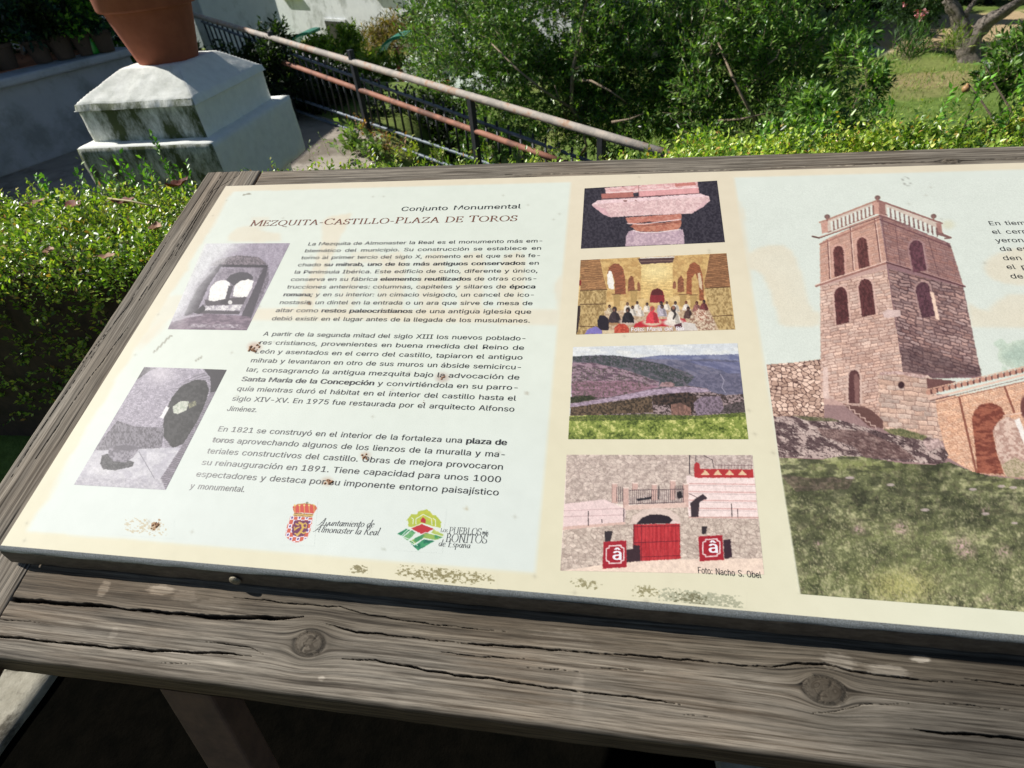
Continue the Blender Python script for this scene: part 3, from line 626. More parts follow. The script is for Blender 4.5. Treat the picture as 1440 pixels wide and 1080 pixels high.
def p_hills(c):
    c.fill((206, 214, 222)); c.tex(inv_all(c), (204, 212, 222), (224, 228, 228), .05, .2, 3, .7)
    c.tex(zQ((350, 100), (450, 88), (600, 88), (780, 84), (790, 140), (340, 130)), (104, 112, 152), (128, 134, 168), .1, .3, 3)
    c.tex(zQ((76, 94), (180, 88), (260, 90), (330, 98), (430, 106), (560, 108), (640, 104), (785, 112), (800, 256), (70, 300)), (92, 94, 122), (120, 118, 142), .12, .3, 5, skew=-.25)
    c.tex(zQ((560, 112), (785, 118), (785, 190), (700, 150), (600, 128)), (122, 124, 160), (98, 102, 140), .06, .3, 31, skew=-.3)
    c.tex(zQ((76, 94), (180, 88), (260, 90), (330, 100), (470, 130), (560, 160), (620, 200), (500, 240), (70, 300)), (72, 80, 84), (104, 98, 112), .3, .5, 7, skew=-.2)
    # rows of trees on the ridge
    g = (fbm(c.X * .9, c.Y * .9, 41) > .56) & inpoly(c.X, c.Y, zQ((76, 94), (260, 90), (470, 128), (600, 200), (500, 210), (380, 150), (76, 110))); c.put(blur(g.astype(float)), (48, 58, 54), .8)
    c.tex(zQ((72, 120), (160, 120), (300, 150), (440, 200), (440, 225), (330, 250), (70, 300)), (156, 130, 146), (104, 82, 98), .14, .5, 9, skew=-.15, lo=.4, hi=.6); c.tex(zQ((72, 200), (300, 195), (440, 220), (330, 250), (70, 285)), (158, 118, 140), (128, 96, 110), .1, .5, 10, skew=-.1)
    g = (fbm(c.X * .7, c.Y * .9, 43) > .60) & inpoly(c.X, c.Y, zQ((72, 130), (300, 150), (440, 200), (330, 250), (70, 290))); c.put(blur(g.astype(float)), (66, 72, 56), .7)
    c.tex(zQ((66, 264), (150, 258), (180, 268), (120, 290), (66, 292)), (46, 52, 36), (70, 72, 50), .5, .5, 3)
    c.tex(zQ((600, 170), (780, 165), (800, 252), (650, 248), (560, 215)), (92, 92, 118), (112, 110, 136), .3, .4, 12); c.line(zQ((700, 170), (715, 195), (705, 225), (720, 245)), 1.2, (170, 166, 186), .7)
    c.tex(zQ((440, 222), (450, 204), (490, 200), (505, 208), (505, 222)), (168, 134, 140), (130, 104, 106), .4, .4, 6)
    # ruined wall
    c.tex(zQ((66, 292), (200, 272), (380, 238), (470, 224), (560, 218), (640, 228), (662, 244), (720, 256), (798, 252), (804, 330), (600, 345), (66, 345)), (158, 138, 142), (70, 58, 58), .35, .5, 14, lo=.4, hi=.6)
    c.tex(zQ((66, 294), (200, 274), (380, 238), (470, 226), (560, 220), (640, 230), (662, 244), (560, 246), (420, 256), (260, 280), (66, 310)), (178, 158, 182), (142, 124, 146), .3, .6, 15)
    c.tex(zQ((66, 308), (260, 284), (410, 262), (415, 330), (66, 345)), (112, 92, 72), (62, 52, 42), .5, .5, 16); c.tex(zQ((412, 262), (470, 250), (560, 245), (600, 262), (580, 340), (500, 336), (480, 300), (415, 298)), (44, 38, 36), (84, 66, 58), .5, .5, 17)
    c.tex(zQ((490, 296), (530, 290), (575, 310), (575, 342), (492, 340)), (152, 112, 100), (110, 82, 74), .5, .3, 18); c.tex(zQ((585, 290), (620, 262), (700, 262), (720, 330), (600, 342)), (140, 122, 142), (96, 84, 96), .5, .5, 19)
    c.tex(zQ((720, 300), (800, 280), (804, 330), (700, 334)), (60, 56, 54), (100, 88, 92), .6, .6, 20)
    m = inpoly(c.X, c.Y, zQ((60, 345), (200, 340), (400, 346), (600, 344), (806, 330), (830, 460), (40, 460))).astype(float)
    c.grass(m, (66, 84, 30), (134, 152, 64), (204, 206, 120), .25, .40, 585, 618, 22, fl=(226, 224, 140), fd=.8); c.tex(zQ((60, 348), (400, 336), (600, 344), (800, 330), (806, 345), (500, 362), (60, 366)), (60, 74, 34), (104, 116, 50), .6, .6, 24, .8)
    c.tex(zQ((60, 425), (440, 440), (826, 430), (826, 460), (40, 460)), (78, 96, 34), (132, 146, 60), .6, .5, 27, .4)

def p_bullring(c):
    c.fill((228, 214, 206))
    c.tex(zQ((50, 508), (835, 510), (840, 720), (48, 715)), (206, 190, 184), (172, 154, 150), .35, .45, 3); m = inpoly(c.X, c.Y, zQ((50, 506), (590, 506), (590, 640), (250, 700), (44, 716))).astype(float); c.stones(m, (206, 190, 180), (150, 130, 126), .13, .19, 0, 5, 20, .09, .7); c.tex(m, (222, 206, 196), (160, 142, 136), .22, .3, 17, .4)
    # seating tiers, left and right
    c.poly(zQ((42, 716), (210, 696), (300, 738), (296, 795), (36, 826)), (228, 204, 206)); c.line(zQ((40, 745), (292, 735)), .9, (196, 164, 168)); c.line(zQ((40, 770), (292, 762)), .9, (196, 164, 168)); c.line(zQ((36, 822), (294, 796)), 2.0, (206, 170, 164))
    c.poly(zQ((556, 596), (600, 602), (842, 606), (858, 780), (565, 775)), (236, 216, 216))
    for k, y in enumerate((634, 668, 704, 738)): c.line(zQ((568, y - 4), (850, y)), 1.7, (214, 168, 166)); c.line(zQ((568, y + 4), (850, y + 8)), .9, (200, 180, 182))
    c.line(zQ((565, 772), (860, 774)), 2.2, (198, 156, 148)); c.poly(zQ((575, 745), (572, 712), (600, 690), (625, 674), (645, 692), (612, 708), (606, 770), (575, 772)), (60, 48, 56))
    c.poly(zQ((588, 548), (598, 538), (610, 546), (614, 568), (838, 570), (840, 606), (612, 606), (590, 604)), (188, 48, 52))
    for x in (635, 688, 738, 792): c.poly(zQ((x - 17, 592), (x, 572), (x + 17, 592)), (226, 190, 150)); c.line(zQ((x - 16, 592), (x + 16, 592)), 1, (240, 214, 180))
    c.line(zQ((569, 510), (569, 588)), 1.4, (50, 42, 50)); c.line(zQ((596, 510), (596, 540)), .8, (60, 50, 56)); c.line(zQ((630, 512), (665, 530), (672, 565)), .8, (60, 50, 56))
    for x in range(690, 836, 14): c.line(zQ((x, 550), (x, 568)), .5, (120, 90, 96))
    c.line(zQ((680, 552), (836, 554)), .6, (120, 90, 96))
    # masonry below
    m = inpoly(c.X, c.Y, zQ((36, 826), (296, 798), (300, 740), (560, 730), (566, 776), (860, 780), (885, 950), (530, 950), (330, 955), (22, 1000))).astype(float)
    c.stones(m, (204, 188, 176), (140, 120, 112), .12, .17, -.1, 9, 24, .09, .8); c.tex(m, (220, 204, 192), (156, 136, 128), .22, .3, 18, .4)
    c.poly(zQ((36, 812), (296, 792), (298, 802), (36, 826)), (214, 180, 170))
    # balcony railing
    for x, y0, y1 in ((252, 630, 712), (300, 648, 734), (338, 628, 660), (420, 634, 700), (498, 618, 700), (552, 632, 730)): c.poly(zQ((x - 10, y0), (x + 12, y0), (x + 13, y1), (x - 11, y1)), (206, 170, 162)); c.line(zQ((x - 11, y0), (x + 13, y0)), 1.6, (232, 212, 204)); c.line(zQ((x - 10, y0), (x - 10, y1)), .6, (150, 116, 112))
    for x in range(318, 545, 9): c.line(zQ((x, 656), (x, 716)), .55, (84, 66, 74))
    for x in range(262, 292, 8): c.line(zQ((x, 645), (x, 705)), .7, (66, 52, 60))
    for x in range(508, 545, 8): c.line(zQ((x, 640), (x, 690)), .7, (66, 52, 60))
    c.line(zQ((314, 658), (545, 654)), .9, (84, 66, 74)); c.line(zQ((314, 716), (545, 708)), .9, (84, 66, 74)); c.poly(zQ((345, 695), (410, 684), (410, 694), (350, 704)), (44, 40, 48)); c.poly(zQ((515, 668), (535, 660), (540, 690), (520, 694)), (44, 38, 44)); c.line(zQ((440, 640), (438, 695)), 1.2, (40, 36, 44))
    c.poly(zQ((296, 722), (552, 710), (556, 730), (298, 742)), (220, 190, 180)); c.line(zQ((142, 748), (142, 806)), 1.3, (60, 50, 54)); c.line(zQ((292, 738), (292, 790)), 1.4, (70, 56, 60)); c.line(zQ((198, 782), (200, 794)), 1.4, (60, 50, 54)); c.line(zQ((746, 716), (748, 770)), 1.3, (70, 58, 60)); c.line(zQ((772, 738), (772, 770)), 1.2, (90, 70, 72)); c.line(zQ((604, 740), (606, 768)), 1.0, (80, 60, 66)); c.line(zQ((566, 672), (604, 690)), .8, (90, 66, 72))
    # gateway
    c.poly(zQ((318, 800), (330, 768), (370, 742), (430, 732), (490, 742), (524, 770), (534, 800)), (216, 196, 188)); c.poly(zQ((345, 802), (365, 776), (400, 762), (440, 760), (480, 768), (500, 784), (485, 798), (420, 800)), (44, 34, 44)); c.poly(zQ((485, 798), (500, 784), (528, 798)), (230, 206, 206))
    c.tex(zQ((333, 803), (528, 799), (531, 948), (362, 958), (330, 950)), (186, 38, 46), (204, 54, 60), .5, .06, 5)
    for x in range(350, 528, 16): c.line(zQ((x, 803), (x + 2, 954)), .5, (142, 26, 36), .8)
    c.line(zQ((333, 880), (529, 872)), .9, (96, 24, 36)); c.line(zQ((360, 940), (530, 934)), .9, (110, 24, 36)); c.line(zQ((334, 804), (334, 950)), 1.4, (110, 30, 40)); c.line(zQ((366, 804), (366, 956)), 1.2, (130, 30, 42)); c.line(zQ((333, 812), (528, 808)), 1, (120, 30, 40))
    c.poly(zQ((302, 910), (330, 905), (334, 888), (360, 892), (362, 958), (304, 978)), (60, 38, 46)); c.poly(zQ((210, 832), (244, 830), (236, 874), (212, 876)), (52, 44, 50)); c.poly(zQ((620, 812), (644, 810), (638, 840), (622, 846)), (52, 44, 50))
    c.poly(zQ((712, 868), (742, 864), (748, 940), (716, 952)), (58, 38, 50))
    c.tex(zQ((22, 1000), (200, 972), (330, 960), (530, 950), (885, 945), (892, 1030), (20, 1020)), (236, 214, 198), (228, 206, 192), .1, .2, 6)
    for q, (cx_, cy_), s_ in ((((206, 876), (302, 870), (304, 982), (202, 990)), (255, 929), 1.0), (((606, 852), (708, 848), (714, 952), (612, 958)), (661, 901), .97)):
        c.poly(zQ(*q), (172, 28, 44)); r = 37 * s_; k = 12 * s_
        o = [(-r + k, -r), (r - k, -r), (r - k, -r + k * .6), (r, -r + k), (r, r - k), (r - k, r - k * .6), (r - k, r), (-r + k, r), (-r + k, r - k * .6), (-r, r - k), (-r, -r + k), (-r + k, -r + k * .6), (-r + k, -r)]
        c.line(zQ(*[(cx_ + a, cy_ + b_ - a * .05) for a, b_ in o]), 1.5, (240, 226, 228))

def p_window(c):
    c.tex(inv_all(c), (160, 146, 182), (138, 124, 160), .2, .25, 3); c.tex(inv_all(c), (176, 164, 196), (150, 134, 166), .8, .8, 4, .5)
    c.tex(zH((540, 300), (560, 250), (620, 190), (700, 155), (780, 158), (815, 185), (820, 240), (790, 310), (750, 385), (715, 375), (760, 290), (785, 200), (640, 195), (590, 260), (545, 370), (510, 370)), (104, 92, 116), (132, 118, 146), .5, .5, 5)
    c.tex(zH((600, 190), (640, 165), (700, 152), (780, 158), (810, 182), (790, 186), (640, 190)), (140, 120, 140), (96, 84, 100), .7, .7, 7)
    c.poly(zH((638, 184), (815, 188), (812, 196), (634, 193)), (64, 56, 72)); c.poly(zH((634, 190), (645, 196), (600, 262), (560, 350), (520, 372), (512, 366), (560, 270), (610, 215)), (74, 64, 82)); c.poly(zH((800, 196), (814, 196), (800, 250), (752, 382), (718, 372), (760, 280)), (78, 68, 88))
    c.tex(zH((640, 200), (792, 200), (770, 260), (725, 355), (575, 350), (600, 290)), (152, 138, 166), (126, 112, 140), .4, .4, 8)
    c.poly(zH((664, 240), (680, 222), (712, 212), (745, 215), (762, 232), (758, 242), (720, 252), (690, 262)), (78, 72, 88))
    c.poly(zH((598, 322), (606, 270), (626, 248), (655, 240), (675, 248), (680, 266), (665, 300), (655, 318)), (236, 236, 238)); c.poly(zH((688, 300), (694, 262), (712, 246), (742, 238), (762, 244), (758, 268), (738, 302), (725, 308)), (236, 236, 238))
    c.poly(zH((585, 312), (620, 318), (665, 308), (738, 302), (726, 328), (590, 334)), (86, 74, 90)); c.poly(zH((672, 262), (690, 262), (674, 312), (660, 312)), (84, 74, 92)); c.ell(*zH((664, 322))[0], 8, 4, (70, 60, 74)); c.ell(*zH((678, 322))[0], 3, 3, (222, 220, 226))
    c.tex(zH((580, 336), (722, 330), (712, 352), (576, 350)), (222, 220, 228), (170, 160, 184), .4, .6, 9); c.poly(zH((572, 350), (718, 354), (708, 366), (568, 362)), (84, 72, 90)); c.poly(zH((545, 360), (580, 330), (590, 345), (570, 365)), (60, 52, 66))
    c.tex(zH((470, 388), (520, 370), (580, 362), (740, 372), (760, 385), (738, 425), (450, 420)), (112, 84, 116), (142, 112, 142), .15, .6, 12); c.tex(zH((540, 400), (720, 402), (715, 415), (520, 412)), (186, 174, 196), (130, 104, 134), .3, .7, 13, .8); c.poly(zH((470, 384), (520, 370), (580, 364), (580, 369), (520, 378), (470, 394)), (170, 156, 186))
    c.img = c.img.mean(-1, keepdims=True) * .42 + c.img * .58
    # faded left margin of the print
    d = c.a - .10 * (1 - c.b) - .10 * fbm(c.u * 60, c.v * 60, 3) - .22 * (1 - c.b) ** 3; c.put((1 - sstep(-.10, .24, d)) * (1 - .75 * sstep(.8, 1, c.b)), (216, 220, 226), .9); c.put((1 - sstep(-.02, .05, c.a)) * (1 - c.b), (224, 230, 224), .9)

def p_patio(c):
    c.tex(inv_all(c), (158, 148, 182), (128, 118, 152), .3, .4, 3); c.stones(inv_all(c), (168, 158, 188), (120, 110, 140), .3, .55, .12, 6, 22, .05, .8)
    c.tex(zH((365, 556), (410, 560), (380, 575), (345, 600), (300, 610)), (66, 60, 74), (90, 84, 98), .5, .5, 5); c.put(np.exp(-(((c.X - 225) / 22) ** 2 + ((c.Y - 525) / 14) ** 2)), (206, 198, 220), .8)
    c.poly(zH((580, 560), (668, 566), (640, 640), (605, 655), (608, 610), (595, 580)), (58, 52, 66))
    m = inpoly(c.X, c.Y, zH((425, 770), (450, 700), (480, 640), (530, 590), (580, 575), (606, 590), (606, 650), (590, 700), (560, 750), (525, 820), (480, 900), (450, 880), (440, 830))).astype(float); brickrows(c, m, (160, 150, 180), (104, 94, 120), 3, .3, 8)
    c.tex(zH((432, 800), (440, 730), (465, 670), (500, 625), (550, 602), (590, 604), (602, 640), (585, 700), (550, 770), (515, 830), (470, 850)), (40, 38, 44), (62, 60, 66), .3, .3, 7)
    c.tex(zH((470, 700), (500, 678), (530, 680), (520, 712), (490, 726), (474, 722)), (172, 190, 164), (206, 214, 196), .5, .5, 9); c.tex(zH((525, 690), (555, 676), (556, 694), (530, 706)), (150, 150, 100), (98, 98, 66), .8, .8, 10); c.poly(zH((424, 738), (446, 698), (458, 702), (436, 742)), (226, 226, 236))
    m = inpoly(c.X, c.Y, zH((215, 870), (190, 850), (270, 750), (330, 770), (440, 775), (430, 850), (350, 856))).astype(float); c.tex(m, (132, 124, 148), (90, 82, 102), .6, .4, 12)
    m = inpoly(c.X, c.Y, zH((605, 650), (640, 640), (445, 1002), (425, 960), (480, 880), (560, 750))).astype(float); brickrows(c, m, (136, 124, 152), (80, 70, 92), 2.6, -.2, 18)
    c.tex(zH((112, 980), (185, 858), (350, 852), (500, 846), (425, 962), (445, 1002)), (196, 196, 216), (176, 174, 200), .1, .2, 14); c.put(np.exp(-(((c.X - 150) / 25) ** 2 + ((c.Y - 655) / 22) ** 2)), (212, 212, 226), .6); c.tex(zH((112, 980), (445, 1002), (430, 960), (130, 955)), (164, 160, 186), (190, 188, 208), .3, .5, 15, .7)
    c.tex(zH((208, 905), (215, 875), (240, 868), (330, 900), (325, 915), (260, 930), (220, 925)), (58, 58, 66), (92, 90, 100), .6, .6, 16); c.tex(zH((240, 850), (270, 834), (330, 834), (352, 846), (330, 880), (300, 902), (255, 896), (236, 876)), (150, 142, 168), (104, 96, 120), .4, .5, 17); c.ell(*zH((298, 848))[0], 17, 4, (98, 90, 112)); c.line(zH((348, 862), (405, 960)), .9, (120, 116, 140)); c.img = c.img.mean(-1, keepdims=True) * .42 + c.img * .58

def p_tower(c):
    sky_t = np.array([214, 225, 216.]); c.fill(sky_t)
    c.tex(zT((1200, 780), (1400, 700), (1400, 930), (1180, 990)), (204, 216, 206), (184, 202, 194), .05, .05, 3, .7)
    m = np.exp(-(((c.X - 1432) / 30) ** 2 + ((c.Y - 500) / 18) ** 2)); c.put(m, (150, 172, 166), .7)
    # underpainting so that no sky shows through joints
    c.poly(zT((380, 345), (425, 318), (664, 212), (705, 465), (790, 985), (900, 1000), (720, 1250), (385, 1150)), (190, 155, 152)); c.poly(zT((664, 205), (1000, 345), (1062, 545), (1150, 985), (770, 985)), (140, 106, 114)); c.poly(zB((60, 286), (262, 240), (480, 250), (640, 190), (1040, 250), (1040, 540), (60, 480)), (150, 120, 124))
    # rubble wall on the left, base walls
    m = inpoly(c.X, c.Y, zB((38, 88), (150, 80), (262, 66), (268, 300), (60, 290))).astype(float); c.stones(m, (204, 170, 158), (92, 66, 64), .13, .20, -.03, 5, 34, .13)
    m = inpoly(c.X, c.Y, zT((385, 548), (700, 468), (775, 955), (890, 968), (900, 1150), (700, 1200), (600, 1150), (385, 1060))).astype(float)
    c.courses(m, (208, 174, 166), (132, 96, 92), 4.3, 12, .16, 7, 24, jw=.20)
    c.tex(m, (222, 194, 182), (176, 142, 132), .04, .05, 9, .30)
    # left face, upper storey (smoother)
    m = c.tex(zT((380, 345), (425, 318), (660, 215), (700, 430), (690, 445), (385, 530)), (198, 156, 148), (178, 134, 128), .12, .3, 12); c.courses(m, (196, 154, 140), (160, 114, 102), 3.4, 11, .33, 3, 10, .6, jw=.14, warp=.8)
    for pts in (((418, 330), (428, 512)), ((524, 262), (540, 470)), ((640, 225), (668, 432))): c.line(zT(*pts), 1.5, (112, 74, 74)); c.line([(a + 1.6, b_) for a, b_ in zT(*pts)], 1.2, (222, 188, 180))
    # right face
    m = inpoly(c.X, c.Y, zT((705, 465), (1060, 552), (1100, 740), (1148, 972), (775, 955))).astype(float); c.courses(m, (158, 126, 126), (72, 50, 56), 4.6, 13, -.27, 15, 34, jw=.30, warp=2.2); c.tex(m, (172, 142, 140), (116, 88, 92), .04, .05, 16, .28)
    c.tex(zT((770, 850), (840, 830), (1148, 940), (1148, 975), (900, 990), (778, 950)), (96, 74, 78), (66, 48, 54), .12, .2, 17, .5)
    m = c.tex(zT((668, 200), (760, 250), (1000, 350), (1060, 545), (700, 440)), (158, 118, 122), (128, 92, 98), .12, .3, 18); c.courses(m, (154, 116, 112), (114, 80, 80), 3.4, 11, -.30, 4, 12, .7, jw=.16, warp=.8)
    for pts in (((740, 270), (765, 458)), ((895, 320), (945, 500)), ((674, 205), (705, 460))): c.line(zT(*pts), 1.2, (104, 72, 78), .8)
    c.poly(zT((683, 672), (700, 660), (760, 662), (768, 690), (700, 700), (684, 694)), (206, 180, 182))
    # cornices
    c.line(zT((362, 548), (440, 520), (698, 436)), 3.4, (150, 104, 98)); c.line(zT((360, 543), (440, 514), (698, 430)), 1.4, (226, 192, 184)); c.line(zT((698, 434), (880, 490), (1070, 550)), 2.8, (92, 60, 66)); c.line(zT((698, 430), (880, 484), (1070, 545)), 1.0, (178, 140, 142))
    c.line(zT((380, 350), (430, 330), (664, 232)), 2.0, (160, 112, 104)); c.line(zT((345, 312), (378, 318), (430, 300), (664, 212)), 2.4, (172, 126, 118)); c.line(zT((376, 322), (664, 220)), 1.0, (96, 62, 62)); c.line(zT((664, 212), (760, 246), (1000, 318)), 2.6, (120, 84, 86)); c.line(zT((666, 232), (1000, 360)), 1.8, (110, 74, 80)); c.line(zT((664, 206), (760, 238), (1000, 312)), .9, (188, 148, 146))
    # balustrade
    c.poly(zT((385, 250), (420, 235), (640, 150), (690, 150), (955, 250), (962, 300), (690, 212), (640, 205), (425, 295), (390, 300)), (188, 150, 146), .55)
    c.poly(zT((385, 250), (418, 236), (420, 290), (390, 302)), (196, 150, 140)); c.poly(zT((628, 150), (655, 140), (690, 158), (692, 212), (662, 205), (632, 208)), (198, 152, 142)); c.poly(zT((662, 140), (692, 156), (694, 212), (662, 205)), (150, 108, 104)); c.poly(zT((932, 250), (958, 250), (966, 302), (936, 292)), (160, 116, 112))
    c.line(zT((380, 246), (430, 228), (655, 140)), 2.6, (172, 124, 114)); c.line(zT((655, 142), (690, 152), (962, 250)), 2.6, (140, 98, 96)); c.line(zT((420, 292), (640, 208)), 1.6, (150, 104, 98)); c.line(zT((692, 208), (960, 300)), 1.6, (120, 84, 84))
    for k in range(11): x = 437 + k * 18.8; y = 240 - k * 7.4; c.line(zT((x, y + 4), (x + 2, y + 42)), 2.3, (226, 222, 214)); c.line(zT((x + 9, y + 2), (x + 11, y + 40)), 2.2, (128, 88, 84))
    for k in range(11): x = 704 + k * 22; y = 184 + k * 9.2; c.line(zT((x, y - 6), (x + 4, y + 32)), 3.0, (220, 218, 212)); c.line(zT((x + 11, y - 3), (x + 15, y + 36)), 2.0, (112, 78, 80))
    for x, y in ((655, 128), (416, 218), (921, 216)): c.ell(*zT((x, y))[0], 4.2, 3.4, (120, 92, 92)); c.line(zT((x, y), (x, y + 20)), 2, (140, 100, 96))
    c.line(zT((345, 312), (378, 320)), 2.2, (90, 66, 66)); c.line(zT((962, 300), (1004, 318), (975, 322)), 2.4, (120, 84, 84)); c.line(zT((985, 345), (1000, 362)), 2.2, (100, 70, 74))
    # arched openings
    def arch(x0, x1, yt, yb, sk, col, edge=None):
        w2 = (x1 - x0) / 2; pts = [(x0 + sk * (yb - yt), yb + 4), (x0, yt + w2 * 1.3)] + [(x0 + w2 - w2 * math.cos(RAD(a)), yt + w2 * 1.3 - w2 * 1.3 * math.sin(RAD(a))) for a in range(20, 180, 20)] + [(x1, yt + w2 * 1.3), (x1 + sk * (yb - yt), yb - 8)]
        if edge: c.poly(zT(*[(a + (1 if a > x0 + w2 else -1) * 9, b_ - 6) for a, b_ in pts]), edge, .8)
        c.poly(zT(*pts), col); c.tex(zT(*pts), col, tuple(k * 1.5 for k in col), .5, .3, 3, .6)
    arch(446, 494, 356, 500, .03, (86, 50, 50), (206, 160, 152)); arch(556, 606, 316, 462, .07, (86, 50, 50), (206, 160, 152)); arch(450, 510, 552, 728, .06, (78, 44, 46), (212, 174, 168)); arch(565, 630, 514, 690, .09, (78, 44, 46), (212, 174, 168))
    arch(805, 872, 330, 478, .14, (84, 52, 62), (160, 124, 128)); arch(836, 905, 528, 695, .18, (78, 50, 60), (172, 140, 140)); c.poly(zT((905, 575), (922, 580), (950, 712), (932, 705)), (232, 200, 186)); c.line(zT((872, 360), (892, 480)), 1.5, (190, 160, 160), .6)
    c.poly(zT((396, 935), (420, 930), (424, 1085), (396, 1080)), (220, 194, 192), .8)
    c.poly(zB((352, 130), (366, 104), (396, 104), (410, 130), (412, 240), (352, 240)), (214, 184, 178), .7); c.poly(zB((360, 235), (360, 130), (368, 112), (382, 108), (394, 114), (402, 134), (402, 236)), (92, 58, 60)); c.poly(zB((380, 130), (390, 122), (400, 140), (400, 234), (384, 234)), (150, 110, 108), .7)
    # side building, pediment, stairs, roof
    m = inpoly(c.X, c.Y, zB((470, 118), (540, 112), (662, 130), (690, 150), (700, 260), (740, 330), (720, 380), (480, 330))).astype(float); c.courses(m, (196, 166, 156), (146, 114, 108), 6.5, 17, -.10, 25, 18, jw=.13)
    c.poly(zB((655, 140), (770, 150), (700, 190), (660, 185)), (110, 74, 74)); c.ell(*zB((560, 166))[0], 4.6, 5, (62, 40, 44)); c.tex(zB((476, 118), (540, 112), (665, 130), (640, 140), (540, 124), (480, 128)), (206, 176, 176), (170, 136, 136), .4, .4, 5)
    c.poly(zB((340, 238), (420, 250), (450, 262), (490, 300), (492, 330), (440, 325), (400, 290)), (104, 72, 70))
    for k in range(6): c.line(zB((345 + k * 20, 244 + k * 15), (362 + k * 20, 246 + k * 15), (364 + k * 20, 258 + k * 15)), 1.2, (208, 176, 172))
    # arcade on the right
    m = c.tex(zB((690, 220), (780, 205), (1030, 150), (1030, 520), (840, 500), (735, 440), (720, 380), (700, 300)), (226, 176, 152), (204, 150, 130), .1, .2, 32); c.courses(m, (220, 176, 152), (178, 128, 108), 3.0, 8, .22, 5, 20, .8, jw=.16, warp=.8)
    c.line(zB((665, 218), (780, 190), (1030, 126)), 3.4, (222, 184, 172)); c.line(zB((670, 226), (780, 200), (1030, 140)), 1.2, (110, 70, 68)); c.line(zB((690, 232), (1030, 152)), 1.0, (140, 92, 86))
    for k in range(17): x = 664 + k * 23; y = 194 - k * 5.4; c.ell(*zB((x, y))[0], 4.0, 3.6, (190, 140, 126)); c.ell(*zB((x + 11, y - 2))[0], 1.6, 3.6, (96, 58, 58)); c.line(zB((x - 6, y - 11), (x + 12, y - 15)), 1.5, (214, 168, 150))
    m = c.tex(zB((828, 300), (836, 265), (860, 240), (900, 232), (940, 250), (955, 280), (925, 310), (908, 350), (925, 430), (950, 505), (850, 500), (840, 400)), (120, 62, 52), (160, 92, 74), .12, .3, 34)
    c.tex(zB((908, 340), (925, 308), (958, 285), (1000, 300), (1030, 400), (1030, 520), (955, 505), (925, 430)), (214, 186, 178), (176, 140, 132), .3, .3, 36)
    c.line(zB((780, 212), (845, 498)), 3.0, (134, 78, 66)); c.line(zB((952, 172), (990, 272)), 3.0, (134, 78, 66)); c.poly(zB((990, 300), (1008, 290), (1030, 350), (1030, 400)), (230, 224, 228)); c.ell(*zB((1026, 250))[0], 5, 15, (110, 66, 64)); c.line(zB((950, 282), (1015, 272)), 2.2, (220, 184, 170))
    c.tex(zB((940, 470), (990, 440), (1030, 460), (1030, 515), (960, 515)), (150, 140, 110), (190, 170, 150), .5, .5, 38)
    # rock, then the meadow
    m = inpoly(c.X, c.Y, zB((66, 285), (200, 284), (330, 300), (440, 330), (500, 350), (600, 355), (700, 370), (740, 430), (720, 470), (500, 450), (80, 440))).astype(float)
    c.tex(m, (182, 160, 160), (96, 76, 80), .07, .16, 40, skew=-.35, lo=.40, hi=.58); rg = 1 - np.abs(fbm(c.X * .10, (c.Y - .35 * c.X) * .22, 47, 4) - .5) * 2; c.put(m * sstep(.86, .97, rg), (64, 48, 52), .8); c.put(m * sstep(.60, .72, fbm(c.X * .16, (c.Y - .3 * c.X) * .4, 48)), (214, 194, 192), .75)
    c.tex(zB((240, 330), (420, 340), (560, 400), (620, 450), (420, 440), (380, 400), (260, 360)), (92, 66, 66), (130, 100, 98), .3, .5, 42, .6); c.tex(zB((150, 282), (300, 292), (330, 305), (200, 300)), (84, 86, 62), (120, 110, 90), .5, .5, 44); c.tex(zB((490, 334), (560, 330), (660, 360), (640, 376), (520, 352)), (92, 96, 66), (130, 124, 90), .5, .5, 45); c.tex(zB((640, 380), (700, 368), (722, 400), (660, 415)), (206, 178, 180), (160, 134, 136), .4, .4, 46)
    edge = zB((80, 440), (260, 448), (330, 436), (420, 440), (560, 462), (680, 470), (740, 458), (830, 494), (900, 512), (1030, 525), (1040, 1060), (150, 1060), (100, 600))
    m = inpoly(c.X, c.Y, edge).astype(float); c.grass(m, (54, 57, 42), (104, 108, 76), (172, 172, 132), .085, .12, 640, 860, 50, fd=.80)
    for x, y, rx, ry, cc_, al in ((190, 560, 130, 70, (56, 60, 38), .45), (400, 470, 190, 26, (136, 142, 88), .8), (640, 520, 120, 60, (66, 70, 46), .6), (820, 640, 220, 50, (60, 64, 44), .6), (330, 700, 180, 40, (64, 66, 44), .5), (560, 740, 260, 46, (128, 134, 88), .6), (700, 830, 300, 60, (112, 120, 76), .5), (300, 900, 200, 60, (92, 100, 60), .5), (560, 930, 120, 60, (170, 168, 104), .7), (900, 940, 160, 70, (140, 146, 100), .5), (930, 540, 120, 24, (120, 124, 80), .6)):
        X_, Y_ = zB((x, y))[0]; k_ = np.exp(-(((c.X - X_) / (rx / 2.7)) ** 2 + ((c.Y - Y_) / (ry / 2.7)) ** 2) * (.6 + .8 * fbm(c.X * .15, c.Y * .2, 66))); c.put(k_ * m, cc_, al)
    dp = np.clip((c.Y - 640) / 220, 0, 1); n = fbm(c.X * .55, c.Y * .55, 52, 5); n2_ = fbm(c.X * .18, c.Y * .22, 53)
    c.put(m * sstep(.56, .70, n) * (.2 + .4 * dp), (178, 180, 132)); c.put(m * sstep(.55, .68, n2_) * .3, (100, 88, 78))
    c.put(m * (1 - dp) * sstep(.45, .6, fbm(c.X * .06, c.Y * .16, 54)) * .7, (58, 60, 46)); c.tex(zB((100, 505), (220, 520), (380, 515), (360, 560), (160, 570)), (106, 88, 84), (72, 64, 56), .2, .4, 56, .7)
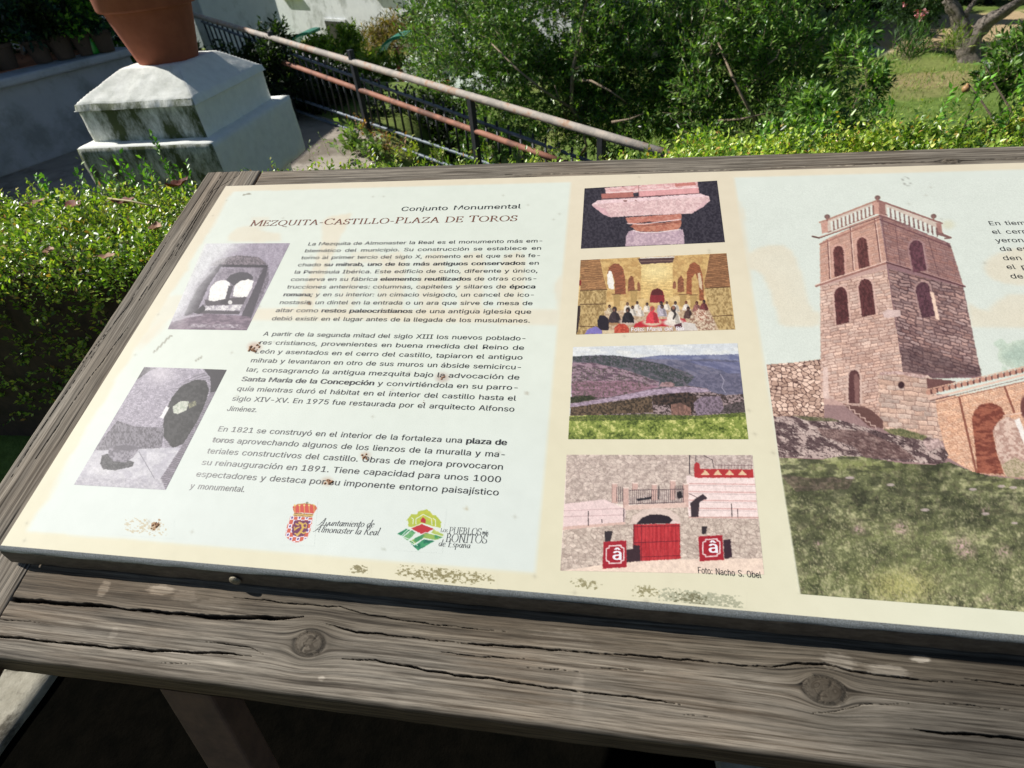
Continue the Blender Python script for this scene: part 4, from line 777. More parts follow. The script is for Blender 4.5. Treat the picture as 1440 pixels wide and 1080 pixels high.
    fl = m * (_h(np.floor(c.X / 1.6), np.floor(c.Y / 1.6), 60) > .84) * sstep(.40, .56, fbm(c.X * .07, c.Y * .07, 61)) * (.25 + .75 * dp); c.put(blur(fl), (204, 196, 160), .85)
    for x, y, r in ((790, 775, 34), (810, 800, 26), (400, 715, 20), (890, 975, 14), (240, 770, 14), (560, 710, 30), (950, 800, 24), (880, 640, 14)):
        X_, Y_ = zB((x, y))[0]; k = np.exp(-(((c.X - X_) / (r / 2.7)) ** 2 + ((c.Y - Y_) / (r / 3.2)) ** 2)) * (_h(np.floor(c.X / 1.7), np.floor(c.Y / 1.7), 63) > .5) * m; c.put(blur(k), (206, 168, 176), .85)
    for x, y in ((520, 545), (832, 562), (365, 518), (985, 555), (880, 655), (990, 690), (940, 550), (650, 640)): c.ell(*zB((x, y))[0], 4.5 + (x % 3), 1.8, (188, 170, 176), .8)
    X_, Y_ = zB((560, 930))[0]; k = np.exp(-(((c.X - X_) / 45) ** 2 + ((c.Y - Y_) / 22) ** 2)) * sstep(.4, .6, n) * m; c.put(k, (184, 178, 116), .8)

photo('photograph', [(822, 265), (1008.3, 254), (1019.4, 340.6), (816.8, 349.8)], .7, p_capital, 'printed photograph of a pale pink stone capital against black')
photo('photograph', [(816.5, 365.8), (1021.5, 356), (1034, 463.3), (810, 470.6)], .65, p_interior, 'printed photograph of seated people between brick arches')
photo('photograph', [(806, 488), (1037, 482.7), (1052.5, 617.7), (799, 617.7)], .75, p_hills, 'printed photograph of wooded hills behind a ruined wall and grass')
photo('photograph', [(796.8, 639.5), (1058, 640), (1074.5, 808), (788, 802.5)], .75, p_bullring, 'printed photograph of a stone bullring with red gate and two red signs')
photo('photograph', [(302 - 14, 342.5), (408, 342), (347, 464.5), (236, 463)], .7, p_window, 'faded violet photograph of a twin arched window')
photo('photograph', [(203, 516), (319, 520), (233, 689), (104, 681.5)], .75, p_patio, 'violet photograph of a vaulted stone passage with a basin')
cT = Canvas([(1044, 262), (1470, 247), (1540, 868.5), (1121, 835)], 1.05); p_tower(cT); raw = cT.img.copy(); finish(cT, .90, .16); cT.img *= np.array([1.02, 1.03, 1.01])
# the tower picture has no frame: its sky is the field of the sheet, ghost letters included
msk = inpoly(cT.X, cT.Y, zT((0, 0), (2000, -40), (2000, 1200), (1148, 972), (1100, 740), (1060, 550), (1004, 318), (962, 240), (700, 140), (655, 110), (400, 205), (345, 312), (362, 548), (385, 560), (395, 890), (118, 915), (60, 560)))
samp = sheet_colour(cT)
isky = np.abs(raw - np.array([214, 225, 216.])).sum(-1) < 60
pale = blur(blur((isky & (cT.Y < 560)).astype(float))); lef = 1 - sstep(1.1165, 1.1195, cT.u)
k_ = np.clip(np.maximum(pale, lef), 0, 1)[..., None]; cT.img = cT.img * (1 - k_) + samp * k_; cT.speck(7)
cT.build('photograph', M_print, board_o, 'large printed photograph of a stone bell tower above a meadow', )

# small signs' letters in the bullring picture: the same hatted a
for (x, y) in ((243, 950), (649, 920)):
    tx = Text(); (X_, Y_), = zQ((x, y)); u, v = trace(X_, Y_); tx.line("â", u, u, v, 0.030, just=False, bold=.012, squeeze=1.1); tx.build('sign_letter', INKW)
for q, args in (([(545, 792), (700, 806), (700, 829), (545, 815)], ((552, 680, 797, 819, .46, (122, 112, 70), 3), (655, 697, 805, 822, .50, (126, 116, 76), 6))), ([(484, 790), (522, 793), (522, 812), (484, 808)], ((490, 518, 794, 808, .44, (116, 106, 68), 4, .05),)), ([(790, 808), (1050, 832), (1050, 856), (790, 832)], ((925, 1046, 831, 857, .36, (160, 160, 134), 8, .12), (935, 1000, 832, 852, .50, (110, 106, 78), 18), (800, 850, 813, 829, .50, (136, 128, 90), 9), (885, 930, 822, 842, .50, (136, 128, 90), 14))), ([(165, 722), (245, 730), (245, 758), (165, 752)], ((170, 240, 728, 754, .52, (200, 182, 146), 15), (212, 226, 732, 748, .40, (150, 104, 58), 16, -.6)))):
    cc_ = Canvas(q, .6, .00007); cc_.img = sheet_colour(cc_)
    for a_ in args: moss(cc_, *a_)
    cc_.build('lichen_stain', M_print, board_o)

# ---- coat of arms and village emblem, as small prints
def p_arms(c):
    c.img = sheet_colour(c)
    sh = zG((160, 150), (262, 158), (250, 215), (236, 250), (205, 268), (178, 272), (150, 258), (136, 240), (140, 205))
    m = c.poly(sh, (206, 92, 66)); k = .11
    xs, ys = (c.X - 409), (c.Y - 725); a = np.floor((xs + ys * .25) / 5.2); b_ = np.floor(ys / 6.0)
    chk = ((a + b_) % 2 == 0) * m; c.put(chk, (236, 228, 232)); d = np.hypot(((xs + ys * .25) / 5.2) % 1 - .5, (ys / 6.0) % 1 - .5); c.put(chk * (d < .28), (92, 62, 140))
    c.poly(zG((178, 168), (246, 172), (236, 215), (222, 240), (196, 246), (168, 236), (166, 205)), (110, 42, 84))
    for pts, w_ in ((((200, 180), (212, 186), (216, 205), (205, 222), (190, 238)), 3.0), (((212, 190), (228, 182), (234, 190)), 1.7), (((214, 200), (230, 205), (232, 196)), 1.6), (((205, 222), (220, 230), (228, 224)), 1.8), (((196, 190), (184, 186)), 1.8), (((198, 200), (184, 206)), 1.7), (((190, 236), (180, 230)), 1.8), (((190, 205), (178, 215), (176, 200)), 1.3)): c.line(zG(*pts), w_, (222, 184, 78))
    c.tex(zG((172, 148), (176, 134), (224, 138), (264, 140), (258, 154), (215, 152)), (196, 150, 70), (140, 90, 40), .8, .8, 3)
    c.poly(zG((176, 134), (168, 108), (188, 98), (232, 92), (272, 100), (282, 112), (264, 138), (224, 134)), (206, 76, 66))
    for x in (178, 200, 222, 244, 266): c.line(zG((x, 104), (x + 2, 132)), 1.0, (226, 180, 90)); c.ell(*zG((x, 100))[0], 1.4, 1.4, (230, 200, 120))
    c.line(zG((172, 120), (190, 96), (232, 92), (262, 98), (278, 118)), 1.1, (190, 130, 60)); c.line(zG((235, 84), (235, 96)), 1.1, (90, 100, 70)); c.line(zG((231, 88), (240, 88)), .9, (90, 100, 70)); c.line(zG((172, 142), (262, 147)), 1.0, (236, 206, 130))
def p_village(c):
    c.img = sheet_colour(c)
    G1 = (178, 190, 72)
    c.poly(zG((700, 198), (700, 170), (692, 170), (716, 142), (742, 140), (748, 128), (786, 118), (816, 146), (828, 146), (856, 180), (850, 184), (850, 204), (810, 196), (770, 182), (730, 204)), G1)
    c.tex(zG((742, 142), (786, 118), (816, 146), (830, 200), (770, 180), (745, 196)), (200, 196, 60), (168, 184, 70), .2, .2, 3, .7)
    W_ = (226, 232, 222); c.line(zG((722, 186), (724, 164), (716, 158)), 1.0, W_); c.line(zG((736, 186), (736, 162), (770, 142), (808, 162), (810, 190)), 1.0, W_); c.line(zG((826, 196), (826, 168), (816, 160)), 1.0, W_)
    c.poly(zG((757, 178), (759, 164), (768, 154), (782, 166), (780, 184), (768, 180)), (178, 36, 46))
    c.poly(zG((712, 206), (764, 186), (818, 208), (770, 236)), (186, 40, 50)); c.line(zG((708, 206), (764, 183), (822, 208)), .9, W_)
    for q, a, b_ in ((((648, 232), (690, 208), (712, 212), (672, 244)), (20, 110, 84), (50, 140, 90)), (((676, 248), (716, 214), (736, 226), (700, 262)), (30, 124, 88), (110, 170, 110)),
                     (((704, 266), (780, 226), (862, 244), (826, 262), (770, 250), (728, 280)), (150, 180, 84), (60, 140, 90)), (((730, 284), (774, 256), (822, 264), (745, 308), (712, 276)), (18, 104, 80), (60, 150, 100)), (((818, 210), (864, 236), (852, 246), (806, 226)), (196, 200, 110), (170, 190, 90))):
        c.tex(zG(*q), a, b_, .15, .15, 4)
    for q in (((652, 234), (716, 262), (742, 284)), ((664, 246), (700, 210)), ((720, 284), (775, 252), (830, 262)), ((700, 266), (780, 224), (860, 244))): c.line(zG(*q), .9, W_)
photo('coat_of_arms', [(400, 703), (447, 705), (442, 768), (395, 766)], .5, p_arms, 'printed crowned chequered coat of arms with golden lion', h=.00007, tone=False)
photo('village_emblem', [(556, 712), (628, 716), (622, 778), (552, 774)], .55, p_village, 'printed emblem of green houses above red and green fields', h=.00007, tone=False)

# ---- dried mud splashes and screws that stand proud of the sheet
M_mud = simple('dried_mud', tuple(lin((120, 82, 52))), tuple(lin((186, 146, 116))), 500, .95, .5, 800, dist=.0008)
def splash(x, y, r, seed, n=9):
    rr = random.Random(seed); mb = MB()
    for i in range(n):
        px_, py_ = x + rr.gauss(0, r * .42), y + rr.gauss(0, r * .34); s = rr.uniform(.18, .42) * r / 810 * .95
        c_ = board(*trace(px_, py_)); k = 7; ang = rr.random() * 6
        ring = [c_ + BN * .0003 + (BU * math.cos(ang + j * 2 * math.pi / k) * s * rr.uniform(.7, 1.3) + BV * math.sin(ang + j * 2 * math.pi / k) * s * rr.uniform(.6, 1.1)) for j in range(k)]
        top = [c_ + (p - c_) * .55 + BN * s * rr.uniform(.25, .5) for p in ring]
        mb.add(ring + top + [c_ + BN * s * .6], [(j, (j + 1) % k, k + (j + 1) % k, k + j) for j in range(k)] + [(k + j, k + (j + 1) % k, 2 * k) for j in range(k)])
    return mb.build('mud_splash', M_mud, board_o, smooth=False)
for i, (x, y, r, n) in enumerate(((354, 491, 9, 12), (364, 486, 6, 6), (622, 531, 6, 5), (513, 643, 7, 9), (461, 677, 8, 8), (595, 565, 3, 3), (220, 738, 6, 9), (214, 744, 4, 3), (435, 427, 3, 4))): splash(x, y, r * .85, i + 50, n)
M_screw = simple('worn_screw', tuple(lin((150, 142, 120))), tuple(lin((110, 100, 84))), 300, .5, .3, 600, metal=.3)
for uc in (trace(322, 808)[0],):
    mb = MB(); vr, hr = PH + .0142, -.019; c_ = board(uc, vr, hr); ax = BV * .97 + BN * .25; ax /= np.linalg.norm(ax); e1 = BU; e2 = np.cross(ax, e1); n = 20
    prof = [(.0085, 0), (.0085, .001), (.0072, .0030), (.0045, .0042), (.001, .0046)]
    P_ = [c_ + e1 * r * math.cos(a) + e2 * r * math.sin(a) + ax * z for r, z in prof for a in np.arange(n) * 2 * math.pi / n]
    mb.add(P_, [(i * n + j, i * n + (j + 1) % n, (i + 1) * n + (j + 1) % n, (i + 1) * n + j) for i in range(len(prof) - 1) for j in range(n)] + [tuple((len(prof) - 1) * n + j for j in range(n))])
    mb.build('screw', M_screw, board_o, smooth=True)

# ---- weathered timber
def timber_mat(name, c_lo, c_hi, warm):
    m, nt, b = mat_new(name); at = nt.nodes.new('ShaderNodeAttribute'); at.attribute_name = 'grain'; ca = nt.nodes.new('ShaderNodeAttribute'); ca.attribute_name = 'Col'
    g1 = noise(nt, 1.0, 6, .62, at.outputs['Vector'], (1.5, 62, 40)); g2 = noise(nt, 1.0, 5, .6, at.outputs['Vector'], (4.5, 250, 120)); g3 = noise(nt, 1.0, 3, .5, at.outputs['Vector'], (3, 6, 6))
    col = mix(nt, g1, c_lo, c_hi); col2 = mix(nt, ramp(nt, g2, [(.40, (.50, .48, .46)), (.58, (1.15, 1.15, 1.15))]), (0, 0, 0), col, 'MIX')
    col = mix(nt, 1.0, col, ramp(nt, g2, [(.38, (.36, .34, .32)), (.47, (.82, .81, .80)), (.56, (1.02, 1.02, 1.02)), (.66, (1.28, 1.28, 1.28))]), 'MULTIPLY')
    col = mix(nt, ramp(nt, g3, [(.42, (0, 0, 0)), (.68, (.5, .5, .5))]), col, warm); col = mix(nt, 1.0, col, ca.outputs[0], 'MULTIPLY')
    g4 = noise(nt, 1.0, 4, .7, at.outputs['Vector'], (16, 520, 200)); col = mix(nt, 1.0, col, ramp(nt, g4, [(.36, (.55, .54, .52)), (.5, (1, 1, 1)), (.66, (1.3, 1.3, 1.3))]), 'MULTIPLY')
    nt.links.new(col, b.inputs['Base Color']); b.inputs['Roughness'].default_value = .82; b.inputs['Specular IOR Level'].default_value = .25
    n1_ = bump_from(nt, g1, b, .5, .0022); bump_from(nt, g2, b, .55, .0008, n1_); return m
M_wood = timber_mat('weathered_timber', (.085, .070, .052), (.36, .318, .255), (.19, .135, .085))
def plank(name, a0, a1, b0, b1, along='u', n=(700, 130), top=0.0, knots=(), cracks=(), seed=0, mottle=None, thick=.045, splay=0.0, b0f=None, b1f=None, edge=.004, tone=1.0, white=()):
    """a beam whose top lies RAILH below the sheet; a = along, b = across (board coordinates); cracks [(pts(a,b), width, depth)]"""
    a = np.linspace(a0, a1, n[0]); b_ = np.linspace(0, 1, n[1]); A, T = np.meshgrid(a, b_)
    Bm = b0 + (b1 - b0) * T
    wv = .0022 * (vnoise(A * 5, A * 0, seed) - .5) + .0010 * (vnoise(A * 40, A * 0, seed + 1) - .5)
    Bm = Bm + wv * (2 * T - 1); psi = Bm + .010 * (fbm(A * 1.6, Bm * 7, seed + 2, 3) - .5); H = np.zeros_like(A); tint = np.ones(A.shape + (3,)) * tone
    for ka, kb, kr, el in knots:
        x = (A - ka) / el; y = Bm - kb; r2 = x * x + y * y; r = np.sqrt(r2) + 1e-6
        outf = np.exp(-np.maximum(r - kr, 0) / (kr * 2.6)); dpsi = y * (kr * kr / np.maximum(r2, kr * kr)) * outf * .92
        inside = 1 - sstep(kr * .8, kr * 1.05, r); psi = psi - dpsi; psi = psi * (1 - inside) + (r * .42 + .004 * vnoise(np.arctan2(y, x) * 1.2, r * 300, 5)) * inside
        H += .0016 * np.exp(-((r - kr * .3) / (kr * .9)) ** 2); ring = np.exp(-((r - kr) / (kr * .16)) ** 2) * (vnoise(np.arctan2(y, x) * 2.2, r * 0, seed + 9) > .35); H -= .0014 * ring; tint *= (1 - .30 * ring)[..., None]
        halo = np.exp(-(r / (kr * 1.5)) ** 2); tint *= (1 - .42 * halo)[..., None] * (1 - np.array([0, .03, .08]) * halo[..., None])
        tint *= (1 - .35 * inside * vnoise(x * 900, y * 900, 31) * vnoise(np.arctan2(y, x) * 5, r * 200, 33))[..., None]
        rc = np.exp(-((np.abs(np.sin(np.arctan2(y, x) * 1.0 + .6 + r * 40))) / .10) ** 2) * (r < kr * .8) * (r > kr * .2); H -= .001 * rc; tint *= (1 - .45 * rc)[..., None]
    rows = vnoise(psi * 260, A * 1.3, seed + 4) * .55 + vnoise(psi * 90, A * .8, seed + 5) * .45
    H += .0014 * (rows - .5); tint *= (.70 + .55 * sstep(.25, .75, rows))[..., None]
    tint *= (.90 + .2 * fbm(A * 3.2, Bm * 12, seed + 6))[..., None]
    # drying checks: short thin splits along the grain everywhere
    ck = vnoise(psi * 230, A * 3.5, seed + 7); zone = sstep(.42, .62, vnoise(A * 2.3, psi * 30, seed + 8)); c_ = sstep(.84, .93, ck) * zone; H -= .0012 * c_; tint *= (1 - .65 * c_)[..., None]
    for pts, wd, dp in cracks:
        pa = np.array([p[0] for p in pts]); pb = np.array([p[1] for p in pts]); o = np.argsort(pa); pa = pa[o]; pb = pb[o]
        yc = np.interp(A, pa, pb) + .0016 * (fbm(A * 45, A * 0 + seed, 3, 4) - .5) * 2; span = sstep(pa[0] - .001, pa[0] + .03, A) * (1 - sstep(pa[-1] - .05, pa[-1] + .001, A))
        if pa[0] <= a0 + .02: span = (1 - sstep(pa[-1] - .05, pa[-1] + .001, A))
        wl = wd * .62 * (.25 + .9 * vnoise(A * 14, A * 0, int(wd * 1e5) + seed) + .45 * vnoise(A * 130, A * 0 + 3, seed))  * (.15 + .85 * span) * (span > .01); e = np.clip(np.abs(Bm - yc) / np.maximum(wl, 1e-5), 0, 9)
        k = 1 - sstep(.45, 1.0, e); k *= (span > .01); H -= dp * k; tint *= (1 - .90 * k)[..., None]; lip = np.exp(-((e - 1.3) / .4) ** 2) * (span > .01); tint *= (1 + .12 * lip)[..., None]
    if mottle is not None: tint = mottle(A, Bm, psi, tint)
    for wa, wb, ra, rb, al, sd in white:
        al = al * .62
        k = np.clip(1 - np.hypot((A - wa) / ra, (Bm - wb) / rb), 0, 1); k = sstep(.25, .55, k * .9 + .5 * (fbm(A * 160, psi * 420, sd) - .35)) * (k > 0) * al; tint = tint * (1 - k[..., None]) + 2.6 * k[..., None] * np.array([1, 1.02, 1.05])
    ed = np.minimum(T, 1 - T) * abs(b1 - b0); H -= edge * .35 * (1 - sstep(0, edge, ed)) ** 2
    hh = -RAILH + top + H
    if along == 'u': Pt = board(A, Bm) + hh[..., None] * BN
    else: Pt = board(Bm, A) + hh[..., None] * BN
    V = Pt.reshape(-1, 3); Fq = grid_faces(n[0], n[1])
    if along != 'u': Fq = Fq[:, ::-1]
    G = np.stack([A, psi, A * 0 + seed], -1).reshape(-1, 3); Cl = tint.reshape(-1, 3)
    # the four sides and the underside: rows hung from the border
    def skirt(idx, dirv, rowsn=7):
        base = Pt.reshape(-1, 3)[idx]; L = []; g = []
        for k in range(1, rowsn + 1):
            t_ = k / rowsn; L.append(base - BN * thick * t_ + dirv * (.0025 * math.sin(min(1, t_ * 4) * 1.57) + splay * t_)[..., None] if np.ndim(splay) else base - BN * thick * t_ + dirv * (.0025 * math.sin(min(1, t_ * 4) * 1.57) + splay * t_))
            gg = G[idx].copy(); gg[:, 1] += thick * t_ * 1.0; g.append(gg)
        return L, g
    nV = len(V); allV = [V]; allF = [Fq]; allG = [G]; allC = [Cl]; n0, n1_ = n
    top_i = np.arange(n0); bot_i = top_i + (n1_ - 1) * n0; lef = np.arange(n1_) * n0; rig = lef + n0 - 1; lastr = []
    bdir, adir = (BV, BU) if along == 'u' else (BU, BV)
    for idx, dv, flip in ((top_i, -bdir, 1), (bot_i, bdir, 0), (lef, -adir, 0), (rig, adir, 1)):
        L, g = skirt(idx, dv); m_ = len(idx); b0_ = nV
        ids = [idx] + [nV + k * m_ + np.arange(m_) for k in range(len(L))]; nV += m_ * len(L)
        for q in L: allV.append(q)
        for q in g: allG.append(q); allC.append(Cl[idx] * np.array([1.0, .76, .54]))
        for r0, r1 in zip(ids[:-1], ids[1:]):
            f_ = np.stack([r0[:-1], r1[:-1], r1[1:], r0[1:]], 1); f_ = f_[:, ::-1] if flip else f_
            if along != 'u': f_ = f_[:, ::-1]
            allF.append(f_)
        lastr.append(ids[-1])
    Vv = np.concatenate(allV); c4 = [lastr[0][0], lastr[0][-1], lastr[1][-1], lastr[1][0]]; allF.append(np.array([c4]))
    return link(name, mesh_np(name, Vv, np.concatenate(allF), np.concatenate(allC), vec=np.concatenate(allG)), board_o, M_wood)
def tr(*pts): return [trace(x, y, -RAILH) for x, y in pts]
zL = Z(0, 700, 2.8417); zM = Z(480, 780, 3.0); zR = Z(960, 800, 3.0)
cr = [(tr(*zL((-60, 398), (0, 400), (200, 418), (400, 432), (600, 455), (900, 480), (1100, 480), (1220, 474))), .0042, .012),
      (tr(*zL((-60, 545), (0, 552), (300, 585), (600, 612), (900, 622), (1010, 636))), .0026, .010),
      (tr(*zL((-60, 480), (60, 488), (200, 505))), .0012, .004), (tr(*zL((640, 664), (770, 662))), .0010, .004),
      (tr(*zL((930, 400), (1364, 436)), *zM((120, 255), (300, 285), (700, 325))), .0012, .004),
      (tr(*zL((820, 574), (1000, 600), (1060, 625))), .0012, .004), (tr(*zL((1290, 500), (1364, 520)), *zM((60, 325), (300, 352), (520, 374))), .0018, .006),
      (tr(*zM((500, 372), (700, 385), (900, 402), (1200, 425), (1440, 442)), *zR((100, 388), (250, 405), (380, 412), (480, 396), (600, 400), (720, 432), (900, 458), (1150, 480))), .0022, .008),
      (tr(*zM((0, 438), (140, 448), (330, 482), (480, 508), (620, 520), (760, 545), (960, 572), (1200, 600), (1440, 632))), .0022, .008), (tr(*zM((400, 410), (600, 430), (800, 442))), .0010, .003),
      (tr(*zM((780, 478), (900, 484), (1040, 497))), .0012, .004), (tr(*zM((1060, 476), (1300, 494))), .0010, .004), (tr(*zR((960, 678), (1100, 690), (1250, 702), (1440, 720), (1600, 740))), .0026, .009),
      (tr(*zR((1150, 460), (1300, 478), (1440, 492), (1600, 506))), .0012, .004), (tr(*zR((1080, 566), (1240, 580), (1400, 600))), .0011, .004), (tr(*zR((520, 606), (650, 600), (760, 572), (980, 570))), .0009, .003), (tr(*zR((0, 614), (180, 628))), .001, .003)]
k1 = tr(zL((1238, 582))[0])[0]; k2 = tr(zR((600, 512))[0])[0]
wspots = [(*tr(zL((415, 362))[0])[0], .012, .018, .55, 3), (*tr(zL((640, 368))[0])[0], .034, .010, .75, 4), (*tr(zL((740, 395))[0])[0], .030, .012, .3, 5), (*tr(zL((1285, 722))[0])[0], .007, .005, 1.0, 6), (*tr(zL((860, 430))[0])[0], .05, .012, .22, 7), (*tr(zM((930, 370))[0])[0], .06, .02, .14, 17),
          (*tr(zR((660, 392))[0])[0], .030, .014, .55, 8), (*tr(zR((860, 428))[0])[0], .034, .010, .6, 9), (*tr(zR((1005, 380))[0])[0], .016, .006, .9, 10), (*tr(zL((455, 540))[0])[0], .01, .012, .3, 12), (*tr(zM((1000, 580))[0])[0], .012, .03, .22, 13)]
def rail_tone(A, Bm, psi, tint):
    # darker brown towards the upper edge; dappled shade painted in at the right end
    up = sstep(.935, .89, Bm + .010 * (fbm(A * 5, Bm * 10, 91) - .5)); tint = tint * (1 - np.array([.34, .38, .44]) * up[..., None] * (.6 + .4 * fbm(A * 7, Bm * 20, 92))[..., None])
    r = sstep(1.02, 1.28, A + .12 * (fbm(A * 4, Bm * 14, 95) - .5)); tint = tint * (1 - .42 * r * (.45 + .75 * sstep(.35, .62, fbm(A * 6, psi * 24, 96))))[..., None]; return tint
plank('front_rail', .030, 1.90, .822, .990, 'u', (1560, 250), 0, [(k1[0], k1[1], .0150, 1.38), (k2[0], k2[1], .0150, 1.5)], cr, 3, rail_tone, .05, splay=.009, white=wspots)
plank('back_rail', .0345, 1.90, -.106, .030, 'u', (900, 90), 0, [(1.545, -.062, .008, 2.2), (.69, -.045, .010, 2.6)], [(tr((700, 246), (820, 244), (900, 241), (1000, 240), (1100, 236), (1440, 222)), .0012, .003), (tr((700, 226), (900, 219), (1200, 209)), .0009, .002)], 23, tone=1.02)
sc_ = [([(p[1], p[0]) for p in tr(*q)], w_, .004) for q, w_ in ((((336, 246), (300, 268), (240, 370)), .0014), (((318, 236), (250, 345), (200, 420)), .0010), (((180, 460), (120, 540), (40, 660)), .0011), (((150, 470), (60, 600), (10, 680)), .0009), (((212, 395), (190, 432)), .0016), (((240, 330), (180, 430), (100, 530)), .001))]
plank('stile', -.108, 1.03, -.118, .0265, 'v', (900, 130), .0, [], sc_, 41, tone=1.05, thick=.05)
plank('stile', -.108, 1.03, 1.904, 2.05, 'v', (300, 40), .0, [], [], 47, tone=1.0, thick=.05)
M_leg = simple('brown_timber', (.22, .115, .065), (.14, .075, .045), 25, .75, .3, 120)
def beam(name, p0, p1, wx, wy, mat, parent):
    mb = MB(); p0 = np.array(p0, float); p1 = np.array(p1, float); d = p1 - p0; L = np.linalg.norm(d); d /= L; x = np.array([1, 0, 0]) - d * d[0]; x /= np.linalg.norm(x); y = np.cross(d, x)
    mb.box((p0 + p1) / 2, (wx, wy, L), (x, y, d)); return mb.build(name, mat, parent, bevel=.004)
for uc in (.278, 1.60):
    p = board(uc, .945, -RAILH - .052); beam('leg', p, p + np.array([.155, -.275, -1.0]) * (p[2] / 1.0), .083, .045, M_leg, board_o)
    p = board(uc, .05, -RAILH - .052); beam('leg', p, p + np.array([.10, .06, -1.0]) * (p[2] / 1.0), .083, .06, M_leg, board_o)
mb = MB(); mb.box(board(.965, .43, -.031), (1.86, .80, .002), (BU, BV, BN)); mb.build('back_sheet', M_rim, board_o)
bpy.data.objects.remove(_to, do_unlink=True)

# ================================================================== GROUND
def smin(a, b, x): return sstep(a, b, x)
def ground_z(x, y):
    x = np.asarray(x, float); y = np.asarray(y, float)
    drop = sstep(2.55, 4.2, y) * sstep(-1.75, -.6, x + .18 * (y - 4))       # falls away behind the hedge, right of the path
    far = sstep(6.6, 8.6, y + .25 * x)
    z = -1.25 * np.maximum(drop, far)
    z = z + .10 * (fbm(x * .35, y * .35, 71, 3) - .5) * np.maximum(drop, far)
    return z - .35 * sstep(20, 40, y)
xs = np.concatenate([np.linspace(-60, -8, 14)[:-1], np.linspace(-8, 9, 150)[:-1], np.linspace(9, 20, 40)[:-1], np.linspace(20, 70, 12)])
ys = np.concatenate([np.linspace(-12, .0, 12)[:-1], np.linspace(0, 9, 110)[:-1], np.linspace(9, 24, 130)[:-1], np.linspace(24, 120, 20)])
GX, GY = np.meshgrid(xs, ys); GZ = ground_z(GX, GY)
def c3(r, g, b): return lin((r, g, b))
col = np.zeros(GX.shape + (3,)) + c3(112, 134, 66)
def gput(m, c, al=1.0): global col; m = (m * al)[..., None]; col = col * (1 - m) + np.asarray(c) * m
n1 = fbm(GX * .9, GY * .9, 5); n2 = fbm(GX * 2.7, GY * 2.7, 6)
gput(sstep(.45, .62, n1), c3(138, 140, 84), .6); gput(sstep(.5, .7, n2), c3(82, 104, 44), .6)
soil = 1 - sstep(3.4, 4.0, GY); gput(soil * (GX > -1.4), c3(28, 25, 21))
def blob(px_, py_, rx, ry, c, z=-1.25, al=1.0, rot=0.0):
    p = atz(px_, py_, z); dx, dy = GX - p[0], GY - p[1]; ca, sa = math.cos(rot), math.sin(rot)
    d = np.hypot((dx * ca + dy * sa) / rx, (-dx * sa + dy * ca) / ry) + .35 * (fbm(GX * 1.3, GY * 1.3, 8) - .5); gput(1 - sstep(.8, 1.1, d), c, al)
blob(1310, 44, 6.5, 1.9, c3(206, 182, 140)); blob(1400, 40, 6.0, 1.7, c3(190, 166, 128)); blob(1335, 112, 1.2, .5, c3(176, 152, 116), al=.65); blob(1260, 132, .8, .35, c3(150, 138, 96), al=.5)
blob(520, 120, 3.4, 2.2, c3(186, 196, 182)); blob(585, 108, 2.0, 2.8, c3(188, 198, 186)); blob(560, 60, 5, 2, c3(120, 116, 60)); blob(1178, 75, .9, .7, c3(196, 202, 190))
col = np.clip(col * 1.18, 0, .8)
M_ground = colmat('ground', rough=.95, spec=.1, fine=.35, fscale=14, bump=.6, bscale=30, dist=.02)
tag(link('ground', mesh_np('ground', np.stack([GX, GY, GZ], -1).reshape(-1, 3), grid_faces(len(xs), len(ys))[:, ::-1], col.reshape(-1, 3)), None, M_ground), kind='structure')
def sheet_obj(name, pts, z, mat, sub=40, kind='structure', zf=None):
    P4 = np.array([[*p, 0] for p in pts], float); a = np.linspace(0, 1, sub); A, Bq = np.meshgrid(a, a)
    Q = P4[0] * ((1 - A) * (1 - Bq))[..., None] + P4[1] * (A * (1 - Bq))[..., None] + P4[2] * (A * Bq)[..., None] + P4[3] * ((1 - A) * Bq)[..., None]
    Q[..., 2] = z if zf is None else zf(Q[..., 0], Q[..., 1]) + z
    Fq = grid_faces(sub, sub)
    e1 = Q[0, 1] - Q[0, 0]; e2 = Q[1, 0] - Q[0, 0]
    if np.cross(e2, e1)[2] < 0: Fq = Fq[:, ::-1]
    return tag(link(name, mesh_np(name, Q.reshape(-1, 3), Fq, smooth=True), None, mat), kind=kind)
M_pave = simple('path_concrete', tuple(c3(176, 166, 152)), tuple(c3(150, 140, 126)), 3, .9, .35, 60, dist=.006, c3=tuple(c3(120, 110, 96)), s3=1.7)
sheet_obj('pavement', [(-12, 2.2), (-1.3, 2.2), (-2.08, 5.22), (-12, 13.5)], .006, M_pave)
M_stone = simple('pale_stone', tuple(c3(176, 170, 152)), tuple(c3(140, 134, 116)), 14, .9, .6, 70, dist=.006, c3=tuple(c3(90, 84, 70)), s3=9)
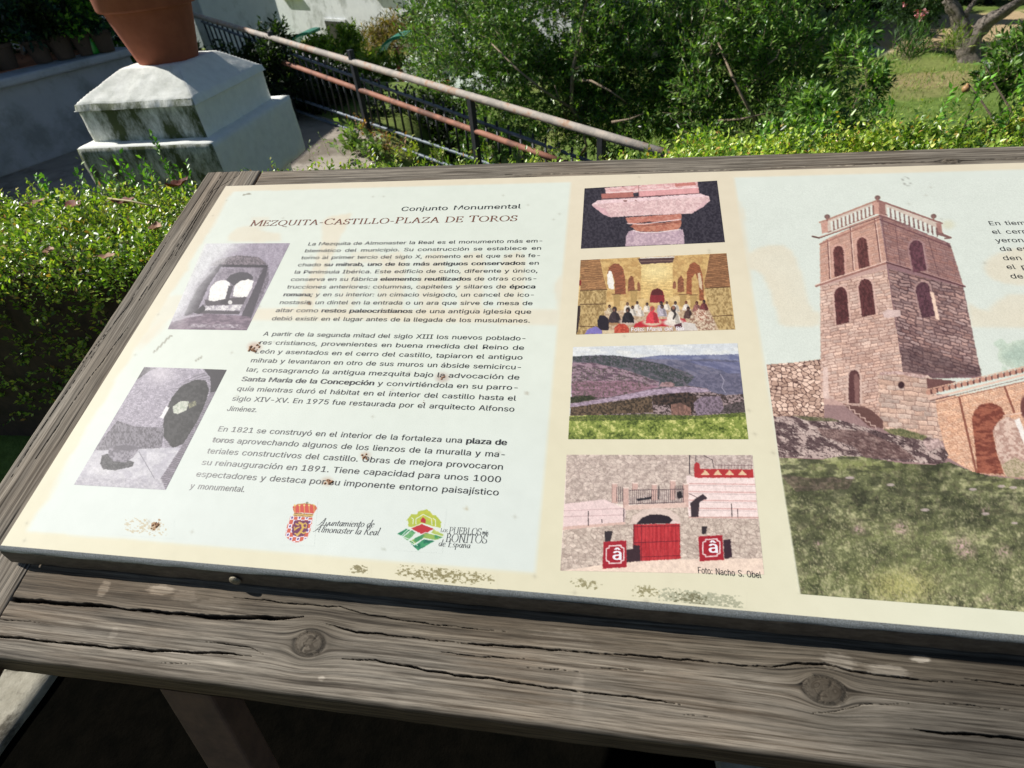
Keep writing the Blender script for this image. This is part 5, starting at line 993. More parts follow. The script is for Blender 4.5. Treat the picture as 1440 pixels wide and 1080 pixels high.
# soil under the board, deep shade put into its colour; pale kerb left
M_dark = simple('soil_and_shade', (.0025, .0025, .002), (.0045, .004, .003), 20, 1.0, .5, 80, dist=.01, spec=0.0)
sheet_obj('shade_black_bed', [(-1.9, -1.2), (2.6, -1.2), (2.6, 1.5), (-1.9, 1.5)], .012, M_dark)
def rough_block(mb, lo, hi, n=(10, 10, 4), amp=.006, seed=1, taper=0.0):
    """a plastered block: subdivided box with rounded corners and an uneven skin"""
    lo = np.array(lo, float); hi = np.array(hi, float); c = (lo + hi) / 2; h = (hi - lo) / 2; r = min(h) * .07 + .005
    base = len(mb.v); key = {}; V = []; Fs = []
    def vid(p):
        k = tuple(np.round(p, 6))
        if k not in key: key[k] = len(V); V.append(p)
        return key[k]
    for ax in range(3):
        a, b_ = [i for i in range(3) if i != ax]
        for s in (-1, 1):
            for i in range(n[a]):
                for j in range(n[b_]):
                    q = []
                    for di, dj in ((0, 0), (1, 0), (1, 1), (0, 1)):
                        p = np.zeros(3); p[ax] = s; p[a] = -1 + 2 * (i + di) / n[a]; p[b_] = -1 + 2 * (j + dj) / n[b_]; q.append(vid(p))
                    Fs.append(tuple(q))
    V = np.array(V) * h; inner = np.clip(V, -(h - r), h - r); d = V - inner; L = np.linalg.norm(d, axis=1, keepdims=True); V = np.where(L > 1e-9, inner + d / np.maximum(L, 1e-9) * np.minimum(L, r), V)
    P_ = V + c; nn = fbm(P_[:, 0] * 9 + P_[:, 2] * 5, P_[:, 1] * 9 - P_[:, 2] * 7, seed) - .5; nrm = V / h; nrm /= np.linalg.norm(nrm, axis=1, keepdims=True); P_ = P_ + nrm * (nn * 2 * amp)[:, None]
    mb.add(P_, Fs)
w_ = empty('kerb_wall', (-1.62, .3, 0), 'pale rough stone kerb at the bottom left corner beside the board', 'kerb')
mb = MB(); rough_block(mb, (-2.05, -1.0, 0), (atz(38, 995, .035)[0], 1.05, .035), (14, 40, 4), .006, 3); mb.build('coping', M_stone, w_, smooth=True)
mb = MB(); p = atz(1035, 1075, 0); rough_block(mb, (p[0] - .05, p[1] - .10, 0), (p[0] + .06, p[1] + .02, .05), (8, 8, 4), .012, 9)
tag(mb.build('stone', M_stone, smooth=True), 'small pale rough stone on the dark ground under the front rail', 'stone')

# ================================================================== PEDESTAL AND POT
def plaster_mat(name, c, moss_c, moss_side):
    m, nt, b = mat_new(name); g = nt.nodes.new('ShaderNodeNewGeometry'); sx = nt.nodes.new('ShaderNodeSeparateXYZ'); nt.links.new(g.outputs['True Normal'], sx.inputs[0])
    base = ramp(nt, noise(nt, 22, 8, .7), [(.3, tuple(np.array(c) * .88)), (.6, c)])
    crack = ramp(nt, noise(nt, 60, 8, .75), [(.27, tuple(np.array(c) * .6)), (.33, (1, 1, 1))]); base = mix(nt, 1.0, base, crack, 'MULTIPLY')
    mottle = ramp(nt, noise(nt, 9, 9, .78, mapping=(1, 1, .45)), [(.36, (0, 0, 0)), (.56, (1, 1, 1))])
    # algae keep to the damp faces that look towards the hedge (-y): wear with a place of its own
    f = nt.nodes.new('ShaderNodeMath'); f.operation = 'MULTIPLY_ADD'; f.inputs[1].default_value = -1.7 * moss_side; f.inputs[2].default_value = -.6; f.use_clamp = True; nt.links.new(sx.outputs[1], f.inputs[0])
    k = nt.nodes.new('ShaderNodeMath'); k.operation = 'MULTIPLY'; nt.links.new(f.outputs[0], k.inputs[0]); nt.links.new(mottle, k.inputs[1])
    base = mix(nt, k.outputs[0], base, moss_c); nt.links.new(base, b.inputs['Base Color']); b.inputs['Roughness'].default_value = .9; b.inputs['Specular IOR Level'].default_value = .2
    n_ = bump_from(nt, noise(nt, 34, 9, .72), b, .4, .004); bump_from(nt, noise(nt, 160, 6, .7), b, .4, .0015, n_); return m
M_plaster = plaster_mat('limewashed_plaster', (.92, .93, .86), (.10, .12, .05), 1.0)
PX0, PX1, PY0, PY1 = -2.60, -1.85, 2.55, 3.40; PZ = .80
ped = empty('plaster_pedestal', ((PX0 + PX1) / 2, (PY0 + PY1) / 2, 0), 'whitewashed mossy plaster gate pier with a stepped pyramid cap under the pot', 'pedestal')
mb = MB(); rough_block(mb, (PX0 + .06, PY0 + .07, 0), (PX1 - .07, PY1 - .1, PZ - .30), (14, 14, 14), .006, 2); mb.build('shaft', M_plaster, ped, smooth=True)
mb = MB(); rough_block(mb, (PX0, PY0, PZ - .32), (PX1, PY1, PZ), (26, 28, 12), .008, 5); mb.build('lower_block', M_plaster, ped, smooth=True)
UX0, UX1, UY0, UY1 = PX0 + .045, PX1 - .075, PY0 + .085, PY1 - .08; UZ = PZ + .175
mb = MB(); rough_block(mb, (UX0, UY0, PZ - .02), (UX1, UY1, UZ), (26, 28, 8), .007, 8); mb.build('upper_block', M_plaster, ped, smooth=True)
# pyramid cap: grid with a lip and a small flat top
cxp, cyp = (UX0 + UX1) / 2 + .015, (UY0 + UY1) / 2 + .02; TZ = UZ + .105
N_ = 60; A, Bq = np.meshgrid(np.linspace(-1, 1, N_), np.linspace(-1, 1, N_)); r = np.maximum(np.abs(A), np.abs(Bq)); hx, hy = (UX1 - UX0) / 2 + .012, (UY1 - UY0) / 2 + .012
f = np.clip((1 - r) / .52, 0, 1); zc = UZ - .012 + (TZ - UZ + .012) * (f ** .95) + .004 * (fbm(A * 5, Bq * 5, 3) - .5) * (r < .99) * 2; zc = np.where(r > .995, UZ - .03, zc)
XX = (UX0 + UX1) / 2 + A * hx * (1 - .0) + (cxp - (UX0 + UX1) / 2) * f; YY = (UY0 + UY1) / 2 + Bq * hy + (cyp - (UY0 + UY1) / 2) * f
e_ = .005 * (fbm(A * 7 + 3, Bq * 7, 9) - .5) * 2 * (r > .9); XX += e_ * np.sign(A) * (np.abs(A) > .9); YY += e_ * np.sign(Bq) * (np.abs(Bq) > .9)
link('pyramid_cap', mesh_np('pyramid_cap', np.stack([XX, YY, zc], -1).reshape(-1, 3), grid_faces(N_, N_)[:, ::-1], smooth=True), ped, M_plaster)
m, nt, b = mat_new('terracotta'); cc = ramp(nt, noise(nt, 9, 8, .7), [(.3, tuple(c3(142, 76, 52))), (.7, tuple(c3(168, 96, 68)))])
cc = mix(nt, ramp(nt, noise(nt, 5, 9, .8, mapping=(1, 1, .5)), [(.52, (0, 0, 0)), (.75, (.55, .55, .55))]), cc, tuple(c3(140, 84, 64))); nt.links.new(cc, b.inputs['Base Color']); b.inputs['Roughness'].default_value = .8; bump_from(nt, noise(nt, 120, 7), b, .25, .002); M_terra = m
pot = empty('flower_pot', (cxp, cyp, TZ), 'large terracotta flower pot standing on the plaster pedestal', 'flower pot')
pc = np.array([cxp, cyp, TZ - .012]); HR = .34
mb = MB(); mb.lathe(pc, [(.001, .0), (.135, .0), (.140, .006), (.150, .04), (.1985, HR - .105), (.2005, HR - .10)], 56); mb.build('body', M_terra, pot, smooth=True)
mb = MB(); mb.lathe(pc, [(.1995, HR - .107), (.218, HR - .104), (.2225, HR - .096), (.224, HR - .02), (.2265, HR - .008), (.222, HR), (.206, HR), (.200, HR - .012), (.197, HR - .06)], 56); mb.build('rim', M_terra, pot, smooth=True)
mb = MB(); mb.lathe(pc, [(.0008, HR - .052), (.09, HR - .045), (.199, HR - .055)], 30); mb.build('potting_soil', M_dark, pot, smooth=True)

# ================================================================== HANDRAIL AND PICKET FENCE
RA = np.array([-2.127, 5.085, .778]); _b = atd(940, 215, 3.35); RB = _b
hd = RB - RA; hd[2] = 0; hd /= np.linalg.norm(hd); hn = np.array([-hd[1], hd[0], 0])
def on_wall(x, y, off=0.0):
    """a point of the vertical plane through the handrail"""
    d = ray(x, y); o = RA + hn * off; s = ((o - EYE) @ hn) / (d @ hn); return EYE + s * d
m, nt, b = mat_new('peeling_pipe'); nn_ = noise(nt, 7, 8, .75); pc_ = ramp(nt, nn_, [(.42, tuple(c3(168, 160, 150))), (.52, tuple(c3(196, 184, 170))), (.60, tuple(c3(186, 150, 124))), (.70, tuple(c3(160, 108, 82)))])
nt.links.new(pc_, b.inputs['Base Color']); b.inputs['Roughness'].default_value = .75; bump_from(nt, noise(nt, 90, 7), b, .5, .003); M_pipe = m
M_pipe2 = simple('rusty_pipe', tuple(c3(186, 128, 104)), tuple(c3(158, 104, 82)), 9, .75, .5, 80, dist=.003, c3=tuple(c3(120, 84, 70)), s3=4)
M_iron = simple('dark_iron', (.030, .034, .040), (.05, .052, .056), 30, .5, .3, 90, metal=.2)
M_bluebar = simple('grey_iron', tuple(c3(120, 134, 146)), tuple(c3(90, 102, 116)), 20, .5, .3, 90)
hr = empty('handrail', (*RA[:2], 0), 'long peeling pipe handrail with two rails sloping down behind the board', 'handrail')
p0, p1 = on_wall(262, 18), on_wall(970, 226)
mb = MB(); mb.tube([p0 + (p1 - p0) * t for t in np.linspace(0, 1, 12)], .026, 14); mb.build('upper_pipe', M_pipe, hr, smooth=True)
p0, p1 = on_wall(385, 83), on_wall(800, 231)
mb = MB(); mb.tube([p0 + (p1 - p0) * t for t in np.linspace(0, 1, 12)], .021, 14); mb.build('lower_pipe', M_pipe2, hr, smooth=True)
for (xt, yt), zb in (((379, 44), .0), ((492, 70), .0), ((661, 133), -.35), ((846, 193), -.6)):
    t = on_wall(xt, yt); mb = MB(); mb.box((t[0], t[1], (t[2] + zb) / 2), (.042, .042, t[2] - zb), (hd, hn, (0, 0, 1))); mb.build('post', M_iron, hr, bevel=.003)
OFF = .10
pf = empty('picket_fence', (*(RA[:2] + hn[:2] * OFF), 0), 'low dark iron picket fence along the ramp behind the pipe handrail', 'fence')
T0, T1 = on_wall(388, 68, OFF), on_wall(845, 233, OFF); Bt0 = on_wall(445, 148, OFF); B1 = on_wall(560, 187, OFF)
def along(P, Q, s): return P + (Q - P) * s
d_b = (B1 - Bt0) / ((B1 - Bt0)[:2] @ hd[:2]); dT = (T1 - T0) / ((T1 - T0)[:2] @ hd[:2])
def bot_at(P): s = (P[:2] - Bt0[:2]) @ hd[:2]; return Bt0 + d_b * s
def top_at(s): return T0 + dT * s
Lf = (T1 - T0)[:2] @ hd[:2]; T00 = top_at(-1.6)
mb = MB(); mb.tube([top_at(s) for s in np.linspace(-1.6, Lf, 8)], .013, 8); mb.build('top_bar', M_bluebar, pf, smooth=True)
mb = MB(); mb.tube([bot_at(top_at(s)) for s in np.linspace(-1.6, Lf, 8)], .013, 8); mb.build('bottom_bar', M_bluebar, pf, smooth=True)
mb = MB(); mb.tube([bot_at(top_at(s)) - np.array([0, 0, .13]) for s in np.linspace(-1.0, Lf, 8)], .014, 8); mb.build('bottom_bar', M_bluebar, pf, smooth=True)
mb = MB(); mb.tube([(0, 0, 0), (0, 0, 1)], .0095, 6); pk = None; s = -1.55
h_p = None
while s < Lf:
    t = top_at(s); bt = bot_at(t); H_ = t[2] - bt[2] + .10
    if pk is None:
        pk = mb.build('picket', M_iron, pf, smooth=True); o = pk
    else: o = pk.copy(); COL.objects.link(o); o.parent = pf
    o.location = Vector(bt - np.array([0, 0, .05])) - pf.location; o.scale = (1, 1, H_); s += .115

# ================================================================== WALLS AND HOUSES
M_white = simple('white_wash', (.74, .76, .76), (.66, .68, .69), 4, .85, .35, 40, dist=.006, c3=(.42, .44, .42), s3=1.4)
M_shadewash = simple('shaded_white_wash', (.50, .54, .57), (.42, .46, .49), 3, .9, .35, 30, dist=.006, c3=(.30, .33, .33), s3=1.6)  # darker, bluer whitewash: shade put into the garden wall's colour
M_tile = simple('terracotta_tile', tuple(c3(186, 122, 86)), tuple(c3(158, 96, 66)), 12, .85, .3, 80)
M_wood2 = simple('dark_door', (.06, .035, .025), (.04, .025, .02), 20, .6, .3, 60)
def yaw_rot(a): c_, s_ = math.cos(a), math.sin(a); return ((c_, s_, 0), (-s_, c_, 0), (0, 0, 1))
# low garden wall at the left: base and top lines measured on the pavement
b0 = atz(-160, 308, 0); b1 = atz(225, 171, 0); dirw = (b1 - b0)[:2] / np.linalg.norm((b1 - b0)[:2]); Dm = np.hypot(*atz(60, 240, 0)[:2]); topz = atd(60, 108, Dm)[2]
aw = math.atan2(dirw[1], dirw[0]); Lw = np.linalg.norm((b1 - b0)[:2]); nrmw = np.array([-dirw[1], dirw[0]])
gw = empty('garden_wall', (*((b0 + b1) / 2)[:2], 0), 'low whitewashed garden wall with tiled coping behind the pedestal on the left', 'wall')
cw = (b0 + b1)[:2] / 2 + nrmw * .15; mb = MB(); mb.box((*cw, (topz - .05) / 2), (Lw, .30, topz - .05), yaw_rot(aw)); mb.build('wall_face', M_shadewash, gw, bevel=.02)
mb = MB(); mb.box((*(cw - nrmw * .03), topz - .02), (Lw + .04, .42, .07), yaw_rot(aw)); mb.build('coping', M_shadewash, gw, bevel=.02)
ter = sheet_obj('terrace', [tuple((b0[:2] + nrmw * .36)), tuple((b1[:2] + nrmw * .36)), tuple((b1[:2] + nrmw * 2.6)), tuple((b0[:2] + nrmw * 2.6))], topz - .01, M_tile, 8)
tq = None                            # square tiles along the terrace edge, joints open
for i in range(int(Lw / .31)):
    for j in range(2):
        c_ = b0[:2] + dirw * (.16 + i * .31) + nrmw * (.40 + j * .31)
        if tq is None: mb = MB(); mb.box((0, 0, 0), (.295, .295, .02), yaw_rot(aw)); tq = mb.build('tile', M_tile, gw, bevel=.003); o = tq
        else: o = tq.copy(); COL.objects.link(o); o.parent = gw
        o.location = Vector((c_[0], c_[1], topz + .006 + .002 * ((i * 7 + j * 3) % 3))) - gw.location
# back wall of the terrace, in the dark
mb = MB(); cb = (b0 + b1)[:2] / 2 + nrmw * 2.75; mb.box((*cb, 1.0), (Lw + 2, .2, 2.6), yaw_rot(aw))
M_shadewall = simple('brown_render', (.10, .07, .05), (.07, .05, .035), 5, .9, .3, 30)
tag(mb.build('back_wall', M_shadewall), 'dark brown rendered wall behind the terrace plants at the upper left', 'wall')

def house(name, label, corner, yaw, Lx, Ly, H, wins, roof=False, mat=None, group=None):
    """corner = lower left of the front; wins [(x along, z, w, h)]"""
    h = empty(name, (corner[0], corner[1], 0), label, 'house', group); R3 = np.array(yaw_rot(yaw)); c0 = np.array(corner, float)
    F_ = lambda x, y, z: c0 + R3[0] * x + R3[1] * y + np.array([0, 0, z])
    mb = MB(); mb.box(F_(Lx / 2, Ly / 2, H / 2), (Lx, Ly, H), R3); mb.build('wall', mat or M_white, h)
    for x, z, w_, hh in wins:
        mb = MB(); mb.box(F_(x, -.015, z), (w_ + .12, .05, hh + .12), R3); fr = mb.build('window_frame', M_white, h)
        mb = MB(); mb.box(F_(x, -.045, z), (w_, .02, hh), R3); mb.build('pane', M_glass, fr)
        mb = MB(); mb.box(F_(x, -.07, z - hh / 2 - .09), (w_ + .2, .14, .06), R3); mb.build('sill', M_white, h)
    mb = MB(); mb.box(F_(Lx / 2, Ly / 2, H + .06), (Lx + .3, Ly + .3, .12), R3); mb.build('roof', M_tile if roof else M_white, h)
    return h, F_
M_glass = simple('dark_glass', (.02, .02, .025), (.05, .05, .055), 3, .12, 0)
# front of the pale house across the park, and the shaded white wall behind the pot
hc = atd(372, 40, 24); house('house', 'long white house across the park with dark windows and terracotta roof, top of the view', (hc[0], hc[1], -1.5), -.60, 13, 7, 4.6,
      [(2.3, 2.1, .9, 1.3), (4.6, 2.4, 1.1, .8), (7.0, 2.2, .9, 1.2), (9.6, 2.3, 1.0, 1.2), (4.4, .3, 1.0, 1.0), (8.2, .3, .9, 1.1)], True)
wc = atd(292, 60, 11.5); wd_ = atd(392, 40, 12.5)
def wall_between(name, label, a, b, z0, z1, th, mat, cat='wall', cope=None):
    a = np.array(a[:2]); b = np.array(b[:2]); d = b - a; L = np.linalg.norm(d); an = math.atan2(d[1], d[0]); c_ = (a + b) / 2
    t = empty(name, (c_[0], c_[1], z0), label, cat); mb = MB(); mb.box((*c_, (z0 + z1) / 2), (L, th, z1 - z0), yaw_rot(an)); mb.build('wall_face', mat, t, bevel=.02)
    mb = MB(); mb.box((*c_, z1 + .03), (L + .06, th + .1, .06), yaw_rot(an)); mb.build('coping', cope or mat, t, bevel=.01); return t
wall_between('boundary_wall', 'short white boundary wall in blue shade between the flower pot and the handrail', wc, wd_, -.3, 1.35, .25, M_white)
shade_house = house('house', 'tall white house added outside the view on the left to shade the pavement', (-12.6, 3.3, 0), 0.0, 5.4, 7.5, 3.6, [(2.7, 1.6, .9, 1.2), (4.4, 1.6, .9, 1.2)], True)  # unseen house added to cast shade over pavement and rail end

# ================================================================== VEGETATION
def leafmat(name, trans=.28, rough=.42, spec=.5): return colmat(name, rough=rough, spec=spec, trans=trans)
M_leaf = leafmat('glossy_leaf', .25, .36, .55); M_leaf2 = leafmat('matt_leaf', .30, .55, .35)
M_bark = simple('bark', tuple(c3(172, 152, 130)), tuple(c3(128, 112, 94)), 30, .9, .7, 60, dist=.01)
M_bark2 = simple('olive_bark', tuple(c3(142, 132, 122)), tuple(c3(84, 76, 70)), 14, .95, .9, 26, dist=.04)
M_twig = simple('dark_twig', tuple(c3(70, 54, 42)), tuple(c3(48, 38, 30)), 30, .9, .3, 60)
def unit(v): return v / (np.linalg.norm(v, axis=-1, keepdims=True) + 1e-12)
def leaf_mesh(name, P, D, size, wr, colr, mat, parent=None, droop=.15, kind='stuff', rng=RNG):
    """folded pointed leaves: P base points, D directions"""
    n = len(P); D = unit(D); up = unit(rng.normal(size=(n, 3)) * .55 + np.array([0, 0, 1.0])); S = unit(np.cross(D, up)); Nn = unit(np.cross(S, D)); L = np.asarray(size)[:, None] * np.ones((n, 1)); W = L * wr
    mid = P + D * L * .48 - Nn * L * .06; tip = P + D * L - Nn * L * droop
    V = np.stack([P, mid + S * W * .5 + Nn * W * .18, tip, mid - S * W * .5 + Nn * W * .18, mid], 1).reshape(-1, 3)
    b = (np.arange(n) * 5)[:, None]; Fq = np.concatenate([b + np.array([[0, 4, 1]]), b + np.array([[1, 4, 2]]), b + np.array([[4, 3, 2]]), b + np.array([[0, 3, 4]])])
    o = link(name, mesh_np(name, V, Fq[:, ::1], np.repeat(colr, 5, axis=0), smooth=False), parent, mat)
    if kind: o['kind'] = kind
    return o
def tones(n, cols, wts, jit=.18, rng=RNG):
    c = np.array([lin(k) for k in cols]); i = rng.choice(len(cols), n, p=np.array(wts) / sum(wts)); v = 1 + jit * rng.normal(size=(n, 1)); return np.clip(c[i] * v, .003, .9)
def sprigs(B_, Dv, Ls, per, rng=RNG, spread=.9):
    """leaves set round short stems: returns points, directions"""
    n = len(B_); Dv = unit(Dv); t = np.tile(np.linspace(.12, 1.0, per), n); idx = np.repeat(np.arange(n), per)
    a = rng.normal(size=(n * per, 3)); a = unit(a - Dv[idx] * np.sum(a * Dv[idx], 1, keepdims=True))
    return B_[idx] + Dv[idx] * (Ls[idx] * t)[:, None], Dv[idx] * (.55 + .5 * t)[:, None] + a * spread, idx
def stems_mesh(name, B_, Dv, Ls, r, mat, parent):
    Dv = unit(Dv); n = len(B_); s1 = unit(np.cross(Dv, [.3, .2, .9])); s2 = np.cross(Dv, s1); T = B_ + Dv * Ls[:, None]
    V = np.stack([B_ + s1 * r, B_ - .5 * s1 * r + .87 * s2 * r, B_ - .5 * s1 * r - .87 * s2 * r, T], 1).reshape(-1, 3); b = (np.arange(n) * 4)[:, None]
    o = link(name, mesh_np(name, V, np.concatenate([b + np.array([[0, 1, 3]]), b + np.array([[1, 2, 3]]), b + np.array([[2, 0, 3]])])), parent, mat); o['kind'] = 'stuff'; return o
HC = [(148, 178, 68), (176, 196, 92), (106, 140, 56), (208, 206, 108), (196, 152, 90), (64, 94, 42)]; HW = [5, 4, 4, 1.6, .5, 2]
def hedge(name, label, x0, x1, yn, yf, zt, ntop, nface, cols=HC, wts=HW, size=.0185):
    h = empty(name, ((x0 + x1) / 2, (yn(x0) + yf(x1)) / 2, 0), label, 'hedge'); rng = np.random.default_rng(int(abs(x0 * 100)))
    mb = MB(); seg = 14
    for i in range(seg):
        a = x0 + (x1 - x0) * i / seg; b = x0 + (x1 - x0) * (i + 1) / seg
        mb.add([(a, yn(a) + .10, 0), (b, yn(b) + .10, 0), (b, yf(b) - .10, 0), (a, yf(a) - .10, 0), (a, yn(a) + .12, zt - .11), (b, yn(b) + .12, zt - .11), (b, yf(b) - .12, zt - .11), (a, yf(a) - .12, zt - .11)], [(0, 1, 5, 4), (1, 2, 6, 5), (2, 3, 7, 6), (3, 0, 4, 7), (4, 5, 6, 7)])
    mb.build('branch_core', M_twig, h)
    def zsurf(x, y): return zt - .05 + .07 * (fbm(x * 3.2, y * 3.2, 4) - .5) * 2 + .05 * (fbm(x * 11, y * 11, 5) - .5)
    x = np.where(rng.random(ntop) < .42, rng.uniform(.22, 2.3, ntop), rng.uniform(x0, x1, ntop)); t = rng.uniform(0, 1, ntop); t = np.where((x > .22) & (rng.random(ntop) < .6), 1 - .35 * rng.random(ntop), t); y = np.array([yn(a) for a in x]) * (1 - t) + np.array([yf(a) for a in x]) * t
    keep = zsurf(x, y); Bq = np.stack([x, y, keep - rng.uniform(.0, .10, ntop) - .03 * (t < .06) - .04 * (t > .94)], 1); Dq = np.stack([rng.normal(0, .35, ntop), rng.normal(0, .35, ntop), np.ones(ntop)], 1); Lq = rng.uniform(.05, .11, ntop) * np.where(rng.random(ntop) > .965, 1.7, 1)
    xf = rng.uniform(x0, x1, nface); zf = zt - .06 - rng.uniform(0, 1, nface) ** 1.3 * (zt - .12); side = rng.random(nface) > .3
    yf_ = np.where(side, [yn(a) + .11 for a in xf], [yf(a) - .06 for a in xf]); bul = .05 * (fbm(xf * 4, zf * 4, 9) - .5)
    Bf = np.stack([xf, yf_ + bul, zf], 1); Df = np.stack([rng.normal(0, .5, nface), np.where(side, -.45, .8) + rng.normal(0, .2, nface), rng.normal(.5, .4, nface)], 1); Lf_ = rng.uniform(.05, .10, nface)
    Bq = np.concatenate([Bq, Bf]); Dq = np.concatenate([Dq, Df]); Lq = np.concatenate([Lq, Lf_])
    P_, D_, idx = sprigs(Bq, Dq, Lq, 9, rng); tone = tones(len(P_), cols, wts, .16, rng); k = (fbm(P_[:, 0] * 2.2, P_[:, 1] * 2.2, 15) - .45)[:, None]; tone = tone * (1 + 1.0 * k)
    yel = (fbm(P_[:, 0] * 3.1 + 5, P_[:, 1] * 3.1, 16) > .56) & (rng.random(len(P_)) > .5); tone[yel] = tone[yel] * np.array([1.22, 1.05, .9])
    leaf_mesh('foliage', P_, D_, size * rng.uniform(.7, 1.25, len(P_)), .52, tone, M_leaf, h, rng=rng); stems_mesh('stems', Bq, Dq, Lq, .0012, M_twig, h); return h
hg = hedge('hedge', 'clipped small leaved green hedge running left to right behind the information board', -4.4, 3.2, lambda x: 1.31 + .03 * (x + 1.5), lambda x: 2.16 + .10 * x, .845, 25000, 3400)
# taller shoots at the far edge, in front of the pedestal
rng = np.random.default_rng(3)
sh = []
for (x, y), hh in (((222, 255), .10), ((236, 250), .16), ((215, 262), .08), ((178, 258), .12), ((160, 262), .05), ((120, 262), .06), ((245, 262), .09), ((190, 265), .07), ((262, 255), .07), ((60, 262), .04), ((1360, 160), .12), ((1310, 172), .10), ((1240, 172), .06), ((1415, 150), .1), ((1150, 182), .05), ((1080, 190), .06)):
    p = atd(x, y, 2.75 if x < 600 else 2.45)
    for k in range(3): sh.append(([p[0] + rng.normal(0, .012), p[1] + rng.normal(0, .012), p[2] - .10], [rng.normal(0, .12), rng.normal(0, .12), 1], .10 + hh * rng.uniform(.7, 1.1)))
Bq = np.array([a for a, _, _ in sh]); Dq = np.array([a for _, a, _ in sh]); Lq = np.array([a for _, _, a in sh])
P_, D_, _ = sprigs(Bq, Dq, Lq, 14, rng, .8); leaf_mesh('long_shoots', P_, D_, .022 * rng.uniform(.8, 1.3, len(P_)), .5, tones(len(P_), [(110, 168, 50), (140, 190, 70), (80, 130, 40)], [4, 2, 3], .12, rng), M_leaf, hg, rng=rng); stems_mesh('shoot_stems', Bq, Dq, Lq, .0018, M_twig, hg)
# dry leaves lying on the hedge
M_dry = simple('dry_leaf', tuple(c3(136, 66, 38)), tuple(c3(96, 44, 28)), 60, .7, .3, 120); M_dry2 = simple('pale_dry_leaf', tuple(c3(178, 138, 104)), tuple(c3(140, 96, 66)), 60, .7, .3, 120)
def dry_leaf(x, y, z, L, an, mat, label, curl=.3):
    p = atz(x, y, z); mb = MB(); n = 9; ca, sa = math.cos(an), math.sin(an); V = []
    for i in range(n):
        t = i / (n - 1); w_ = L * .30 * math.sin(math.pi * min(1, t * .97 + .02)) ** .75 * (1 + .22 * math.sin(i * 2.4)); zz = curl * L * (t - .5) ** 2 * 1.6
        for s in (-1, -.5, 0, .5, 1): lx, ly = (t - .5) * L, s * w_; V.append((p[0] + ca * lx - sa * ly, p[1] + sa * lx + ca * ly, p[2] + zz + abs(s) * w_ * curl * (1 + .4 * math.sin(i * 1.7 + s))))
    mb.add(V, [(i * 5 + j, i * 5 + j + 1, i * 5 + 6 + j, i * 5 + 5 + j) for i in range(n - 1) for j in range(4)]); mb.tube([(p[0] - ca * L * .5, p[1] - sa * L * .5, p[2] + .4 * curl * L), (p[0] - ca * L * .8, p[1] - sa * L * .8, p[2] + .3 * L * curl)], .0012, 5)
    tag(mb.build('dry_leaf', mat, smooth=True, fix=False), label, 'leaf', 'dry leaves fallen on the hedge')
dry_leaf(105, 289, .875, .085, -.5, M_dry, 'dark brown dry leaf lying flat on the hedge left of the pedestal', .25)
dry_leaf(176, 286, .88, .075, .3, M_dry, 'curled brown dry leaf on the hedge below the twig', .5)
dry_leaf(252, 262, .90, .08, 1.0, M_dry, 'reddest dry leaf, caught upright at the hedge edge before the pedestal', .6)
dry_leaf(52, 286, .875, .06, .9, M_dry2, 'pale orange dry leaf on the hedge at the far left', .4)
dry_leaf(152, 362, .865, .05, .2, M_dry2, 'small tan dry leaf low on the hedge beside the board edge', .4)
dry_leaf(70, 354, .865, .05, 2.2, M_dry2, 'small tan dry leaf on the hedge just above its shaded side', .4)
dry_leaf(220, 322, .88, .06, 2.0, M_dry2, 'pinkish dry leaf on the hedge closest to the board corner', .5)
mb = MB(); mb.tube([atz(152, 279, .90), atz(185, 283, .91), atz(222, 291, .90)], .003, 7); tag(mb.build('twig', simple('pale_twig', tuple(c3(190, 176, 130)), tuple(c3(160, 140, 100)), 40), smooth=True), 'pale dry twig lying across the hedge before the pedestal', 'twig')

def crown(name, parent, ell, nsp, per, Ls, size, wr, cols, wts, mat, seed, spread=.9, shell=.45, lumps=0, jit=.16):
    """leaves on short twigs in clumps through the outer part of several ellipsoids [(centre, radii)]"""
    rng = np.random.default_rng(seed); Bq = []; Dq = []; vol = np.array([r[0] * r[1] + r[1] * r[2] + r[0] * r[2] for _, r in ell]); cnt = (nsp * vol / vol.sum()).astype(int); cid = []
    for (c_, r_), k in zip(ell, cnt):
        m_ = max(6, int(k / (lumps or 45))); ld = unit(rng.normal(size=(m_, 3))); lr = 1 - shell * rng.random(m_) ** 1.5; lc = np.array(c_) + ld * np.array(r_) * lr[:, None]; rad = np.mean(r_) * rng.uniform(.16, .34, m_)
        i = rng.integers(0, m_, k); o = unit(rng.normal(size=(k, 3))); d = o * (rad[i] * rng.random(k) ** .4)[:, None] * np.array([1.1, 1.1, .8])
        Bq.append(lc[i] + d); Dq.append(o * .7 + ld[i] * .6 + np.array([0, 0, .55])); cid.append(_h(i, np.full(k, seed), 5))
    Bq = np.concatenate(Bq); Dq = np.concatenate(Dq); cid = np.concatenate(cid); Lq = rng.uniform(Ls[0], Ls[1], len(Bq))
    P_, D_, idx = sprigs(Bq, Dq, Lq, per, rng, spread); tone = tones(len(P_), cols, wts, jit, rng) * (.72 + .56 * cid[idx])[:, None]
    leaf_mesh(name, P_, D_, size * rng.uniform(.7, 1.25, len(P_)), wr, tone, mat, parent, rng=rng); return Bq, Dq, Lq
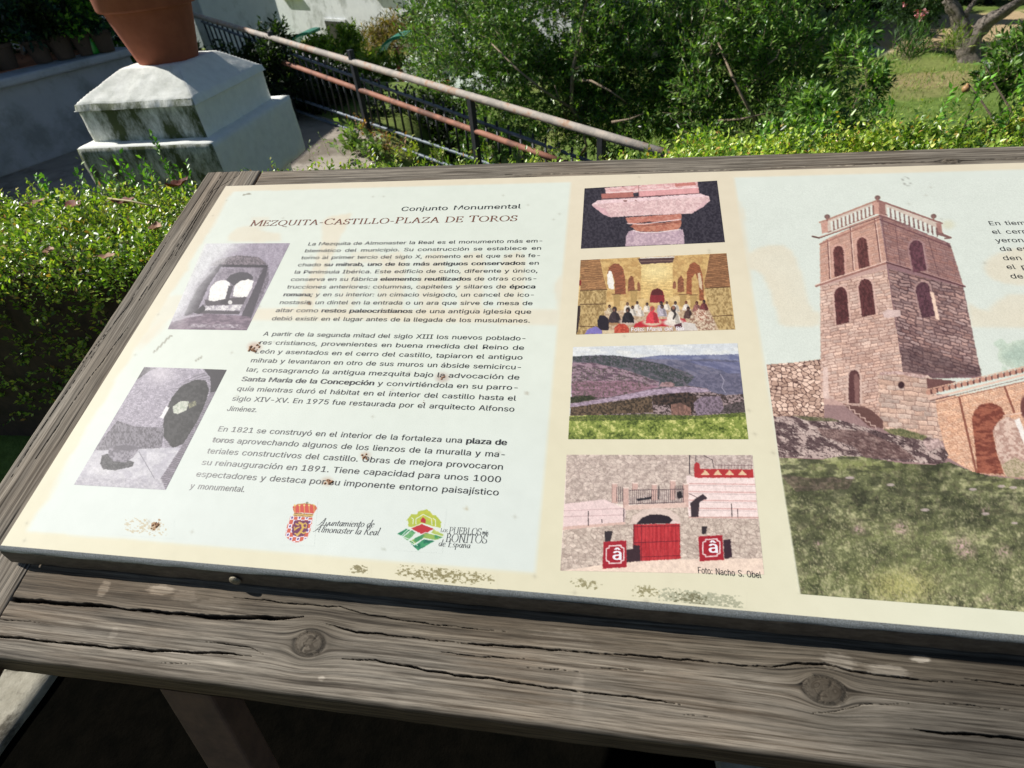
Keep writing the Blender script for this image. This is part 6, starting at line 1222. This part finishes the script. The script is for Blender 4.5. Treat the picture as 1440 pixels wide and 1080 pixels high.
# ---- the big bush behind the handrail
def E(x, y, D, r): return (atd(x, y, D), r)
BC = [(100, 140, 62), (134, 168, 80), (68, 104, 48), (164, 190, 106), (42, 68, 34)]; BWt = [5, 4, 4, 1.5, 2]
bush = empty('large_shrub', (*atd(850, 150, 5.9)[:2], -1.2), 'big dense evergreen shrub filling the top centre behind the handrail', 'shrub')
ell = [E(705, 62, 6.2, (.75, .7, .95)), E(815, 20, 6.1, (.95, .8, 1.0)), E(960, 10, 6.0, (1.0, .8, 1.0)), E(1075, 48, 5.6, (.66, .6, .8)), E(1130, 20, 5.9, (.4, .5, .6)), E(930, 120, 5.5, (1.0, .6, .55)), E(1060, 140, 5.2, (.75, .55, .40)), E(745, 150, 5.9, (.8, .5, .5)), E(640, 40, 7.0, (.4, .5, 1.1)), E(860, 100, 5.9, (.7, .5, .6)), E(1010, 70, 5.6, (.5, .5, .6)), E(1120, 120, 5.1, (.26, .3, .32))]
b_, d_, l_ = crown('foliage', bush, ell, 16000, 9, (.06, .15), .045, .34, BC, BWt, M_leaf, 21)
stems_mesh('twigs', b_, d_, l_, .0022, M_bark, bush)
for pts, r0 in ((((1000, 400, 5.9), (820, 180, 5.8), (803, 150, 5.4), (806, 95, 5.35), (818, 40, 5.4), (828, -20, 5.6)), .035), (((806, 98, 5.35), (824, 91, 5.25), (850, 95, 5.2)), .016), (((806, 112, 5.4), (832, 114, 5.2), (858, 128, 5.1), (880, 143, 5.1)), .016), (((880, 240, 5.6), (800, 150, 5.4), (765, 128, 5.2), (728, 98, 5.2), (690, 60, 5.4)), .017),
                (((800, 175, 5.5), (786, 140, 5.3), (780, 120, 5.3)), .012), (((815, 220, 5.3), (825, 205, 5.2), (820, 185, 5.2)), .022), (((860, 172, 5.0), (885, 168, 5.0), (905, 160, 5.0)), .016), (((1090, 260, 5.6), (1060, 165, 5.0), (1035, 120, 5.0), (1010, 60, 5.2)), .022), (((1010, 170, 4.9), (1040, 168, 4.8), (1085, 158, 4.8)), .014), (((1000, 240, 5.9), (960, 120, 5.6), (940, 20, 5.6)), .03), (((1080, 90, 5.0), (1092, 82, 5.0), (1100, 60, 5.1)), .012)):
    mb = MB(); q = [atd(*p) for p in pts]; mb.tube(q, [.72 * r0 * (1 - .6 * i / (len(q) - 1)) for i in range(len(q))], 8); mb.build('branch', M_bark, bush, smooth=True)
# stray clumps on the right edge of the bush
sb = empty('small_shrub', (*atd(1225, 150, 4.7)[:2], -1.0), 'small dark leafy shrub at the right foot of the big bush', 'shrub')
b_, d_, l_ = crown('foliage', sb, [E(1214, 120, 4.6, (.09, .12, .10)), E(1195, 80, 4.9, (.08, .12, .09)), E(1180, 165, 4.5, (.20, .2, .09)), E(1140, 190, 4.3, (.2, .2, .08))], 460, 9, (.06, .12), .05, .34, BC, BWt, M_leaf, 33)
stems_mesh('twigs', b_, d_, l_, .0025, M_bark, sb); mb = MB(); mb.tube([atd(1170, 260, 4.8), atd(1190, 180, 4.7), atd(1212, 120, 4.6)], [.012, .008, .003], 7); mb.build('stem', M_bark, sb)

def tree(name, label, x, y, D, zb, radii, kc=BC, kw=BWt, n=900, size=.13, seed=1, trunk=.14, cz=None, group=None, per=7, mat=None, wr=.5, Ls=(.15, .35)):
    c_ = atd(x, y, D); t = empty(name, (c_[0], c_[1], zb), label, 'tree' if name.endswith('tree') else 'shrub', group); R_ = np.array(radii) * .72
    ell = [(c_, R_ * .8)] + [(c_ + np.array([math.cos(a) * R_[0] * .6, math.sin(a) * R_[1] * .6, R_[2] * .35 * math.sin(a * 2.3 + seed)]), R_ * .5) for a in (0.3, 1.5, 2.7, 3.9, 5.2)]
    crown('crown', t, ell, n, per, Ls, size, wr, kc, kw, mat or M_leaf2, seed)
    mb = MB(); mb.tube([(c_[0], c_[1], zb - .2), (c_[0] + .06, c_[1], (zb + c_[2]) / 2), (c_[0], c_[1] + .05, c_[2] + R_[2] * .3)], [trunk, trunk * .8, trunk * .3], 10); mb.build('trunk', M_bark, t, smooth=True); return t
DK = [(46, 66, 32), (30, 46, 24), (64, 84, 40), (22, 34, 20)]; DW = [4, 4, 2, 3]
tree('evergreen_tree', 'darkest rounded evergreen tree at the top edge right of the big bush', 1215, -48, 17.5, -1.3, (1.9, 1.6, 1.5), DK, DW, 1500, .15, 3, group='trees beyond the park')
tree('evergreen_tree', 'evergreen tree at the top edge just behind the big bush', 1090, -30, 16, -1.3, (2.6, 1.8, 2.0), DK, DW, 1500, .15, 4, group='trees beyond the park')
tree('evergreen_tree', 'evergreen tree behind the olive tree at the top right', 1400, -48, 21, -1.3, (3.4, 2.0, 1.9), DK, DW, 1500, .17, 5, group='trees beyond the park')
tree('evergreen_tree', 'pale green tree behind the left side of the big bush', 672, -20, 15, -1.3, (1.3, 1.6, 1.9), [(96, 122, 74), (120, 142, 96), (70, 96, 54)], [3, 2, 3], 1300, .13, 6, group='trees beyond the park')
# ---- oleander with pink flowers
ol = tree('oleander_shrub', 'oleander shrub with pink flowers beside the olive tree', 1300, 4, 14.5, -1.25, (.75, .7, .62), [(70, 100, 62), (92, 120, 78), (44, 66, 42)], [4, 3, 3], 900, .10, 8, .05, per=8, wr=.22)
fl = []
rng = np.random.default_rng(9)
for (x, y, k) in ((1290, 20, 7), (1296, 25, 8), (1302, 18, 4), (1272, 6, 2)):
    for i in range(k): fl.append(atd(x + rng.normal(0, 2.5), y + rng.normal(0, 2.5), 13.75 + rng.normal(0, .06)))
fl = np.array(fl); fl = np.repeat(fl, 4, 0); o = leaf_mesh('blossom', fl, rng.normal(size=fl.shape) + np.array([0, -.8, .3]), np.full(len(fl), .045), .8, tones(len(fl), [(236, 160, 166), (244, 184, 186), (214, 120, 128)], [3, 2, 1], .1, rng), colmat('petal', .6, .3), ol, rng=rng)
# ---- olive tree
ob = atz(1363, 88, -1.25); OD = math.hypot(ob[0], ob[1]); ot = empty('olive_tree', tuple(ob), 'forked grey olive tree on the sunny grass at the top right', 'tree')
def OP(x, y, d=0): return atd(x, y, OD + d)
N_t = 44; path = [OP(1362, 92), OP(1361, 78), OP(1359, 62), OP(1357, 48), OP(1352, 36), OP(1345, 20), OP(1338, 4), OP(1330, -20)]
def gnarl(name, pts, rad, parent, seed):
    rng = random.Random(seed); pp = []; rr = []
    for i in range(len(pts) - 1):
        for k in range(3): t = k / 3; pp.append(pts[i] * (1 - t) + pts[i + 1] * t + np.array([rng.gauss(0, .008), rng.gauss(0, .008), 0])); rr.append((rad[i] * (1 - t) + rad[i + 1] * t) * rng.uniform(.93, 1.08))
    pp.append(pts[-1]); rr.append(rad[-1]); mb = MB(); mb.tube(pp, rr, 16); V = np.array(mb.v); n = 16
    a = np.tile(np.arange(n), len(pp)); i = np.repeat(np.arange(len(pp)), n); c_ = np.array(pp)[i]; k = 1 + .16 * np.sin(a * 2 * math.pi / n * 3 + i * .25 + seed) + .10 * (vnoise(a * .9, i * .6, seed) - .5) * 2; V = c_ + (V - c_) * k[:, None]; mb.v = [tuple(v) for v in V]; return mb.build(name, M_bark2, parent, smooth=True)
gnarl('trunk', path, [.21, .15, .13, .14, .12, .095, .085, .05], ot, 1)
gnarl('limb', [OP(1361, 66, .0), OP(1372, 52, -.05), OP(1382, 38, -.05), OP(1393, 27, -.1), OP(1408, 18, -.1), OP(1428, 7, -.1), OP(1450, -14, -.1)], [.13, .12, .115, .10, .085, .07, .04], ot, 4)
gnarl('limb', [OP(1357, 24), OP(1362, 14), OP(1367, 6, .1), OP(1376, -6, .1)], [.05, .04, .035, .02], ot, 6); gnarl('limb', [OP(1348, 28), OP(1338, 14), OP(1326, 2)], [.05, .04, .02], ot, 8)
OC = [(92, 110, 72), (120, 134, 96), (62, 80, 48), (140, 150, 116)]
crown('crown', ot, [(OP(1345, -58), (.9, .8, .62)), (OP(1425, -62, .4), (.9, .8, .62)), (OP(1390, -90, .9), (1.1, 1.0, .7)), (OP(1322, -22, .3), (.35, .4, .25))], 1500, 9, (.12, .25), .065, .22, OC, [4, 3, 3, 1], M_leaf2, 44)
# ---- pomegranate-like shrub at the right edge
rs = empty('leafy_shrub', (*atd(1455, 170, 3.9)[:2], -.9), 'bright green loose shrub at the right edge above the hedge', 'shrub')
b_, d_, l_ = crown('foliage', rs, [E(1450, 130, 4.4, (.16, .2, .18)), E(1472, 85, 4.6, (.14, .2, .2)), E(1450, 165, 3.9, (.16, .2, .08)), E(1424, 112, 4.5, (.07, .1, .06))], 560, 9, (.06, .14), .042, .42, [(92, 130, 50), (120, 156, 66), (62, 92, 40), (44, 70, 30)], [4, 3, 3, 2], M_leaf, 55, lumps=30)
stems_mesh('twigs', b_, d_, l_, .002, M_bark, rs)
for q in (((1430, 230), (1392, 160), (1372, 130), (1362, 118)), ((1450, 230), (1425, 160), (1400, 120), (1385, 92))):
    mb = MB(); mb.tube([atd(*p, 4.3) for p in q], [.008, .006, .004, .002], 6); mb.build('stem', M_bark, rs)
mb = MB(); p = atd(1359, 123, 4.3); mb.lathe(p - np.array([0, 0, .028]), [(.0005, 0), (.010, .003), (.018, .012), (.020, .021), (.017, .032), (.008, .039), (.006, .040), (.007, .049), (.0005, .046)], 18); mb.build('fruit', simple('ripening_fruit', tuple(c3(186, 132, 92)), tuple(c3(160, 140, 84)), 30, .5), rs, smooth=True)

# ---- low shrubs beyond the fence, weeds at its foot
YG = [(136, 158, 60), (110, 138, 50), (162, 176, 84), (84, 108, 40)]; BRN = [(128, 104, 70), (104, 96, 56), (148, 122, 84), (84, 84, 44)]
tree('yellow_green_shrub', 'bright yellow green shrub between the handrail and the white house', 468, 76, 11.5, -1.3, (.85, .7, .42), YG, [4, 3, 2, 2], 900, .075, 61, .04, Ls=(.1, .22), group='shrubs beyond the fence')
tree('yellow_green_shrub', 'low green shrub on the grass just left of the green canopy post', 520, 104, 10.5, -1.3, (.8, .6, .3), YG, [3, 4, 1, 4], 700, .07, 62, .04, Ls=(.1, .2), group='shrubs beyond the fence')
tree('dry_brown_shrub', 'dry brown feathery shrub behind the green canopy', 552, 60, 15, -1.3, (1.3, .9, .5), BRN, [3, 3, 2, 2], 1100, .10, 63, .05, wr=.25, group='shrubs beyond the fence')
tree('added_dark_shrub', 'added dark shrub standing in for deep shade at the far end of the picket fence', 350, 120, 7.0, -.1, (.95, .6, .62), DK, DW, 1500, .05, 64, .05, Ls=(.1, .2))  # dark shrubs added to blacken the shaded area behind the fence
tree('added_dark_shrub', 'low dark shrub added to deepen the shade close behind the middle of the picket fence', 455, 132, 7.2, -.3, (.8, .5, .32), DK, DW, 1200, .05, 65, .04, Ls=(.1, .2))
tree('added_dark_shrub', 'low dark shrub added to deepen the shade behind the pickets beside the second handrail post', 590, 178, 6.3, -.6, (.9, .5, .36), DK, DW, 1200, .05, 66, .04, Ls=(.1, .2))
def weed(x, y, D, n, L, cols, label, name='weed', seed=1, size=.035, grp='weeds at the foot of the fence', per=7, wr=.5, spread=.9):
    rng = np.random.default_rng(seed); p = atd(x, y, D); Bq = p + rng.normal(0, L * .22, (n, 3)) * np.array([1, 1, .15]); Dq = np.stack([rng.normal(0, .4, n), rng.normal(0, .4, n), np.ones(n)], 1); Lq = L * rng.uniform(.5, 1.1, n)
    t = empty(name, tuple(p), label, 'plant', grp); P_, D_, _ = sprigs(Bq, Dq, Lq, per, rng, spread); leaf_mesh('leaves', P_, D_, size * rng.uniform(.7, 1.3, len(P_)), wr, tones(len(P_), cols, [3] * len(cols), .15, rng), M_leaf2, t, rng=rng); stems_mesh('stems', Bq, Dq, Lq, .002, M_bark, t); return t
GW = [(128, 150, 92), (150, 168, 112), (100, 126, 72)]; DRW = [(176, 132, 92), (148, 108, 70), (120, 128, 70)]
weed(503, 214, 5.2, 26, .22, GW, 'broad pale green weed left of the nearest handrail post', seed=2, size=.055, wr=.75)
weed(528, 222, 5.0, 18, .16, GW, 'pale green weed in front of the handrail post', seed=3, size=.05, wr=.7)
weed(548, 216, 5.1, 26, .18, DRW, 'reddish brown dry weed right of the handrail post', seed=4, size=.035)
weed(516, 190, 5.5, 16, .16, DRW, 'rusty dry weed behind the handrail post', seed=5, size=.035)
weed(578, 224, 4.8, 22, .14, [(170, 178, 70), (140, 160, 60)], 'yellow flowered green weed by the fence foot', seed=6, size=.03)
weed(620, 226, 4.7, 16, .14, YG, 'green weed between pickets and the board top, left of centre', seed=7, size=.03)
weed(452, 222, 4.9, 5, .20, GW, 'thin upright weed on the sunlit pavement', seed=8, size=.025, wr=.3)
weed(690, 222, 4.2, 10, .1, YG, 'small yellowish weed in front of the lower rail end', seed=9, size=.025)
weed(788, 218, 3.9, 8, .14, YG, 'bright sprig rising over the board near the upper pipe', seed=10, size=.028)
weed(380, 232, 4.2, 12, .13, [(70, 84, 44), (100, 112, 60)], 'dark little weed at the right foot of the pedestal', seed=12, size=.022, wr=.3)
weed(1275, 84, 9.3, 60, .36, [(70, 104, 46), (92, 124, 56), (48, 76, 36)], 'dark green grass tuft on the park lawn left of the olive tree', 'grass_tuft', 14, .12, 'tufts on the lawn', 6, .12, .5)
weed(1400, 80, 10.2, 40, .3, [(60, 92, 44), (92, 120, 56)], 'dark green tuft in the shade right of the olive trunk', 'grass_tuft', 15, .1, 'tufts on the lawn', 6, .14, .5)
weed(1335, 70, 10.6, 40, .3, YG, 'pale grass tuft between oleander and olive trunk', 'grass_tuft', 16, .1, 'tufts on the lawn', 6, .12, .5)
# grass blades over the nearer lawn
rng = np.random.default_rng(77); n = 40000; gx = rng.uniform(.2, 8.5, n); gy = rng.uniform(4.6, 13.5, n); keep = fbm(gx * 1.3, gy * 1.3, 5) + rng.normal(0, .08, n) > .43; gx, gy = gx[keep], gy[keep]; gz = ground_z(gx, gy)
D_ = np.stack([rng.normal(0, .45, len(gx)), rng.normal(0, .45, len(gx)), np.ones(len(gx))], 1); g = leaf_mesh('lawn_grass', np.stack([gx, gy, gz - .005], 1), D_, rng.uniform(.03, .09, len(gx)), .16, tones(len(gx), [(122, 150, 68), (150, 168, 90), (96, 126, 56), (176, 168, 112)], [4, 3, 3, 1.2], .14, rng), M_leaf2, rng=rng); tag(g, 'short patchy grass of the park lawn behind the hedge', 'grass')

# ================================================================== PLAYGROUND
M_red = simple('red_brown_paint', tuple(c3(140, 66, 48)), tuple(c3(110, 48, 38)), 12, .5); M_teal = simple('green_plastic', tuple(c3(36, 128, 104)), tuple(c3(28, 106, 88)), 6, .4); M_or = simple('orange_plastic', tuple(c3(226, 92, 54)), tuple(c3(200, 74, 44)), 6, .4)
M_wp = simple('white_plastic', (.74, .74, .72), (.62, .62, .6), 6, .4); M_ye = simple('yellow_plastic', tuple(c3(226, 190, 40)), tuple(c3(200, 160, 30)), 6, .4); M_bl = simple('blue_plastic', tuple(c3(30, 70, 150)), tuple(c3(24, 56, 120)), 6, .4)
def canopy(x, y, xb, yb, D, label, s=1.0):
    top = atd(x, y, D); bt = atd(xb, yb, D); bt[:2] = top[:2]; t = empty('play_canopy', (top[0], top[1], -1.25), label, 'play canopy', 'green play canopies')
    mb = MB(); mb.box((top[0], top[1], (top[2] - 1.25) / 2), (.10 * s, .10 * s, top[2] + 1.25)); mb.build('post', M_red, t, bevel=.01)
    mb = MB(); n = 9; V = []
    for i in range(n):
        a = -1.0 + 1.15 * i / (n - 1)
        for dy in (-.30, .30):
            for dz in (0, .05): V.append((top[0] + (.62 * (math.sin(a) + .35)) * s, top[1] + dy * s, top[2] + (.62 * (math.cos(a) - .72)) * s + dz))
    F_ = [];
    for i in range(n - 1):
        b = i * 4; c_ = b + 4; F_ += [(b, b + 2, c_ + 2, c_), (b + 1, c_ + 1, c_ + 3, b + 3), (b, c_, c_ + 1, b + 1), (b + 2, b + 3, c_ + 3, c_ + 2)]
    mb.add(V, F_ + [(0, 1, 3, 2), (n * 4 - 4, n * 4 - 2, n * 4 - 1, n * 4 - 3)]); mb.build('curved_roof', M_teal, t); return t
canopy(556, 66, 563, 120, 13, 'curved green canopy on a red brown post, nearer the big bush'); canopy(428, 60, 432, 90, 13.5, 'curved green canopy on a post behind the yellow green shrub', .9)
p = atd(612, 136, 12.0); sp_ = empty('spring_rider', (p[0], p[1], -1.25), 'orange spring rider toy beside the left edge of the big bush', 'spring rider')
mb = MB(); hz = [(p[0] + .06 * math.cos(a), p[1] + .06 * math.sin(a), -1.25 + .30 * a / 25) for a in np.arange(0, 25.2, .5)]; mb.tube(hz, .012, 6); mb.build('spring', M_iron, sp_, smooth=True)
out = [(-.34, .02), (-.22, .16), (-.05, .12), (.08, .14), (.20, .30), (.34, .26), (.30, .12), (.22, .0), (.05, -.08), (-.18, -.08)]; zc = p[2]; mb = MB(); k = len(out); V = [(p[0] + a, p[1] + s * .05, zc + b) for s in (-1, 1) for a, b in out]; mb.add(V, [tuple(range(k))[::-1], tuple(range(k, 2 * k))] + [(i, (i + 1) % k, k + (i + 1) % k, k + i) for i in range(k)]); mb.build('body', M_or, sp_, bevel=.01)
mb = MB(); mb.tube([(p[0] - .05, p[1] - .16, zc + .2), (p[0] - .05, p[1] + .16, zc + .2)], .014, 8); mb.build('handle', M_red, sp_); mb = MB(); mb.tube([(p[0], p[1], -.95), (p[0], p[1], zc - .05)], .05, 8); mb.build('base', M_iron, sp_)
# a low play frame seen between the pickets: red posts, white boards, yellow and blue panels
c0 = atd(472, 128, 9.5); c1 = atd(600, 160, 8.2); dv = (c1 - c0); dv[2] = 0; L = np.linalg.norm(dv); dv /= L; an = math.atan2(dv[1], dv[0]); fr = empty('climbing_frame', (*((c0 + c1) / 2)[:2], -1.25), 'low climbing frame of red posts and white boards seen between the pickets', 'climbing frame')
for i, s in enumerate(np.linspace(0, L, 5)):
    q = c0 + dv * s; mb = MB(); mb.box((q[0], q[1], (q[2] - 1.25) / 2 + .1), (.09, .09, q[2] + 1.45), yaw_rot(an)); mb.build('post', M_red, fr, bevel=.01)
bo = None; nb = 26
for i in range(nb):
    q = c0 + dv * (L * (i + .5) / nb)
    if bo is None: mb = MB(); mb.box((0, 0, 0), (.075, .025, .42), yaw_rot(an)); bo = mb.build('board', M_wp, fr, bevel=.008); o = bo
    else: o = bo.copy(); COL.objects.link(o); o.parent = fr
    z_ = (c0[2] * (1 - i / nb) + c1[2] * i / nb); o.location = Vector((q[0], q[1], z_ - .28)) - fr.location
q = c0 + dv * L * .96; mb = MB(); mb.box((q[0] + .25, q[1] - .3, q[2] - .75), (.10, .03, .26)); mb.build('panel', M_ye, fr); mb = MB(); mb.box((q[0] + .12, q[1] - .3, q[2] - .75), (.10, .03, .26)); mb.build('panel', M_ye, fr); mb = MB(); mb.box((q[0] + .6, q[1] - .3, q[2] - .72), (.16, .03, .24)); mb.build('panel', M_bl, fr)
# slender black lamp post
p = atd(597, 100, 12.5); lp = empty('lamp_post', (p[0], p[1], -1.25), 'slender black lamp post at the left edge of the big bush', 'lamp post')
mb = MB(); mb.lathe((p[0], p[1], -1.25), [(.001, 0), (.09, 0), (.09, .06), (.05, .12), (.035, .5), (.032, 3.4), (.001, 3.4)], 14); mb.build('pole', M_iron, lp, smooth=True); mb = MB(); mb.lathe((p[0], p[1], 2.15), [(.04, 0), (.12, .08), (.16, .36), (.05, .46), (.001, .5)], 12); mb.build('lantern', M_iron, lp)

# ================================================================== TERRACE PLANTS, UPPER LEFT
def terrace_pt(x, y): return atd(x, y, Dm + .75)
def potted(x, y, s, cols, label, seed, n=240, pots=M_shadewall, leaf=.05, rad=None):
    p = terrace_pt(x, y); z0 = topz + .02; t = empty('potted_plant', (p[0], p[1], z0), label, 'potted plant', 'potted plants on the terrace'); mb = MB(); mb.lathe((p[0], p[1], z0), [(.001, 0), (.11 * s, 0), (.15 * s, .24 * s), (.165 * s, .25 * s), (.165 * s, .29 * s), (.14 * s, .29 * s), (.001, .26 * s)], 18); mb.build('pot', pots, t)
    c_ = np.array([p[0], p[1], z0 + .52 * s]); rd = rad or (.33 * s, .3 * s, .26 * s); crown('foliage', t, [(c_, rd)], n, 8, (.05, .12), leaf, .5, cols, [3] * len(cols), M_leaf2, seed, lumps=30); return t
TL = [(44, 84, 66), (30, 60, 52), (60, 100, 60), (24, 40, 34)]; BG = [(96, 150, 50), (60, 104, 40), (130, 170, 60), (36, 60, 30)]
potted(8, 86, 0.7, BG, 'potted green plant furthest left on the terrace', 71, 300); potted(48, 60, 0.65, TL, 'teal leaved potted plant, second from the left on the terrace', 72, 300); potted(86, 66, 0.7, DK, 'darkest potted plant in the middle of the terrace', 73, 300)
potted(116, 60, .6, BG, 'light green potted plant close to the left side of the flower pot', 74, 260); potted(140, 48, 0.65, TL, 'dark potted plant half behind the big terracotta pot', 75, 260); potted(-24, 96, 0.8, DK, 'large dark potted plant cut by the left picture edge', 76, 260)
for i, (x, y, lab) in enumerate(((24, 60, 'terrace climber with blue green leaves over the back wall, left part'), (84, 20, 'dark terrace climber over the back wall, middle part'), (128, 18, 'terrace climber with scattered light leaves behind the flower pot'))):
    p = atd(x, y, Dm + 1.9); t = empty('climber', (p[0], p[1], topz), lab, 'climbing plant', 'climbers on the terrace wall'); crown('foliage', t, [(p, (.8, .35, .55))], 700, 8, (.08, .18), .06, .55, TL if i != 2 else BG, [3] * 4, M_leaf2, 80 + i); mb = MB(); mb.tube([(p[0], p[1], topz), (p[0] + .05, p[1], p[2])], .02, 6); mb.build('stem', M_bark, t)
for i, (x0_, y0_, x1_, y1_, lab) in enumerate(((30, 36, 34, 72, 'thin grey stake left in the terrace plants'), (74, 42, 88, 70, 'thin leaning grey stake in the middle of the terrace plants'), (2, 10, 4, 32, 'thin grey stake at the far left of the terrace'))):
    mb = MB(); mb.tube([terrace_pt(x0_, y0_ - 14), terrace_pt(x1_, y1_)], .010, 6); tag(mb.build('stake', M_bluebar), lab, 'stake', 'stakes among the terrace plants')
for (x, y, lab) in ((115, 56, 'small bright green watering bottle on the terrace, left one'), (125, 52, 'small bright green watering bottle on the terrace, right one')):
    p = terrace_pt(x, y + 6); mb = MB(); mb.lathe((p[0], p[1], topz + .02), [(.001, 0), (.05, 0), (.052, .02), (.05, .17), (.02, .21), (.02, .25), (.001, .25)], 14); tag(mb.build('bottle', simple('bright_green_plastic', tuple(c3(60, 170, 60)), tuple(c3(40, 140, 50)), 5, .3), smooth=True), lab, 'bottle', 'green bottles on the terrace')
for o in bpy.data.objects:
    if o.type == 'MESH' and not o.data.materials: print('NO MATERIAL', o.name)
